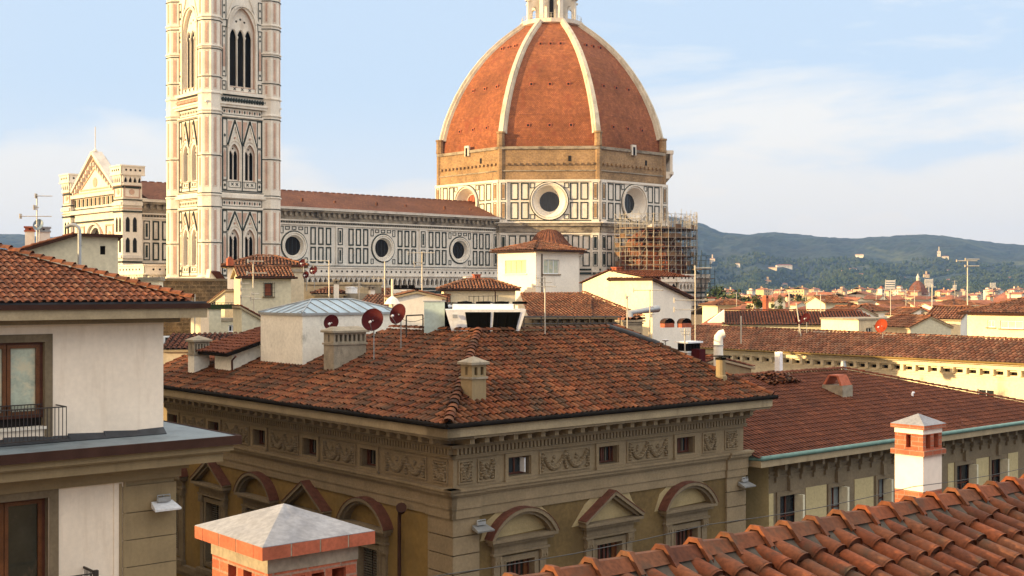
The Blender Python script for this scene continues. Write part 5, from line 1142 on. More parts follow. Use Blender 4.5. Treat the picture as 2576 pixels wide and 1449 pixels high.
antenna('tall antenna rising from the palace terrace in front of the white tower house', 1371, 697, 825, 50.5, [(699, 23, 1, 7, 22, 'h'), (710, 16, 18, 6, 16, 'h'), (721, 32, 30, 9, 20, 'h')], zb=22.6)
antenna('thin bare antenna mast in front of the lit gable house', 1578, 745, 810, 60, [(746, 4, 4, 2, 5, 'h')], zb=21.5)
antenna('antenna with two long booms before the shaded gable wall', 1635, 728, 862, 62, [(730, 42, 34, 10, 22, 'h'), (772, 1, 10, 4, 6, 'h'), (790, 1, 12, 4, 6, 'h')], zb=19.5)
antenna('tall antenna with wide cross booms right of the gable house', 1749, 670, 870, 60, [(674, 2, 42, 9, 26, 'h'), (755, 54, 50, 12, 24, 'h'), (779, 54, 2, 8, 14, 'h')], zb=19.5, r=.03)
antenna('slim antenna with a long comb-like boom at the middle of the cathedral aisle', 1062, 633, 738, 80, [(636, 36, 32, 12, 16, 'h'), (660, 22, 4, 6, 14, 'h'), (668, 20, 4, 5, 12, 'h')], zb=24.0)
antenna('antenna mast with a short cream panel arm left of the comb-like antenna', 968, 658, 740, 80, [(700, 34, 2, 3, 10, 'v')], zb=24.0, r=.03)
antenna('white antenna above the three small red dishes', 828, 655, 750, 78, [(656, 60, 2, 3, 6, 'h'), (668, 40, 3, 10, 16, 'h')], zb=24.0)
antenna('cream antenna in front of the cream tower house roof', 637, 655, 708, 76, [(657, 14, 26, 7, 14, 'h'), (687, 16, 34, 9, 14, 'h')], zb=25.0, r=.03)
antenna('thin dark antenna against the cream tower house wall', 638, 735, 782, 74, [(739, 6, 14, 4, 8, 'h'), (752, 8, 20, 4, 8, 'h')], zb=22.5)
antenna('dark antenna left of the barred window of the cream tower house', 607, 700, 775, 76, [(713, 2, 20, 6, 10, 'h'), (728, 2, 24, 6, 10, 'h'), (746, 2, 30, 6, 10, 'h')], zb=22.5)
antenna('rooftop antenna with three crossed booms at the far left against the sky', 93, 488, 570, 62, [(493, 3, 38, 8, 14, 'h'), (522, 7, 4, 4, 8, 'h'), (544, 42, 36, 9, 26, 'h')], zb=27.2)
antenna('thin mast behind the small cream house on the left', 490, 740, 850, 64, [], zb=21, r=.025)
antenna('lone antenna with three booms rising behind the cream attic house', 2434, 651, 752, 130, [(652, 6, 30, 5, 10, 'h'), (656, 28, 25, 8, 16, 'h'), (669, 7, 30, 6, 12, 'h')], zb=22.5, r=.05)
antenna('slanting pole on the ridge left of the paired red dishes', 2003, 762, 806, 95, [], zb=21.3, tilt=.35, r=.05)
antenna('small white toothbrush antenna beside the red box chimney', 1723, 826, 852, 56, [(833, 12, 14, 4, 14, 'v'), (841, 8, 12, 3, 12, 'v')], zb=20)
antenna('cluster mast of white aerials above the low tiled roofs', 903, 705, 790, 84, [(712, 6, 6, 3, 14, 'v'), (722, 10, 8, 2, 10, 'v')], zb=21)
antenna('thin roof aerial in the middle of the distant city', 2055, 733, 800, 180, [(734, 14, 16, 5, 12, 'h')], zb=18)
antenna('thin roof aerial right of the brick chimney, before the far houses', 1985, 733, 800, 170, [(735, 22, 26, 7, 10, 'h')], zb=18)
antenna('guyed aerial over the small yellow gable house', 2345, 716, 770, 160, [(722, 16, 10, 4, 8, 'h')], zb=20)
antenna('stick aerial on the shed of the far left of the long roof', 1864, 795, 815, 100, [], zb=20.5, r=.06)
# air conditioner on the terrace
ACt = thing('air_conditioner', 'big white rooftop air conditioner with slanted black grilles behind the palace ridge', 'air conditioner', (P(1168, 0, 50.2).x, 50.2, 0), 3)
k_ = 50.2 / F; z0, z1, z2 = 22.6, zat(778, 50.2), zat(765, 50.2); mb = MB()
xa, xb = (1120 - 1168) * k_, (1322 - 1168) * k_
mb.hexa([(xa + .45, -.1, z0), (xb - .45, -.1, z0), (xb - .45, .9, z0), (xa + .45, .9, z0), (xa, -.5, z1), (xb, -.5, z1), (xb, 1.3, z1), (xa, 1.3, z1)], 'metal_white'); mb.box(xa + .3, xb - .5, -.25, 1.1, z1, z2, 'metal_white'); mb.build('casing', ACt)
for j, (u0, u1) in enumerate(((.24, .565), (.60, .94))):
    mb = MB(); pt_ = lambda u, v: Vector((xa + .45, -.1, z0)) * (1 - u) * (1 - v) + Vector((xb - .45, -.1, z0)) * u * (1 - v) + Vector((xa, -.5, z1)) * (1 - u) * v + Vector((xb, -.5, z1)) * u * v + Vector((0, -.02, 0))
    mb.hexa([pt_(u0, .0), pt_(u1, .0), pt_(u1, .0) + Vector((0, .015, 0)), pt_(u0, .0) + Vector((0, .015, 0)), pt_(u0, .93), pt_(u1, .93), pt_(u1, .93) + Vector((0, .015, 0)), pt_(u0, .93) + Vector((0, .015, 0))], 'grille')
    for i in range(3):
        u = u0 + (u1 - u0) * (i + .5) / 3; mb.tube([pt_(u, 0) + Vector((0, -.01, 0)), pt_(u, .93) + Vector((0, -.01, 0))], .006, 'gutter_dark', 4)
    mb.build('grille', ACt)
mb = MB(); mb.box(xa + .3, xa + .5, -.52, -.50, z1 - .35, z1 - .2, 'metal_grey'); mb.build('badge', ACt)
mb = MB()
for i in range(4): c = xa + .8 + i * .75; mb.lathe([(.3, z2), (.3, z2 + .09), (.05, z2 + .11)], 'grille', 14, (c, .4, 0))
mb.build('fan', ACt)
CB = thing('metal_cabinet', 'pale green-grey metal cabinet left of the big white air conditioner', 'cabinet', (P(1093, 0, 51).x, 51, 0), 3)
mb = MB(); mb.box(-.42, .42, -.3, .5, 22.5, zat(759, 51), 'metal_pale'); mb.build('body', CB); mb = MB(); mb.box(-.46, .46, -.33, .53, zat(759, 51), zat(756.5, 51), 'metal_grey'); mb.build('lid', CB)
CB = thing('metal_cabinet', 'dark grey cabinet squeezed between the pale cabinet and the air conditioner', 'cabinet', (P(1140, 0, 51.8).x, 51.8, 0), 3)
mb = MB(); mb.box(-.36, .36, -.2, .4, 22.5, zat(761, 51.8), 'gutter_dark'); mb.tube([(-.2, -.3, zat(770, 51.8)), (.35, -.4, zat(765, 51.8))], .07, 'metal_white', 8); mb.build('body', CB)
RL = thing('roof_railing', 'dark metal railing along the terrace behind the palace ridge', 'railing', (0, 0, 0)); mb = MB(); a, b = P(1318, 797, 52.5), P(1560, 797, 57.5)
mb.tube([a, b], .035, 'metal_rail', 5); mb.tube([a - Z * .3, b - Z * .3], .025, 'metal_rail', 5); mb.build('rail', RL)
for k in range(7): q = a.lerp(b, k / 6); mb = MB(); mb.tube([q, Vector((q.x, q.y, 22.6))], .03, 'metal_rail', 5); mb.build('post', RL)
RL = thing('roof_railing', 'short railing between the tilted red dish and the pale cabinet', 'railing', (0, 0, 0)); mb = MB(); a, b = P(1022, 794, 51), P(1064, 792, 51.5); mb.tube([a, b], .03, 'metal_rail', 5); mb.build('rail', RL)
for k in range(2): q = a.lerp(b, k); mb = MB(); mb.tube([q, Vector((q.x, q.y, 22.6))], .03, 'metal_rail', 5); mb.build('post', RL)
# floodlights on facades
def floodlight(label, p, yaw, s=1.0, mat='metal_grey'):
    t = thing('wall_floodlight', label, 'floodlight', p, yaw, 'street floodlights'); mb = MB()
    mb.hexa([(-.42 * s, -.5 * s, -.12 * s), (.42 * s, -.5 * s, -.12 * s), (.36 * s, -.05, -.05 * s), (-.36 * s, -.05, -.05 * s), (-.42 * s, -.52 * s, -.06 * s), (.42 * s, -.52 * s, -.06 * s), (.34 * s, -.02, .12 * s), (-.34 * s, -.02, .12 * s)], mat); mb.build('housing', t)
    mb = MB(); mb.box(-.2 * s, .2 * s, -.22 * s, -.08 * s, .12 * s, .26 * s, 'metal_grey'); mb.tube([(-.2 * s, -.15, .1), (-.2 * s, -.15, .32 * s), (.2 * s, -.15, .32 * s), (.2 * s, -.15, .1)], .02, 'metal_grey', 4); mb.tube([(0, 0, .2 * s), (0, -.15, .3 * s)], .025, 'metal_grey', 5); mb.build('bracket', t)
p = PM(PAL) @ Vector((1.0, -.1, zat(1330, 41.6))); floodlight('grey floodlight on the palace corner beside the nearest curved pediment', p, PA, .85)
p = PM(PAL) @ Vector((LR - .2, -.1, zat(1219, 50.6))); floodlight('grey floodlight at the right end of the palace facade', p, PA, .85)
# vent pipe on left facade
t = thing('vent_pipe', 'dark brown vent pipe with round hood on the palace side wall', 'pipe', (0, 0, 0)); mb = MB()
a = PM(PAL) @ L_.p(2.75, 0, .25); b_ = PM(PAL) @ L_.p(2.35, 0, .45); zt = zat(1290, a.y)
mb.tube([Vector((a.x, a.y, 11)), Vector((a.x, a.y, zt - .2)), Vector((a.x, a.y, zt)) * .8 + Vector((b_.x, b_.y, zt + .1)) * .2, Vector((b_.x, b_.y, zt + .25))], .07, 'gutter_brown', 8); mb.build('pipe', t)
mb = MB(); mb.tube([Vector((b_.x, b_.y, zt + .15)), Vector((b_.x + .02, b_.y - .2, zt + .3))], .14, 'gutter_brown', 10, .19); mb.build('hood', t)
# ================================================================== red-roofed building to the right
RB = thing('red_roof_building', 'long grey building with a broad dark red tile roof and green gutter beside the palace', 'building', (10.9, 52.6, 0), 40)
o3 = Vector((10.37, 51, 0)); M4 = PM(RB); inv = M4.inverted(); A = inv @ Vector((10.37, 51, 18.0)); p_ = .338
A = Vector((A.x, A.y, 18.0)); vr = 7.6
pl = R_; mb = MB(); X1 = 30
RBW = [(1960, 2010, 1247), (2088, 2122, 1226), (2207, 2233, 1207), (2405, 2447, 1167), (2492, 2525, 1154)]
cr_ = []
for a, b, y in RBW:
    s0, s1 = pl.t(a, M4), pl.t(b, M4); cr_.append((s0, s1, pl.z(y, (s0 + s1) / 2, M4)))
cr_.append((cr_[-1][1] + 2.6, cr_[-1][1] + 3.5, cr_[-1][2])); zt = sum(c[2] for c in cr_) / len(cr_)
wall(mb, pl, rectp(0, X1, 0, 17.7), [rectp(s0, s1, zt - 1.9, zt) for s0, s1, _ in cr_], SG, .3, SG, 'dark_inside')
wall(mb, Pl((0, 0, 0), (0, 1, 0), (-1, 0, 0)), rectp(0, 14, 0, 17.7), [], 'plaster_cream'); mb.box(.4, X1, .4, 14, 0, 12, 'dark_inside'); mb.build('wall', RB)
for i, (s0, s1, _) in enumerate(cr_):
    mb = MB(); frame(mb, pl, s0 - .22, s1 + .22, zt - 2.1, zt + .22, .2, 0, .07, SG); fbox(mb, pl, (s0 + s1) / 2 - .13, (s0 + s1) / 2 + .13, zt + .22, zt + .75, 0, .16, SG)
    frame(mb, pl, s0, s1, zt - 1.9, zt, .05, -.25, -.18, 'wood_dark'); fbox(mb, pl, (s0 + s1) / 2 - .03, (s0 + s1) / 2 + .03, zt - 1.85, zt - .05, -.25, -.19, 'wood_dark'); fbox(mb, pl, s0 + .05, s1 - .05, zt - .95, zt - .9, -.25, -.19, 'wood_dark')
    w_ = mb.build('window', RB); mb = MB(); fbox(mb, pl, s0 + .05, s1 - .05, zt - 1.85, zt - .05, -.26, -.255, 'glass_pale' if i in (1, 2) else 'glass_dark'); mb.build('pane', w_)
    mb = MB(); fbox(mb, pl, s1 - .12, s1 + .02, zt - 1.9, zt - .02, -.15, .3, 'plaster_greenish'); mb.build('shutter', w_)
mb = MB()
for a, b, y in ((2026, 2078, 1221), (2149, 2196, 1196), (2384, 2400, 1178), (2450, 2488, 1146), (2535, 2560, 1130), (1869, 1886, 1190)):
    s0, s1 = pl.t(a, M4), pl.t(b, M4); s0 = max(s0, .0); s1 = max(s1, s0 + .3); z1 = zt + .2; mb = MB(); fbox(mb, pl, s0, s1, 12, z1, 0, .025, 'plaster_cream'); mb.build('plaster_panel', RB)
mb = MB(); fbox(mb, pl, 0, X1, zt + .85, zt + .93, 0, .05, SG); fbox(mb, pl, 0, X1, zt + 1.05, zt + 1.12, 0, .06, SG); mb.build('string_course', RB)
for i in range(33):
    c = .35 + i * .88
    mb = MB(); fbox(mb, pl, c, c + .17, 16.95, 17.6, 0, .22, SG); fbox(mb, pl, c, c + .17, 17.3, 17.6, .22, .6, SG); fbox(mb, pl, c + .03, c + .14, 16.7, 16.95, 0, .12, SG); mb.build('bracket', RB)
mb = MB(); fbox(mb, pl, A.x - .2, X1, 17.6, 17.9, -.1, -A.y + .02, 'fascia'); mb.build('cornice', RB)
mb = MB(); mb.tube([(A.x - .35, .8, 17.9), (A.x - .2, A.y - .06, 17.98), (X1, A.y - .06, 17.98)], .1, 'gutter_green', 8); mb.build('gutter', RB)
mb = MB(); apx = (inv @ Vector((18.1, 67.2, 0))).x; ey = A.y; L0 = Vector((-2.0, ey, 18.0)); L1 = Vector((X1 - 3.4, ey, 18.0)); Rz = 18.0 + p_ * vr
ridge_x = apx; slope = [Vector((A.x - .3, ey, 18.0)), Vector((apx + vr + 4.0, ey, 18.0)), Vector((apx, ey + vr, Rz)), Vector((-4, ey + vr, Rz)), Vector((-4, 2, 18.0 + p_ * (2 - ey)))]
u, w, n = tile_roof(mb, slope, .24, .40, 'tile_red', 'tile_bed_shade', jit=.2, k=4, hgt=.28)
mb.poly([slope[1] + Z * .02, Vector((apx + vr + 4, ey + 2 * vr, 18)), slope[2] + Z * .02], 'tile_red', .3); mb.poly([slope[3], slope[2], Vector((apx + vr + 4, ey + 2 * vr, 18)), Vector((-4, ey + 2 * vr, 18))], 'tile_red', .4)
caps(mb, slope[1] + Z * .04, slope[2] + Z * .05, .13, .4, 'tile_red'); caps(mb, slope[2] + Z * .04, slope[3] + Z * .04, .13, .4, 'tile_red'); mb.build('roof', RB)
def onred(px, py):
    d = Vector(((px - CX) / F, 1, (CY - py) / F)); dl = inv.to_3x3() @ d; ol = inv @ Vector((0, 0, EYE)); t = (18 - p_ * ey + p_ * ol.y - ol.z) / (dl.z - p_ * dl.y); return M4 @ (ol + dl * t)
q = onred(2100, 985); t = thing('chimney', 'low cement chimney capped with curved bricks on the dark red roof', 'chimney', (q.x, q.y, q.z), 42)
mb = MB(); mb.box(-.45, .45, -.75, .45, -.6, .35, 'cement_old'); mb.build('shaft', t); mb = MB()
mb.prism([(-.45, -.7, .36), (.45, -.7, .36), (.38, -.45, .85), (-.38, -.45, .85)], (0, .12, 0), 'brick_plain'); mb.prism([(-.45, .4, .36), (.45, .4, .36), (.38, .15, .85), (-.38, .15, .85)], (0, -.12, 0), 'brick_plain'); mb.box(-.38, .38, -.45, .15, .8, .86, 'brick_plain'); mb.build('cap', t)
q = onred(1962, 962); t = thing('tile_pile', 'heap of loose old tiles lying on the dark red roof', 'tile pile', (q.x, q.y, q.z), 40); mb = MB(); rr = random.Random(4)
for i in range(90):
    a = rr.uniform(-1.25, 1.25); b = rr.uniform(-.5, .6); h = max(0, .35 * (1 - abs(a) / 1.3)) * rr.random() + .36 * b + .08; an = rr.uniform(-.4, .4) + 1.2
    u = Vector((math.cos(an + 1.57), math.sin(an + 1.57), 0)); w_ = Vector((math.cos(an), math.sin(an), rr.uniform(-.1, .3))).normalized(); cover(mb, Vector((a, b, h)), u, w_, u.cross(w_) if u.cross(w_).z > 0 else -u.cross(w_), .09, .075, .38, 'tile_old', rr.random(), 4, .01)
mb.build('tiles', t)
q = onred(2295, 998); t = thing('roof_vent', 'tiny white bent vent on the dark red roof', 'vent', (q.x, q.y, q.z), 40); mb = MB(); mb.tube([(0, 0, -.1), (0, 0, .16), (.06, 0, .22), (.14, 0, .2)], .06, 'metal_white', 8); mb.build('pipe', t)
# flues at the seam between palace and red roof
t = thing('flue', 'tall white bent metal flue behind the right end of the palace roof', 'flue', (P(1807, 0, 58).x, 58, 0), 0); mb = MB(); k = 58 / F
mb.tube([(0, 0, 20), (0, 0, zat(858, 58)), (.02, 0, zat(848, 58)), (.12, 0, zat(841, 58)), (.28, 0, zat(838.5, 58))], .23, 'plaster_white', 10, .2); mb.build('pipe', t)
mb = MB(); mb.tube([(0, 0, zat(870, 58)), (0, 0, zat(868, 58))], .25, 'metal_grey', 10); mb.build('collar', t)
q = PM(PAL) @ onroof(1813, 955, 'R')
t = thing('flue', 'short pale cement flue with a flat metal cap near the palace roof edge', 'flue', (q.x, q.y, 0), PA); mb = MB(); mb.lathe([(.28, q.z - .6), (.26, q.z + .15), (.2, q.z + .2), (.2, zat(905, q.y))], 'plaster_beige', 12); mb.build('pipe', t)
mb = MB(); mb.box(-.16, .16, -.16, .16, zat(905, q.y), zat(899, q.y), 'gutter_dark'); mb.box(-.32, .32, -.32, .32, zat(897, q.y), zat(895, q.y), 'gutter_dark'); mb.build('cap', t)
t = thing('flue', 'square white flue with two prongs in front of the long lit cornice', 'flue', (P(1959, 0, 74).x, 74, 0), 45); mb = MB(); mb.box(-.17, .17, -.17, .17, 18, zat(890, 74), 'metal_white'); mb.build('pipe', t); mb = MB(); mb.box(-.17, -.1, -.17, .17, zat(890, 74), zat(885, 74), 'metal_white'); mb.box(.1, .17, -.17, .17, zat(890, 74), zat(885, 74), 'metal_white'); mb.build('prong', t)
t = thing('flue', 'small grey metal flue at the top corner of the dark red roof', 'flue', (P(2121, 0, 68).x, 68, 0), 45); mb = MB(); mb.tube([(0, 0, 20.3), (.0, 0, zat(908, 68))], .12, 'metal_grey', 8); mb.tube([(0, 0, 20.4), (0, 0, 20.9)], .22, 'metal_grey', 8, .14); mb.build('pipe', t)
chimney('chimney', 'white chimney head with square dark openings between the palace and the long roof', (P(1733, 0, 57).x, 57), 40, .85, .6, 19, zat(886, 57), .36, 'plaster_white', 'gutter_dark', 4, 3, 'flat', .1, band_m='metal_white', slot=.1)
t = thing('flue', 'dark red rusty box beside the white chimney head', 'flue', (P(1757, 0, 56.5).x, 56.5, 0), 40); mb = MB(); mb.box(-.2, .2, -.25, .25, 19.5, zat(878, 56.5), 'dish_red'); mb.build('box', t)
# lit rear wing behind the red ridge
house('low_rear_roof', 'low wing with a sunlit orange roof behind the ridge of the dark red roof', 'building', (P(1890, 0, 72).x, 72), 130, 9, 6, 10, 20.3, 'gx', .2, .2, 'plaster_beige', 'plaster_beige', tmat='tile_red', cw=.28, rl=.45, gut=None)
# ================================================================== long lit building on the right
A1, A2 = Vector((17.0, 101.6, 0)), Vector((33.6, 81.3, 0)); dirv = (A1 - A2).normalized(); ang = math.degrees(math.atan2(dirv.y, dirv.x))
LB = thing('long_building', 'long sunlit cream building with weathered tile roof and square attic vents, far right', 'building', (A2.x + (A2.x - A1.x) * .25, A2.y + (A2.y - A1.y) * .25, 0), ang)
M4 = PM(LB); plL = Pl((0, 0, 0), (1, 0, 0), (0, 1, 0)); LN = 42.5; zE = 20.0; ov_ = .75
wins = []
for px0, px1, yt, yb in ((2452, 2500, 981, 1002), (2300, 2322, 975, 990)):
    s0, s1 = sorted((plL.t(px0, M4), plL.t(px1, M4))); wins.append((s0, s1, plL.z(yb, s0, M4), plL.z(yt, s0, M4)))
w0 = wins[0]; wins = [(w0[0] + .0, w0[0] + 1.2, w0[3] - 1.9, w0[3])]
for k in range(1, 9): wins.append((w0[0] + k * 4.2, w0[0] + 1.1 + k * 4.2, w0[3] - 1.9, w0[3]))
vents = [(1.0 + i * .98, 1.66 + i * .98, zE - .80, zE - .56) for i in range(42)]
mb = MB(); wall(mb, plL, rectp(0, LN, 0, zE - .1), [rectp(*w_) for w_ in wins] + [rectp(*v_) for v_ in vents], 'plaster_yellow', .3, 'plaster_yellow', 'dark_inside'); mb.box(0, LN, -10.6, -.35, 0, zE - .2, 'plaster_yellow'); mb.build('wall', LB)
for w_ in wins: window(LB, plL, w_[0], w_[1], w_[2], w_[3], 'metal_white', 'glass_dark', -.12, 1, .06)
mb = MB(); fbox(mb, plL, 0, LN, zE - .97, zE - .89, 0, .12, 'plaster_yellow'); fbox(mb, plL, 0, LN, zE - 1.12, zE - .97, 0, .05, 'plaster_yellow'); fbox(mb, plL, 0, LN, zE - .42, zE - .1, 0, .3, 'plaster_yellow'); fbox(mb, plL, -.1, LN, zE - .1, zE - .02, -.1, ov_, 'plaster_yellow'); mb.build('cornice', LB)
for i in range(43): mb = MB(); c = .84 + i * .98; fbox(mb, plL, c - .13, c + .13, zE - .84, zE - .42, .0, .24, 'plaster_yellow'); mb.build('bracket', LB)
mb = MB(); mb.tube([plL.p(-.2, zE + .03, ov_ + .07), plL.p(LN, zE + .03, ov_ + .07)], .085, 'plaster_ochre', 8); mb.build('gutter', LB)
mb = MB(); pts = [Vector((-.3, ov_, zE)), Vector((LN, ov_, zE)), Vector((LN, ov_ - 5.3, zE + 1.6)), Vector((-.3, ov_ - 4.3, zE + 1.3))]; tile_roof(mb, pts, .34, .5, 'tile_mid', 'tile_bed_shade', jit=.35, k=6, channel=False, hgt=1.3, lift=.02)
mb.poly([pts[3], pts[2], Vector((LN, ov_ - 12, zE)), Vector((-.3, ov_ - 12, zE))], 'tile_mid', .4); caps(mb, pts[3] + Z * .06, pts[2] + Z * .06, .15, .42, 'tile_mid')
for s_ in (7.5, 13.2, 15.8, 18.5, 25): mb.prism([Vector((s_, ov_ - 4.9, zE + 1.56)), Vector((s_ + 1.3, ov_ - 4.8, zE + 1.53)), Vector((s_ + 1.2, ov_ - 4.4, zE + 1.42)), Vector((s_ + .1, ov_ - 4.4, zE + 1.42))], (0, 0, .05), 'cement_old')
mb.build('roof', LB)
# cream attic house at the right edge
def corner_house(px, Y): return (P(px, 0, Y).x, Y)
E1 = A2.lerp(A1, .04) + Vector((2.0, 2.0, 0))
house('attic_house', 'cream attic house with a small tile roof and curtained windows at the right edge', 'house', (P(2434, 0, 98).x, 98), -50.5, 12, 6, 17, zat(786, 96), 'hip', .3, .55, 'plaster_yellow', 'plaster_yellow',
      wins=[('R', 1.7, 2.3, zat(824, 96), zat(806, 96), dict(mgl='curtain_reflection', d=-.08, sill=True)), ('R', 2.75, 4.6, zat(826, 96), zat(806, 96), dict(mgl='curtain_reflection', d=-.08, bars=2)), ('R', 5.1, 6.8, zat(828, 95), zat(806, 96), dict(mgl='curtain_reflection', d=-.08, bars=2))], cw=.27, rl=.42)
# low dark-red roof row behind the long roof
t = thing('red_row_roof', 'low building with a long dull red roof behind the ridge of the long building', 'building', (P(1830, 0, 128).x, 128, 0), -8)
mb = MB(); mb.box(-.3, 15.5, 0, 9, 0, zat(812, 128), 'plaster_greenish'); mb.mesh([(-.31, 0, zat(812, 128)), (-2.0, 0, zat(812, 128)), (-.31, 0, zat(780, 128)), (-.31, 3, zat(812, 128)), (-2, 3, zat(812, 128)), (-.31, 3, zat(780, 128))], [(0, 1, 2), (3, 5, 4), (0, 2, 5, 3), (1, 4, 5, 2)], 'plaster_white'); mb.build('wall', t)
mb = MB(); z0 = zat(818, 126); z1 = zat(782, 132); tile_roof(mb, [Vector((-.6, -.6, z0)), Vector((16, -.6, z0)), Vector((14, 4.4, z1)), Vector((-.6, 4.4, z1))], .3, .5, 'tile_red', 'tile_bed_shade', k=3); mb.poly([Vector((14, 4.4, z1)), Vector((-.6, 4.4, z1)), Vector((-.6, 9.5, z0)), Vector((16, 9.5, z0))], 'tile_red', .4); caps(mb, (-.6, 4.4, z1 + .05), (14, 4.4, z1 + .05), .17, .5, 'tile_red'); mb.build('roof', t)
t = thing('chimney', 'slender red brick chimney standing among the cypresses', 'chimney', (P(1926, 0, 150).x, 150, 0), 40); mb = MB(); mb.box(-.27, .27, -.25, .25, 15, zat(756, 150), 'brick_plain'); mb.build('shaft', t)
mb = MB(); mb.box(-.42, .42, -.38, .38, zat(756, 150), zat(753, 150), 'brick_plain'); mb.box(-.27, .27, -.25, .25, zat(753, 150), zat(743, 150), 'brick_plain'); mb.box(-.14, .14, -.262, -.255, zat(750, 150), zat(745, 150), 'dark_inside'); mb.build('cap', t)
house('city_house', 'wide low house with orange roof and pale dormer left of the brick chimney', 'house', (P(1805, 0, 200).x, 200), 20, 6, 5, 0, zat(768, 200), 'hip', .25, .5, 'plaster_yellow', 'plaster_tan', cw=.35, rl=.6, gut=None)
house('city_house', 'cream house with a row of windows right of the paired red dishes', 'house', (P(2110, 0, 165).x, 165), 35, 5.5, 4, 0, zat(768, 165), 'hip', .3, .5, 'plaster_yellow', 'plaster_tan', wins=[('R', .5, 1.2, 20.6, 21.9), ('R', 2, 2.7, 20.6, 21.9), ('R', 3.6, 4.3, 20.6, 21.9)], cw=.35, rl=.6, gut=None)
house('city_house', 'small yellow gable house with a round window under the guyed aerial', 'house', (P(2328, 0, 120).x, 120), -40, 3.4, 5, 0, zat(802, 120), 'gx', .4, .35, 'plaster_white', 'plaster_yellow', wins=[('R', 1.2, 1.7, 21.2, 21.7)], cw=.3, rl=.5, gut=None)
house('city_house', 'grey-blue gabled dormer house right of the small yellow gable house', 'house', (P(2388, 0, 121).x, 121), -42, 2.6, 5, 0, zat(795, 121), 'gy', .5, .2, 'plaster_white', 'plaster_greenish', wins=[('R', 1.1, 1.5, 21.3, 22)], cw=.3, rl=.5, gut=None)
house('city_house', 'low house with a grey gable front just behind the orange dish', 'house', (P(2290, 0, 112).x, 112), 20, 4.5, 5, 0, zat(826, 112), 'gy', .4, .2, 'plaster_tan', 'plaster_greenish', cw=.3, rl=.5, gut=None)
house('city_house', 'flat-topped cream house with a terrace left of the orange dish', 'house', (P(2160, 0, 118).x, 118), 30, 6, 5, 0, zat(806, 118), 'flat', .2, .2, 'plaster_yellow', 'plaster_tan', wins=[('R', 1, 1.8, 19.8, 21.2), ('R', 3.2, 4, 19.8, 21.2)])
house('city_house', 'white house with red roof between the orange dish and the bell tower', 'house', (P(2236, 0, 185).x, 185), 35, 6, 5, 0, zat(775, 185), 'gx', .35, .4, 'plaster_white', 'plaster_pink', wins=[('R', 1, 2, 19.5, 21), ('R', 4, 5, 19.5, 21)], cw=.35, rl=.6, gut=None)
house('city_house', 'cream house with stacked terraces in front of the green round tree', 'house', (P(2400, 0, 190).x, 190), 30, 6, 5, 0, zat(770, 190), 'hip', .3, .4, 'plaster_yellow', 'plaster_tan', wins=[('R', 1, 2, 19.2, 20.8), ('R', 4, 5, 19.2, 20.8)], cw=.35, rl=.6, gut=None)
# ================================================================== white tower house and its neighbours
Yt = 100; zt = zat(629, Yt)
WT = house('tower_house', 'white tower house with two curtained windows and a tiled hip roof before the dome', 'tower house', (P(1348, 0, Yt).x, Yt), 40, 4.75, 4.85, 8, zt, 'hip', .28, .45, 'plaster_white', 'plaster_white',
      wins=[('R', .85, 2.55, zat(689, Yt), zat(652, Yt), dict(mgl='curtain_reflection', bars=2, d=-.1)), ('L', 1.2, 3.9, zat(688, Yt + 1), zat(654, Yt + 1), dict(mgl='blind_yellow', bars=3, d=-.05, mfr='blind_yellow', msill='plaster_white'))], cw=.25, rl=.4)
mb = MB(); mb.tube([(.62, -.06, zt - .3), (.62, -.06, 20)], .05, 'gutter_brown', 6); mb.build('downpipe', WT)
house('low_house', 'low yellow house with a tiled roof left of the white tower house', 'house', (P(1120, 0, 96).x, 96), 8, 5.5, 3.5, 14, zat(728, 96), 'hip', .35, .35, 'plaster_yellow', 'plaster_yellow', wins=[('R', 1.3, 1.9, 22.5, 23.6), ('R', 3.2, 3.8, 22.5, 23.6)], cw=.25, rl=.4)
chimney('chimney', 'small white chimney with brick head on the low yellow house', (P(1199, 0, 98.5).x, 98.5), 20, .5, .5, 24, zat(704, 98.5), .3, 'plaster_white', 'brick_plain', 1, 1, 'flat', .06, slot=.1)
chimney('chimney', 'squat pale chimney at the left of the low yellow house roof', (P(1180, 0, 98.8).x, 98.8), 20, .6, .5, 24, zat(707, 98.8), .18, 'plaster_white', 'plaster_white', 1, 1, 'pyramid', .1, capH=.1, slot=.1)
# gable house with sunlit and shaded walls (three blocks)
Yg = 92; c = corner_house(1641, Yg)
t = thing('gable_house', 'sunlit cream house with a shaded white side wall right of the white tower house', 'house', (c[0], c[1], 0), 130)
# local x runs away to the left (lit front), local -y faces the right-hand street
M4 = PM(t); plF = Pl((0, 0, 0), (1, 0, 0), (0, 1, 0)); plG = Pl((0, 0, 0), (0, -1, 0), (-1, 0, 0))
M3 = M4
s1 = plF.t(1536, M4); s2 = plF.t(1452, M4); za = zat(702, Yg); zb = zat(756, Yg)
s2 = max(s2, s1 + 2.5)
mb = MB(); g1 = plG.t(1738, M4); zk = zat(751, plG.p(g1, 0).x * 0 + (M4 @ plG.p(g1, 0)).y)
wall(mb, plF, rectp(0, s1, 12, za), [], 'plaster_yellow'); wall(mb, plG, [(0, 12), (g1, 12), (g1, zk), (0, za)], [], 'plaster_white')
wall(mb, Pl((0, -g1, 0), (1, 0, 0), (0, -1, 0)), rectp(0, s1, 12, zk), [], 'plaster_white'); wall(mb, Pl((s1, 0, 0), (0, -1, 0), (1, 0, 0)), [(0, 12), (g1, 12), (g1, zk), (0, za)], [], 'plaster_yellow')
mb.build('wall', t)
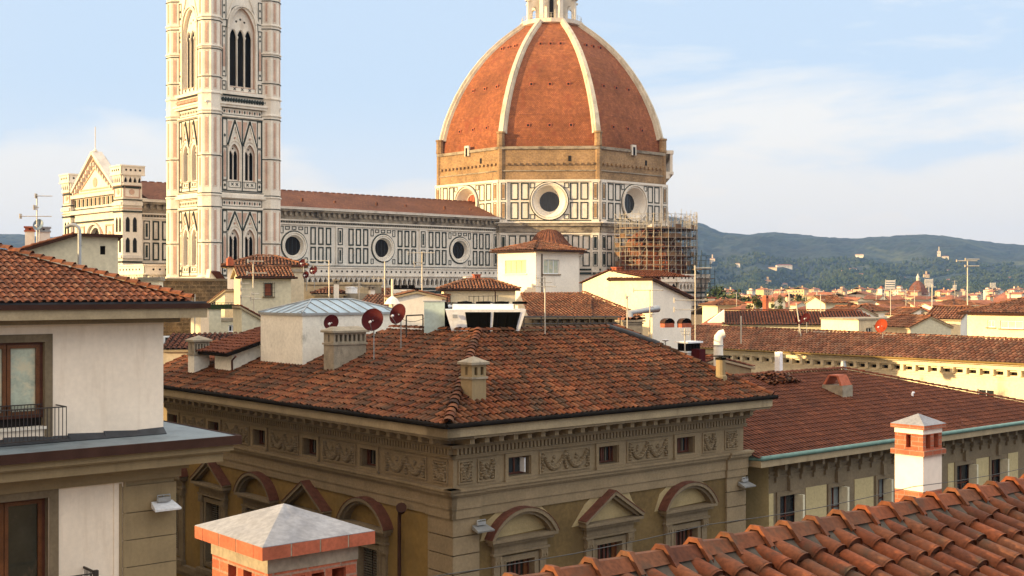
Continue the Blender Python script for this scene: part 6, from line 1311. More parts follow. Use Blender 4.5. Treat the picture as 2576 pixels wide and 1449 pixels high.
mb = MB(); wall(mb, Pl((0, -.6, 0), (1, 0, 0), (0, 1, 0)), [(s1 * .35, 12), (s2, 12), (s2, zat(712, Yg + 5)), ((s1 * .5 + s2) / 2 * 1.0, zat(682, Yg + 3)), (s1 * .35, zat(698, Yg + 1))], [], 'plaster_yellow'); mb.build('gable_wall', t)
mb = MB(); rf = [Vector((-.3, -g1 - .4, zk - .05)), Vector((s1 + .2, -g1 - .4, zk - .05)), Vector((s1 + .2, .25, za + .1)), Vector((-.3, .25, za + .1))]; tile_roof(mb, rf, .27, .42, 'tile_red', 'tile_bed_shade', k=3); mb.prism([q - Z * .15 for q in rf], (0, 0, .13), 'gutter_brown')
rg = (s1 * .5 + s2) / 2; ga = Vector((rg, -.5, zat(680, Yg + 3)))
tile_roof(mb, [Vector((s1 * .3, -.45, zat(697, Yg + 1))), Vector((s1 * .3, -6, zat(697, Yg + 1))), Vector((rg, -6, ga.z)), ga], .27, .42, 'tile_red', 'tile_bed_shade', k=3); tile_roof(mb, [Vector((s2 + .3, -6, zat(713, Yg + 5))), Vector((s2 + .3, -.45, zat(713, Yg + 5))), ga, Vector((rg, -6, ga.z))], .27, .42, 'tile_red', 'tile_bed_shade', k=3)
mb.build('roof', t)
chimney('chimney', 'little chimney on the gable peak of the sunlit cream house', tuple((M4 @ Vector((rg - .2, -1.2, 0)))[:2]), 40, .5, .5, 25, zat(681, Yg + 3), .16, 'plaster_yellow', 'brick_plain', 1, 1, 'flat', .06, slot=.08)
for k_, (px, h_, lb) in enumerate(((1604, 690, 'white rooftop vent in the row behind the sunlit cream house'), (1618, 694, 'pale squat chimney second in the row behind the sunlit cream house'), (1636, 692, 'tall pale chimney at the right of the row behind the sunlit cream house'), (1652, 697, 'short cement chimney last in the row behind the sunlit cream house'))):
    q = M4 @ Vector((0, -2.2, 0)); chimney('chimney', lb, (P(px, 0, 99).x, 99), 20 + k_ * 17, .52 + .1 * (k_ % 2), .5, 22, zat(h_ + 5, 99), .14, 'plaster_white' if k_ % 2 == 0 else 'cement_old', 'brick_plain', 1, 1, 'flat', .05, slot=.08)
# tiled roof in front of the tower house
t = thing('tiled_wing', 'low wing with a warm tiled roof below the white tower and the sunlit cream house', 'building', (P(1330, 0, 80).x, 80, 0), 14)
mb = MB(); zE_ = zat(800, 80); mb.box(.2, 7.2, 0, 7, 12, zE_ - .1, 'stone_grey')
for i in range(14): mb.box(.3 + i * .48, .5 + i * .48, -.3, 0, zE_ - .3, zE_ - .12, 'stone_grey')
mb.build('wall', t)
mb = MB(); rf = [Vector((-.1, -.4, zE_)), Vector((7.7, -.4, zE_)), Vector((6.3, 8.5, zE_ + 1.6)), Vector((1.6, 8.5, zE_ + 1.6))]; tile_roof(mb, rf, .24, .38, 'tile_mid', 'tile_bed_shade', k=4); caps(mb, rf[1] + Z * .06, rf[2] + Z * .06, .13, .38, 'tile_mid'); caps(mb, Vector((4.2, -.3, zE_ + .06)), Vector((5.9, 5.4, zE_ + 1.08)), .12, .38, 'tile_mid'); mb.poly([rf[1], Vector((8.0, 8.5, zE_)), rf[2]], 'tile_mid'); mb.build('roof', t)
mb = MB(); mb.tube([(-.1, -.48, zE_ - .03), (7.8, -.48, zE_ - .03)], .07, 'stone_grey', 6); mb.build('gutter', t)
chimney('chimney', 'stout cement chimney roofed with a row of curved tiles behind the palace ridge', (P(1585, 0, 61.5).x, 61.5), 15, 1.0, .8, 18, zat(815, 61.5), .05, 'cement_old', 'cement_old', 1, 1, 'coppi', .12, slot=.05)
t = thing('metal_duct', 'short dark corrugated duct lying behind the stout tile-capped chimney', 'duct', (P(1600, 0, 66).x, 66, 0), 30); mb = MB(); mb.tube([(-.4, 0, 20.5), (-.4, 0, zat(786, 66)), (1.6, .2, zat(777, 66))], .2, 'metal_grey', 10); mb.build('pipe', t)
t = thing('flashing_strip', 'black bitumen strip along the right shoulder of the palace roof', 'flashing', (0, 0, 0)); a, b = PM(PAL) @ (C_ + Vector((-.6, .05, .12))), PM(PAL) @ (C_ + (B_ - C_) * .28 + Z * .12); mb = MB(); mb.tube([a, a.lerp(b, .5) + Z * .03, b], .13, 'lead_dark', 6); mb.build('strip', t)
t = thing('small_dish', 'tiny white dish at the right shoulder of the palace roof', 'satellite dish', tuple(b + Vector((.3, .2, .1)))); mb = MB(); mb.lathe([(0, 0), (.1, .02), (.18, .08)], 'metal_white', 12); mb.tube([(0, 0, 0), (0, 0, -.5)], .03, 'metal_grey', 5); mb.build('bowl', t)
# flat grey wall between, right of gable house: tile capped vents on the long roof's left part
for k_, (px, lb) in enumerate(((1685, 'orange half-round tile vent, left of two behind the two antennas'), (1728, 'orange half-round tile vent, right of two behind the two antennas'))):
    q = P(px, 806, 78); t = thing('tile_vent', lb, 'roof vent', (q.x, q.y, q.z - .2), 30); mb = MB(); cover(mb, Vector((0, 0, 0)), Vector((1, 0, 0)), Vector((0, 1, 0)), Z, .40, .38, .55, 'tile_mid', .5, 8, 0); mb.box(-.38, .38, .03, .5, -.25, .02, 'brick_plain'); mb.box(-.3, .3, .25, .5, .0, .24, 'dark_inside'); mb.build('tile', t)

# ================================================================== middle left
# rubble wall building
house('stone_building', 'old rubble-stone building with a flat top below the bell tower', 'building', (P(372, 0, 92).x, 92), 40, 11, 10, 8, zat(707, 96), 'flat', .3, .3, 'rubble', 'rubble', wins=[('R', 2.6, 3.0, zat(747, 94), zat(738, 94), dict(sill=False, mfr='rubble')), ('R', 5.6, 6.0, zat(755, 96), zat(746, 96), dict(sill=False, mfr='rubble'))], ms='stone_grey')
t = thing('low_parapet', 'pale plaster parapet above the rubble-stone building, at the foot of the bell tower', 'parapet', (P(420, 0, 110).x, 110, 0), 30); mb = MB(); mb.box(0, 3.9, 0, 1, 18, zat(698, 110), 'plaster_yellow'); mb.prism([(3.6, -.1, 24.8), (5.4, -.1, 24.8), (3.9, -.1, zat(676, 110))], (0, 1.2, 0), 'plaster_yellow'); mb.build('wall', t)
mb = MB(); mb.hexa([(3.9, -.2, 26.5), (4.7, -.2, 26.5), (6.0, -.2, 24.9), (5.2, -.2, 24.9)] + [(3.9, 1.2, 26.6), (4.7, 1.2, 26.6), (6.0, 1.2, 25), (5.2, 1.2, 25)], 'tile_red'); mb.build('roof', t)
house('lit_house', 'small sunlit yellow house end with a rising roofline below the rubble-stone building', 'house', (P(480, 0, 86).x, 86), -15, 2.6, 2.4, 12, zat(800, 86), 'sx+', .68, .12, 'plaster_yellow', 'plaster_yellow', tmat='tile_mid', wins=[('R', 1.5, 1.9, zat(772, 86), zat(756, 86))], gut=None)
THY = 80; c = corner_house(604, THY)
TH = house('cream_tower_house', 'tall cream house with a barred window and small tile roof before the bell tower', 'tower house', c, 20, 3.3, 3.0, 10, zat(697, THY), 'gx', .35, .35, 'plaster_tan', 'plaster_greenish', wins=[('R', 1.55, 2.1, zat(746, THY), zat(712, THY), dict(mgl='brick_plain', bars=0, d=-.2, mfr='shutter'))], cw=.22, rl=.36)
mb = MB(); pr_ = Pl((0, 0, 0), (1, 0, 0), (0, -1, 0))
for i in range(6): fbox(mb, pr_, 1.48 + i * .14, 1.5 + i * .14, zat(748, THY), zat(710, THY), .14, .16, 'metal_rail')
for i in range(4): z = zat(748, THY) + i * .3; fbox(mb, pr_, 1.42, 2.24, z, z + .02, .12, .14, 'metal_rail')
mb.build('window_grate', TH)
house('upper_attic', 'cream attic with a sunlit tile roof and red chimney behind the barred-window house', 'house', (P(572, 0, 88).x, 88), 12, 5.3, 4, 14, zat(669, 88), 'hip', .3, .35, 'plaster_yellow', 'plaster_white', cw=.24, rl=.38)
t = thing('chimney', 'small bright red chimney at the left of the cream attic roof', 'chimney', (P(578, 0, 86.5).x, 86.5, 0), 30); mb = MB(); mb.box(-.2, .2, -.2, .2, zat(668, 86.5), zat(650, 86.5), 'brick_plain'); mb.build('shaft', t); mb = MB(); mb.box(-.1, .1, -.1, .1, zat(650, 86.5), zat(646, 86.5), 'brick_plain'); mb.build('cap', t)
house('side_block', 'tan block with a slanting parapet right of the barred-window house', 'house', (P(722, 0, 84).x, 84), 50, 1.5, 2.2, 12, zat(684, 84), 'flat', .1, .1, 'plaster_tan', 'plaster_tan')
house('lower_cream_house', 'lower cream house with a grilled window and tiny canopy beneath the tower house', 'house', (P(545, 0, 76).x, 76), 30, 2.3, 1.0, 10, zat(808, 76), 'flat', .1, .1, 'plaster_greenish', 'plaster_greenish', wins=[('R', .75, 1.5, zat(836, 76), zat(818, 76), dict(mgl='glass_dark', bars=2, d=-.1))])
house('narrow_white_house', 'narrow white and grey house left of the lower cream house', 'house', (P(526, 0, 73).x, 73), 36, .75, 1.3, 10, zat(778, 73), 'flat', .1, .1, 'plaster_white', 'plaster_greenish')
t = thing('roof_terrace_rail', 'dark railing and pots on the roof terrace of the narrow white house', 'railing', (P(520, 0, 70).x, 70, 0), 20); mb = MB()
for i in range(8): mb.tube([(i * .2, 0, zat(778, 70)), (i * .2, 0, zat(762, 70))], .015, 'metal_rail', 4)
mb.tube([(0, 0, zat(762, 70)), (1.5, 0, zat(762, 70))], .02, 'metal_rail', 4); mb.box(.1, 1.4, .1, .35, zat(778, 70), zat(766, 70), 'leaf'); mb.build('rail', t)
house('sloped_cream_wall', 'cream lean-to with a short red roof right of the lower cream house', 'house', (P(608, 0, 70).x, 70), 30, 1.5, 1.6, 10, zat(815, 70), 'sx-', .55, .15, 'plaster_greenish', 'plaster_greenish', tmat='tile_red', gut=None)
t = thing('white_windows_row', 'strip of white-framed windows seen past the corner of the left building', 'window strip', (P(410, 0, 66).x, 66, 0), 14); mb = MB(); mb.box(0, 1.5, 0, .5, 18, zat(846, 66), 'metal_white'); mb.build('wall', t)
for i in range(4): mb = MB(); mb.box(.12 + i * .36, .36 + i * .36, -.02, .01, zat(862, 66), zat(849, 66), 'glass_dark'); mb.build('window', t)
house('red_back_roof', 'low red tile roof behind the slotted chimney at the left end of the palace', 'house', (P(408, 0, 60).x, 60), 5, 3.4, 3, 10, zat(885, 60), 'sy+', .2, .1, 'plaster_tan', 'plaster_tan', tmat='tile_red', gut=None)
# roofs between tower house and white tower house
house('mid_roof_house', 'house with a broad weathered tile roof in the middle, before the aisle gallery', 'house', (P(846, 0, 88).x, 88), 28, 5.0, 4, 10, zat(762, 88), 'gx', .38, .3, 'plaster_tan', 'plaster_greenish', cw=.24, rl=.4)
house('grey_gable_house', 'pale house with a shallow gable left of the pale green cabinet', 'house', (P(985, 0, 76).x, 76), 8, 3.1, 4, 10, zat(752, 76), 'gy', .22, .25, 'plaster_greenish', 'plaster_white', cw=.24, rl=.4, gut=None)
house('low_link_house', 'low plain house between the weathered roof and the shallow gable house', 'house', (P(900, 0, 82).x, 82), -10, 3.4, 3, 10, zat(782, 82), 'sy+', .3, .25, 'plaster_greenish', 'plaster_greenish', cw=.24, rl=.4, gut=None)
house('small_dormer', 'small tan roof dormer with a little tile hat right of the tan block', 'house', (P(792, 0, 86).x, 86), 5, 1.9, 2, 14, zat(741, 86), 'hip', .35, .25, 'plaster_tan', 'plaster_tan', cw=.22, rl=.36, gut=None)
house('flat_terrace_house', 'grey flat-roofed house under the small red dishes', 'house', (P(764, 0, 88).x, 88), 8, 5.5, 3, 12, zat(716, 88), 'flat', .2, .2, 'plaster_tan', 'cement_old')
house('far_low_roof', 'long low tiled roof between the antennas in front of the aisle gallery', 'house', (P(950, 0, 94).x, 94), 4, 5.4, 3, 12, zat(764, 94), 'gx', .3, .25, 'plaster_white', 'plaster_white', cw=.26, rl=.42, gut=None)
t = thing('water_tank', 'squat white drum on the low roofs left of the cluster mast', 'tank', (P(884, 0, 86).x, 86, 0)); mb = MB(); mb.lathe([(.42, zat(738, 86)), (.42, zat(724, 86)), (.46, zat(724, 86)), (.46, zat(722, 86)), (0, zat(721, 86))], 'metal_white', 16); mb.build('tank', t)
t = thing('clay_chimney_pots', 'three joined orange clay chimney hoods with black mouths', 'chimney pots', (P(1012, 0, 86).x, 86, 0), 8); mb = MB(); mb.box(-.75, .9, 0, .8, 20, zat(728, 86), 'plaster_white'); mb.build('base', t)
for i in range(3):
    mb = MB(); cover(mb, Vector((-.35 + i * .5, -.1, zat(728, 86))), Vector((1, 0, 0)), Vector((0, 1, 0)), Z, .27, .27, .8, 'tile_mid', .5, 8, 0, hgt=1.5); mb.box(-.55 + i * .5, -.15 + i * .5, .1, .6, zat(728, 86), zat(717, 86), 'dark_inside'); mb.build('hood', t)
t = thing('flue', 'thin cream flue pipe beside the shallow gable house', 'flue', (P(987, 0, 74).x, 74, 0)); mb = MB(); mb.tube([(0, 0, 21.5), (0, 0, zat(702, 74))], .07, 'plaster_yellow', 8); mb.lathe([(.07, zat(745, 74)), (.3, zat(752, 74)), (.5, zat(765, 74))], 'plaster_white', 12); mb.build('pipe', t)
for k_, (px, y0, lb) in enumerate(((846, 706, 'slim white vent post left of the cluster mast'), (935, 722, 'short white chimney right of the white drum'), (1100, 742, 'brown aerial box above the shallow gable house'))):
    chimney('chimney', lb, (P(px, 0, 85).x, 85), 10 + 20 * k_, .35, .35, 21, zat(y0 + 8, 85), .15, 'plaster_white', 'cement_old', 1, 1, 'flat', .05, slot=.08)
# left rear building (pale green end wall, orange roof)
BL = thing('left_rear_building', 'pale green-grey house end with an orange roof and one square hole, left', 'house', (P(297, 0, 60).x, 60, 0), 200)
# local x runs left & towards us; face seen looks along local +y
M4 = PM(BL); pf = Pl((0, 0, 0), (1, 0, 0), (0, 1, 0)); sA, sB = pf.t(188, M4), pf.t(0, M4); zt = zat(594, 60)
h0, h1 = sorted((pf.t(252, M4), pf.t(265, M4))); zh = zat(640, 59.5)
yA, yB = (M4 @ pf.p(sA, 0)).y, (M4 @ pf.p(sB, 0)).y
mb = MB(); zsA = zat(590, yA); zsB = zat(645, yB); sC = sB + 4; zsC = zsB + (zsB - zsA) / (sB - sA) * 4
wall(mb, pf, [(0, 6), (sC, 6), (sC, zsC), (sA, zsA), (0, zt)], [rectp(h0, h1, zh, zh + .42)], 'plaster_greenish', .25, 'plaster_greenish', 'dark_inside'); mb.box(0, sC, -5.8, -.3, 6, zsC - .3, 'plaster_greenish'); mb.poly([(0, 0, 6), (0, -5.8, 6), (0, -5.8, zt), (0, 0, zt)], 'plaster_greenish'); mb.build('wall', BL)
mb = MB(); rf = [Vector((sC, .35, zsC + .03)), Vector((sC, -6, zsC + .03)), Vector((sA, -6, zsA + .03)), Vector((sA, .35, zsA + .03))]
tile_roof(mb, rf, .24, .38, 'tile_left', 'tile_bed_shade', k=4); fl = [Vector((sA, .3, zsA)), Vector((sA, -6, zsA)), Vector((-.2, -6, zt)), Vector((-.2, .3, zt))]; mb.poly([q + Z * .06 for q in fl], 'tile_left'); mb.prism([q - Z * .08 for q in fl], (0, 0, .12), 'gutter_brown'); mb.prism([q - Z * .13 for q in rf], (0, 0, .12), 'gutter_brown')
mb.build('roof', BL)
for (u0, v0) in ((.35, -3.5), (.6, -2.4)):
    q = rf[3].lerp(rf[0], u0) + Vector((0, v0, .12)); mb = MB(); dx = (rf[0] - rf[3]).normalized(); mb.hexa([q, q + dx * 1.6, q + dx * 1.6 + Vector((0, -1, 0)), q + Vector((0, -1, 0))] + [q + Z * .1, q + dx * 1.6 + Z * .1, q + dx * 1.6 + Vector((0, -1, .1)), q + Vector((0, -1, .1))], 'metal_grey'); mb.build('skylight', BL)
t = thing('metal_flue', 'tall galvanised flue pipe with bent head in front of the pale green wall', 'flue', (P(200, 0, 56).x, 56, 0)); mb = MB(); zz = zat(580, 56)
mb.tube([(0, 0, 18), (0, 0, zz), (-.05, 0, zz + .15), (-.2, 0, zz + .25), (-.4, 0, zz + .25), (-.6, 0, zz + .15)], .085, 'metal_grey', 10); mb.build('pipe', t); mb = MB(); mb.tube([(0, 0, zat(618, 56)), (.12, 0, zat(618, 56))], .02, 'metal_grey', 5); mb.build('bracket', t)
chimney('chimney', 'short white chimney beside the blue-grey dish on the left roof', (P(110, 0, 63).x, 63), 20, .6, .45, 26.4, zat(584, 63), .12, 'plaster_white', 'metal_grey', 1, 1, 'flat', .06, slot=.1)
chimney('chimney', 'small cream chimney just left of the blue-grey dish', (P(75, 0, 63.5).x, 63.5), 20, .45, .45, 26.2, zat(583, 63.5), .12, 'plaster_white', 'brick_plain', 1, 1, 'flat', .06, slot=.1)
house('lit_low_wall', 'small sunlit orange-cream wall behind the end of the left tile roof', 'house', (P(352, 0, 66).x, 66), 10, 1.0, 2, 14, zat(706, 66), 'flat', .2, .2, 'plaster_yellow', 'plaster_yellow')
# ================================================================== left building
LA = 40.0
LBD = thing('left_building', 'tall cream building on the left with brown-framed windows, terrace and tiled hip roof', 'building', (-9.97, 36.5, 0), LA)
M4 = PM(LBD); pl = Pl((0, 0, 0), (-1, 0, 0), (0, -1, 0)); plU = Pl((-.03, .66, 0), (-1, 0, 0), (0, -1, 0)); BLn = 26; DP = 14
zT = 20.66; zL = 20.2
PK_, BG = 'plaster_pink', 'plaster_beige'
# upper storey
u0, u1 = plU.t(112, M4), plU.t(-75, M4); zw0, zw1 = plU.z(1050, u0, M4), plU.z(858, u0, M4); zeu = zat(800, 37)
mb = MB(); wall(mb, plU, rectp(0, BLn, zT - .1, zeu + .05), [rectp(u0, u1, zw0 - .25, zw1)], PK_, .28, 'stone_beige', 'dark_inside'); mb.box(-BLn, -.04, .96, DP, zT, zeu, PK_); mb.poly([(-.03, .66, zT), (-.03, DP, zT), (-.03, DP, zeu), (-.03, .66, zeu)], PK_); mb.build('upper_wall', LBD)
mb = MB(); frame(mb, plU, u0 - .22, u1 + .22, zw0 - .9, zw1 + .2, .22, 0, .03, 'stone_grey'); mb.build('window_surround', LBD)
def cas(par, pl, a, b, z0, z1, mg, name='window', d=-.16):
    mb = MB(); m_ = (a + b) / 2; frame(mb, pl, a, b, z0, z1, .09, d - .06, d + .02, 'wood_dark')
    for s_, e_ in ((a + .09, m_ - .01), (m_ + .01, b - .09)): frame(mb, pl, s_, e_, z0 + .09, z1 - .09, .1, d - .06, d + .04, 'wood')
    w_ = mb.build(name, par); mb = MB(); fbox(mb, pl, a + .15, b - .15, z0 + .15, z1 - .15, d - .05, d - .04, mg); mb.build('pane', w_)
    mb = MB(); fbox(mb, pl, a - .04, b + .04, z0 - .32, z0 - .24, -.2, .06, 'marble_tower'); mb.build('sill', w_); return w_
cas(LBD, plU, u0, u1, zw0, zw1, 'curtain_reflection')
def railing(par, pl, a, b, z0, z1, d, n, name='balcony_railing', deco=True):
    mb = MB(); fbox(mb, pl, a, b, z1 - .03, z1, d - .02, d + .03, 'metal_rail'); fbox(mb, pl, a, b, z0, z0 + .03, d - .01, d + .02, 'metal_rail')
    for i in range(n + 1):
        c = a + (b - a) * i / n; fbox(mb, pl, c - .009, c + .009, z0, z1 - .03, d - .009, d + .009, 'metal_rail')
    mb.build(name, par)
railing(LBD, plU, u0 - .34, u1, zT + .15, plU.z(1017, u0 - .3, M4), .75, 22)
mb = MB(); fbox(mb, plU, u0 - .34, u0 - .31, plU.z(1017, u0 - .3, M4) - .03, plU.z(1017, u0 - .3, M4), 0, .75, 'metal_rail')
fbox(mb, plU, u0 + .05, u1, zw0 + .36, zw0 + .39, -.08, -.05, 'metal_rail'); fbox(mb, plU, u0 + .05, u1, zw0 + .08, zw0 + .1, -.08, -.05, 'metal_rail')
for i in range(26): c = u0 + .08 + i * .09; fbox(mb, plU, c - .006, c + .006, zw0 + .08, zw0 + .36, -.075, -.06, 'metal_rail')
for i in range(12): c = u0 + .12 + i * .19; mb.tube([plU.p(c + .05 * math.cos(t), zw0 + .2 + .05 * math.sin(t), -.06) for t in [k * math.pi / 4 for k in range(7)]], .006, 'metal_rail', 4)
mb.build('window_guard', LBD)
# cornice, gutter, hip roof
oh = 1.0; zf0, zf1 = zat(797, 36), zat(768, 36)
zc_ = zat(780, 36.2)
mb = MB(); fbox(mb, plU, -.35, BLn, zeu - .12, zeu + .02, 0, .4, 'stone_beige'); fbox(mb, plU, -.95, BLn, zeu + .02, zeu + .3, -1, .95, 'fascia'); mb.build('eave_cornice', LBD)
mb = MB(); fbox(mb, plU, -1.03, BLn, zeu + .3, zeu + .44, -1, 1.03, 'gutter_brown'); mb.build('gutter', LBD)
mb = MB(); mb.box(-BLn, .9, -.3, 0.1, zeu + .44, zeu + .5, 'lead_dark'); zr0 = zeu + .5; e0 = Vector((.45, -.28, zr0)); hgt_ = .36; hw = (DP + .9) / 2
ln = -BLn; slope = [Vector((ln, -.28, zr0)), e0, Vector((.45 - hw, -.28 + hw, zr0 + hgt_ * hw)), Vector((ln, -.28 + hw, zr0 + hgt_ * hw))]
fbox(mb, plU, -.8, BLn, zeu + .44, zr0 - .02, -1, .85, 'lead_dark'); mb.box(-BLn, .5, -.2, 1.0, zeu + .42, zr0 + .02, 'metal_grey'); mb.build('eave_flashing', LBD)
mb = MB(); tile_roof(mb, slope, .225, .36, 'tile_left', 'tile_bed_shade', jit=.5, k=5, channel=True, hgt=.75); bk = Vector((.45, -.28 + 2 * hw, zr0)); tile_roof(mb, [e0, bk, slope[2]], .23, .36, 'tile_left', 'tile_bed_shade', jit=.5, k=4); mb.poly([bk, Vector((ln, bk.y, zr0)), slope[3], slope[2]], 'tile_left')
caps(mb, e0 + Z * .06, slope[2] + Z * .1, .15, .34, 'tile_left', 7, lift=.045); caps(mb, slope[2] + Z * .08, slope[3] + Z * .08, .15, .34, 'tile_left', 7); mb.build('roof', LBD)
# terrace ledge
mb = MB(); LE = 1.42; mb.box(-BLn, LE, -LE, DP, zT - .02, zT + .0, 'metal_roof_flat'); mb.build('terrace_floor', LBD)
mb = MB(); rr = random.Random(9); s_ = 0
while s_ < BLn:
    l = rr.uniform(.5, 1.1); a, b = s_, s_ + l + .03; h0_, h1_ = rr.uniform(.15, .26), rr.uniform(.15, .26); mb.hexa([plU.p(a, zT, 0), plU.p(b, zT, 0), plU.p(b, zT, .22), plU.p(a, zT, .22), plU.p(a, zT + h0_, 0), plU.p(b, zT + h1_, 0), plU.p(b, zT + .02, .24), plU.p(a, zT + .02, .24)], 'lead_dark'); s_ += l
mb.build('flashing', LBD)
mb = MB(); fbox(mb, pl, -LE - .03, BLn, zT - .24, zT + .02, LE - .05, LE + .03, 'gutter_brown'); mb.box(LE - .05, LE + .03, -LE + .05, DP, zT - .24, zT + .02, 'gutter_brown'); mb.build('terrace_edge', LBD)
mb = MB()
for z0, z1, e in ((zT - .42, zT - .22, 1.28), (zT - .47, zT - .42, 1.2), (zT - .75, zT - .47, 1.05), (zT - .83, zT - .75, .5), (zT - .95, zT - .83, .32), (zT - 1.2, zT - .95, .16)): fbox(mb, pl, -e, BLn, z0, z1, -.5, e, BG); 
mb.build('terrace_cornice', LBD)
# lower storey
l0 = pl.t(302, M4); w0_ = pl.t(122, M4); w1_ = pl.t(-90, M4); zlo = pl.z(1250, w0_, M4); lp_ = pl.t(285, M4); zfr = pl.z(1212, lp_, M4)
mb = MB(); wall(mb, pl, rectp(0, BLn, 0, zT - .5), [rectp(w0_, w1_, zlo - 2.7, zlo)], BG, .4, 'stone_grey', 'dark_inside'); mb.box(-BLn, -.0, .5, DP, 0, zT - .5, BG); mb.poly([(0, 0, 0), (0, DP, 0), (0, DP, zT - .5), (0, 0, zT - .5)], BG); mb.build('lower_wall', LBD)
mb = MB(); ztop = zT - 1.35
for i in range(22):
    z1 = ztop - i * .78; fbox(mb, pl, -.03, l0 - .05, z1 - .755, z1, 0, .1, BG)
    if z1 < 4: break
mb.build('quoin', LBD)
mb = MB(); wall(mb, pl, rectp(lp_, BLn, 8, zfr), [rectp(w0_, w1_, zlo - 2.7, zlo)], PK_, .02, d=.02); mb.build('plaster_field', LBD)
mb = MB()
for e, w_, dd in ((0, .28, .05), (.28, .07, .09)): 
    for a_, b_, c_, d_2 in ((lp_ - e - w_, lp_ - e, 8, zfr + e + w_), (lp_ - e, BLn, zfr + e, zfr + e + w_)): fbox(mb, pl, a_, b_, c_, d_2, 0.0, dd, PK_ if e == 0 else BG)
fbox(mb, pl, l0 - .03, l0 + .05, 8, zT - 1.25, 0, .07, BG); mb.build('panel_moulding', LBD)
mb = MB(); frame(mb, pl, w0_ - .26, w1_ + .26, zlo - 3, zlo + .24, .25, .02, .06, 'stone_grey'); mb.build('window_surround', LBD)
cas(LBD, pl, w0_, w1_, zlo - 2.7, zlo, 'glass_room', d=-.3)
# lower balcony
mb = MB(); zb_ = pl.z(1425, pl.t(215, M4), M4); b0 = pl.t(232, M4) + .25; dB = .9
railing(LBD, pl, b0, b0 + 6, zb_ - .95, zb_, dB, 45)
mb = MB(); fbox(mb, pl, b0 - .06, b0 + .06, zb_ - .95, zb_ + .06, dB - .06, dB + .06, 'metal_rail'); fbox(mb, pl, b0 - .02, b0 + .02, zb_ - .04, zb_ + .02, 0, dB, 'metal_rail')
for i in range(8): fbox(mb, pl, b0 - .01, b0 + .01, zb_ - .95, zb_, .1 + i * .1, .115 + i * .1, 'metal_rail')
mb.build('balcony_corner', LBD); mb = MB(); fbox(mb, pl, b0 - .15, b0 + 6, zb_ - 1.15, zb_ - .97, 0, dB + .15, 'stone_grey'); mb.build('balcony_slab', LBD)
sF = pl.t(402, M4); p = M4 @ pl.p(sF, pl.z(1268, sF, M4), .12); floodlight('pale metal floodlight on the corner pier of the left building', p, LA, .95, 'metal_white')
# ================================================================== foreground roof and chimneys
FR = thing('foreground_roof', 'near terracotta tile roof with orange ridge caps in the bottom right corner', 'roof', (.0167 * 8.3, 8.3, 0), 40)
zr = 25 - 2.01; mb = MB(); a0, a1 = -6.0, 14.0; dn = 7.0; p2 = .38
sl = [Vector((a1, -dn, zr - p2 * dn)), Vector((a0, -dn, zr - p2 * dn)), Vector((a0, 0, zr)), Vector((a1, 0, zr))]
sl = [sl[1], sl[0], sl[3], sl[2]]
u, w, n = tile_roof(mb, [q - Z * .06 for q in sl], .248, .30, 'tile_near', 'tile_bed_near', jit=1.0, k=8, channel=True, hgt=.82, hole=lambda a, b: b > (dn * math.hypot(1, p2)) - .22)
sb = [Vector((a1, .1, zr - .14)), Vector((a0, .1, zr - .14)), Vector((a0, dn, zr - .1 - p2 * dn)), Vector((a1, dn, zr - .1 - p2 * dn))]; tile_roof(mb, [sb[3], sb[2], sb[1], sb[0]], .262, .385, 'tile_near', 'tile_bed_near', k=4); mb.build('tiles', FR)
mb = MB(); rr = random.Random(2); s_ = a0
mb.prism([Vector((a0, -.13, zr - .14)), Vector((a0, .13, zr - .14)), Vector((a0, .04, zr + .02)), Vector((a0, -.04, zr + .02))], (a1 - a0, 0, 0), 'mortar')
mb.hexa([(a0, -.2, zr - .2), (a1, -.2, zr - .2), (a1, -.06, zr - .12), (a0, -.06, zr - .12), (a0, -.2, zr - .075), (a1, -.2, zr - .075), (a1, -.06, zr + .01), (a0, -.06, zr + .01)], 'mortar')
for sgn in (1,):
    k = 0
    while s_ < a1:       # angular ridge caps, thick lipped, each overlapping the next
        L = .362; x0, x1 = s_, s_ + L * 1.06; tn = rr.uniform(.3, .95)
        V3 = lambda x, hw_, ht, dr_: [Vector((x, -hw_, zr + ht - dr_)), Vector((x, -hw_ * .25, zr + ht - .008)), Vector((x, hw_ * .25, zr + ht - .008)), Vector((x, hw_, zr + ht - dr_))]
        j1, j2 = rr.uniform(-.006, .006), rr.uniform(-.006, .006)
        A_1 = V3(x0, .118, .105 + j1, .10); B_1 = V3(x1, .108, .088 + j2, .09)
        mb.mesh(A_1 + B_1, [(0, 1, 5, 4), (1, 2, 6, 5), (2, 3, 7, 6)], 'tile_near', False, tn)
        la = V3(x0 - .004, .168, .135 + j1, .15); lb2 = V3(x0 + .05, .160, .128 + j1, .145); lc = [q - Vector((0, 0, .036)) for q in V3(x0 - .004, .150, .135 + j1, .14)]; ld = [q - Vector((0, 0, .03)) for q in lb2]
        mb.mesh(la + lb2, [(0, 1, 5, 4), (1, 2, 6, 5), (2, 3, 7, 6)], 'tile_near', False, tn); mb.mesh(la + lc, [(0, 4, 5, 1), (1, 5, 6, 2), (2, 6, 7, 3)], 'tile_near', False, tn); mb.mesh(lb2 + ld, [(0, 4, 5, 1), (1, 5, 6, 2), (2, 6, 7, 3)], 'tile_near', False, tn)
        s_ += L; k += 1
mb.build('ridge_caps', FR)
mb = MB(); mb.box(a0, a1, -dn + .5, dn - .5, 0, zr - p2 * (dn - .5) - .3, 'plaster_beige'); mb.build('wall', FR)
mb = MB(); mb.prism([(a1 - .05, -dn + .5, zr - p2 * (dn - .5) - .3), (a1 - .05, dn - .5, zr - p2 * (dn - .5) - .3), (a1 - .05, 0, zr - .15)], (-19.9, 0, 0), 'plaster_beige'); mb.build('gable_wall', FR)
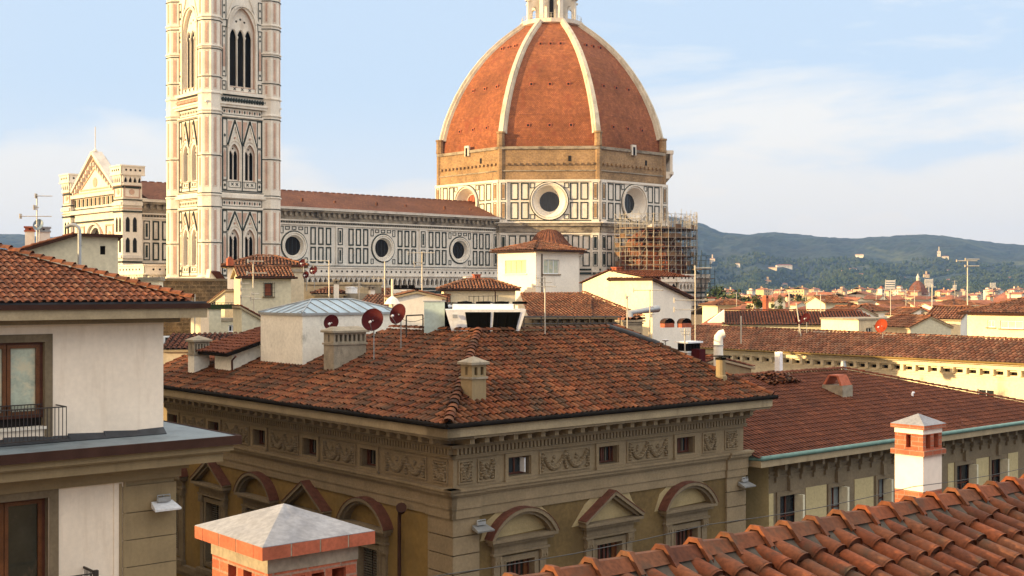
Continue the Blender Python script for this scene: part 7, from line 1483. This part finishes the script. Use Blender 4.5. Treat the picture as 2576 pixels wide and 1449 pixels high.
# cable above the ridge
t = thing('cable', 'thin dark cable strung just above the near tile ridge', 'cable', FR.location.copy(), 40); mb = MB(); mb.tube([(-1 + k * .7, .02, zr + .2 - .03 * math.sin(math.pi * (k % 4) / 4)) for k in range(15)], .0035, 'cable', 5); mb.build('wire', t)
# near chimney bottom left
FCH = thing('near_chimney', 'near red brick chimney with a grey cement pyramid cap, bottom left', 'chimney', (P(660, 0, 8.0).x, 8.0, 0), 40)
wr2, wl2 = .87, .98; zc0 = zat(1412, 8.0); th = .085; mb = MB(); i_ = .085
cx_, cy_ = wr2 / 2, wl2 / 2
def open_box(mb, x0, x1, y0, y1, z0, z1, holesR, holesL, mat, mrev, t_=.11, off=0):
    for pl_, L, hs in ((Pl((x0, y0, 0), (1, 0, 0), (0, -1, 0)), x1 - x0, holesR), (Pl((x0, y1, 0), (1, 0, 0), (0, 1, 0)), x1 - x0, holesR), (Pl((x0, y0, 0), (0, 1, 0), (-1, 0, 0)), y1 - y0, holesL), (Pl((x1, y0, 0), (0, 1, 0), (1, 0, 0)), y1 - y0, holesL)):
        wall(mb, pl_, rectp(0, L, z0, z1), hs, mat, t_, mrev); wall(mb, Pl(pl_.o - pl_.out * t_, pl_.sd, pl_.out), rectp(t_ * .2, L - t_ * .2, z0, z1), hs, mrev)
x0, x1, y0, y1 = .09, wr2 - .09, .09, wl2 - .09
hzt = zc0 - .14; open_box(mb, x0, x1, y0, y1, 22.2, zc0 - .001, [rectp(.17, .27, 22.6, hzt - .02), rectp(.32, .40, 22.6, hzt - .02), rectp(.46, .55, 22.6, hzt + .01), rectp(.60, .64, 22.6, hzt - .01)][:0] + [rectp(.16, .28, 22.6, hzt - .02), rectp(.33, .43, 22.6, hzt - .02), rectp(.49, .60, 22.6, hzt - .01)], [rectp(.22, .34, 22.6, hzt), rectp(.44, .56, 22.6, hzt)], 'brick', 'brick_plain'); mb.build('vent', FCH)
mb = MB(); mb.box(x0 - .006, x1 + .006, y0 - .006, y1 + .006, hzt + .03, zc0 - .002, 'cement_old'); mb.build('mortar_band', FCH)
mb = MB(); mb.box(x0, x1, y0, y1, 18, 22.2, 'brick'); mb.build('shaft', FCH)
mb = MB()
def bricks(mb, L, along, fixed, z0, z1, dep, mat='brick_plain', n=4, gap=.012, rnd=random.Random(5)):
    st = (L + gap) / n
    for i in range(n):
        a = i * st; b = a + st - gap
        if along == 'x': mb.box(a, b, fixed, fixed + dep, z0, z1, mat)
        else: mb.box(fixed, fixed + dep, a, b, z0, z1, mat)
bricks(mb, wr2, 'x', 0, zc0, zc0 + th, .12); bricks(mb, wr2, 'x', wl2 - .12, zc0, zc0 + th, .12); 
st = (wl2 - .24) / 3
for i in range(3):
    for fx in (0, wr2 - .12): mb.box(fx, fx + .12, .124 + i * st, .12 + (i + 1) * st - .008, zc0, zc0 + th, 'brick_plain')
mb.box(.003, wr2 - .003, .003, wl2 - .003, zc0 + .003, zc0 + th - .003, 'cement_old'); mb.build('brick_course', FCH)
mb = MB(); N_ = 10; vs = []; apz = zat(1270, 8.62)
zb0 = zc0 + th
for (X0, Y0, X1, Y1) in ((0, 0, wr2, 0), (wr2, 0, wr2, wl2), (wr2, wl2, 0, wl2), (0, wl2, 0, 0)):
    g = []; rr = random.Random(int(X0 * 10 + Y0 * 3))
    for j in range(N_ + 1):
        for i in range(N_ + 1):
            v = j / N_; uu = i / N_; ex, ey_ = X0 + (X1 - X0) * uu, Y0 + (Y1 - Y0) * uu; jit = 0 if (i in (0, N_) or j in (0, N_)) else rr.uniform(-.003, .003)
            g.append((ex + (cx_ - ex) * v, ey_ + (cy_ - ey_) * v, zb0 + .004 + (apz - zb0) * v + jit))
    mb.mesh(g, [(j * (N_ + 1) + i, j * (N_ + 1) + i + 1, (j + 1) * (N_ + 1) + i + 1, (j + 1) * (N_ + 1) + i) for j in range(N_) for i in range(N_)], 'cement', True)
mb.box(.002, wr2 - .002, .002, wl2 - .002, zb0 - .002, zb0 + .004, 'cement'); mb.build('cap', FCH)
# sunlit white chimney behind the near ridge
Yc = 20.0; k = Yc / F; RC = thing('white_chimney', 'sunlit white chimney with brick vents and pyramid cap behind the near tile ridge', 'chimney', (P(2324.7, 0, Yc).x, Yc, 0), 40)
wr3, wl3 = .66, .62; z_ = lambda y: zat(y, Yc); i_ = .05
mb = MB(); mb.box(i_, wr3 - i_, i_, wl3 - i_, z_(1240), z_(1150), 'plaster_white'); mb.build('shaft', RC); mb = MB(); mb.box(i_, wr3 - i_, i_, wl3 - i_, 18, z_(1240), 'brick'); mb.build('base', RC)
mb = MB(); mb.box(0, wr3, 0, wl3, z_(1150), z_(1136), 'brick'); mb.build('lower_course', RC)
mb = MB(); open_box(mb, i_, wr3 - i_, i_, wl3 - i_, z_(1136), z_(1080), [rectp(.08, .22, z_(1133), z_(1097)), rectp(.32, .46, z_(1133), z_(1097))], [rectp(.22, .31, z_(1131), z_(1098))], 'brick', 'brick_plain', .07); mb.build('vent', RC)
mb = MB(); mb.box(i_ - .004, wr3 - i_ + .004, i_ - .004, wl3 - i_ + .004, z_(1095), z_(1082), 'plaster_white'); mb.build('band', RC)
mb = MB(); mb.box(0, wr3, 0, wl3, z_(1082), z_(1072), 'brick'); mb.build('upper_course', RC)
mb = MB(); z0 = z_(1072); mb.hexa([(-.005, -.005, z0), (wr3 + .005, -.005, z0), (wr3 + .005, wl3 + .005, z0), (-.005, wl3 + .005, z0)] + [(wr3 / 2, wl3 / 2, zat(1040, 20.45))] * 4, 'cement'); mb.build('cap', RC)

# ================================================================== unseen buildings added left of the picture to shade palace and rooftops
q = PM(LBD) @ Vector((-24, 14.4, 0))
house('shade_building', 'tall tan building added unseen behind the left building to shade the palace', 'building', (q.x, q.y), 40, 21.0, 10.2, 0, 27.6, 'hip', .3, .5, 'plaster_tan', 'plaster_tan', wins=[('L', 2, 3, 20, 22), ('L', 4, 5, 20, 22)], cw=.5, rl=.8)
house('shade_building', 'tall cream building added unseen beyond the left rear house to cast shade', 'building', (-50, 50), 40, 15, 20, 0, 28.3, 'hip', .3, .5, 'plaster_tan', 'plaster_white', wins=[('L', 2, 3, 20, 22), ('L', 5, 6, 20, 22), ('L', 8, 9, 20, 22)], cw=.5, rl=.8)

# pipes and cables lying about the palace terrace
t = thing('cable', 'tangle of dark pipes draped over the big white air conditioner', 'cable', (0, 0, 0)); mb = MB(); rr = random.Random(8)
mb.tube([P(1125 + i * 12, 762 + 3 * math.sin(i * 1.3) + rr.uniform(-1, 1), 50.6) for i in range(14)], .035, 'cable', 6); mb.build('pipe', t)
t = thing('cable', 'thin black cable sagging from the tilted red dish to the pale cabinet', 'cable', (0, 0, 0)); mb = MB()
mb.tube([P(1005 + 8 * i, 800 + 9 * math.sin(math.pi * i / 8), 49.8 + .2 * i) for i in range(9)], .012, 'cable', 5); mb.build('wire', t)
t = thing('downpipe', 'brown downpipe on the corner of the low yellow house beside the white tower', 'pipe', (0, 0, 0)); mb = MB()
mb.tube([P(1240, 727, 95), P(1246, 734, 95.2), P(1246, 775, 95.2)], .05, 'gutter_brown', 6); mb.build('pipe', t)
t = thing('clothesline_rail', 'low rusty rail on the terrace before the low yellow house', 'railing', (0, 0, 0))
for i in range(7): mb = MB(); mb.tube([P(1180 + i * 12, 744, 70), P(1180 + i * 12, 764, 70)], .02, 'metal_rail', 4); mb.build('post', t)
mb = MB(); mb.tube([P(1178, 746, 70), P(1254, 744, 70)], .018, 'metal_rail', 4); mb.build('rail', t)

# small houses crowded behind the long roof
rr = random.Random(21); cnt = 0
for row, (Yh, n_) in enumerate(((128, 7), (146, 8), (168, 9), (196, 10), (228, 11), (262, 12))):
    for i in range(n_):
        px = 2060 + 372 * (i + rr.uniform(.1, .7)) / n_ if row < 3 else 1800 + 690 * (i + rr.uniform(.1, .8)) / n_
        if 2200 < px < 2240 and row == 0: continue
        y = zat(rr.uniform(798, 818) if row == 0 else rr.uniform(766, 800) - row * 3, Yh); wd, dp = rr.uniform(2.6, 5), rr.uniform(2.5, 4.5); kk = rr.choice([('plaster_yellow', 'plaster_tan'), ('plaster_white', 'plaster_white'), ('plaster_white', 'plaster_pink'), ('plaster_yellow', 'plaster_greenish')])
        st = rr.choice(['gx', 'gy', 'gx', 'hip', 'sy+', 'flat'])
        house('city_house', 'small %s %s crowded behind the ridge of the long lit roof' % ({'plaster_yellow': 'cream', 'plaster_white': 'whitish'}[kk[0]], {'gx': 'side-gabled house', 'gy': 'gabled house', 'hip': 'hip-roofed house', 'sy+': 'lean-to roofed house', 'flat': 'flat-topped house'}[st]), 'house', (P(px, 0, Yh).x, Yh + rr.uniform(-4, 4)), rr.choice([30, 40, 35, -40, 20]), wd, dp, 0, y, st, .36, .25, kk[0], kk[1],
              wins=[('R', wd * .2, wd * .2 + .6, y - 1.7, y - .6), ('R', wd * .6, wd * .6 + .6, y - 1.7, y - .6)], cw=.34, rl=.6, tiles=row < 2, tmat='tile_mid' if row < 2 else 'tile_far', gut=None, group='small houses behind the long roof')
        if rr.random() < .35:
            k = thing('antenna', 'thin aerial among the small houses behind the long lit roof', 'antenna', (P(px + 6, 0, Yh).x, Yh + 2, 0), 0, 'aerials over the small houses'); mb = MB(); h = y + rr.uniform(2.2, 3.6); mb.tube([(0, 0, y - 1), (0, 0, h)], .045, 'metal_mast', 4); mb.tube([(-.6, 0, h - .1), (.6, .1, h - .1)], .035, 'metal_mast', 4); mb.tube([(-.4, 0, h - .6), (.5, .1, h - .6)], .035, 'metal_mast', 4); mb.build('mast', k)
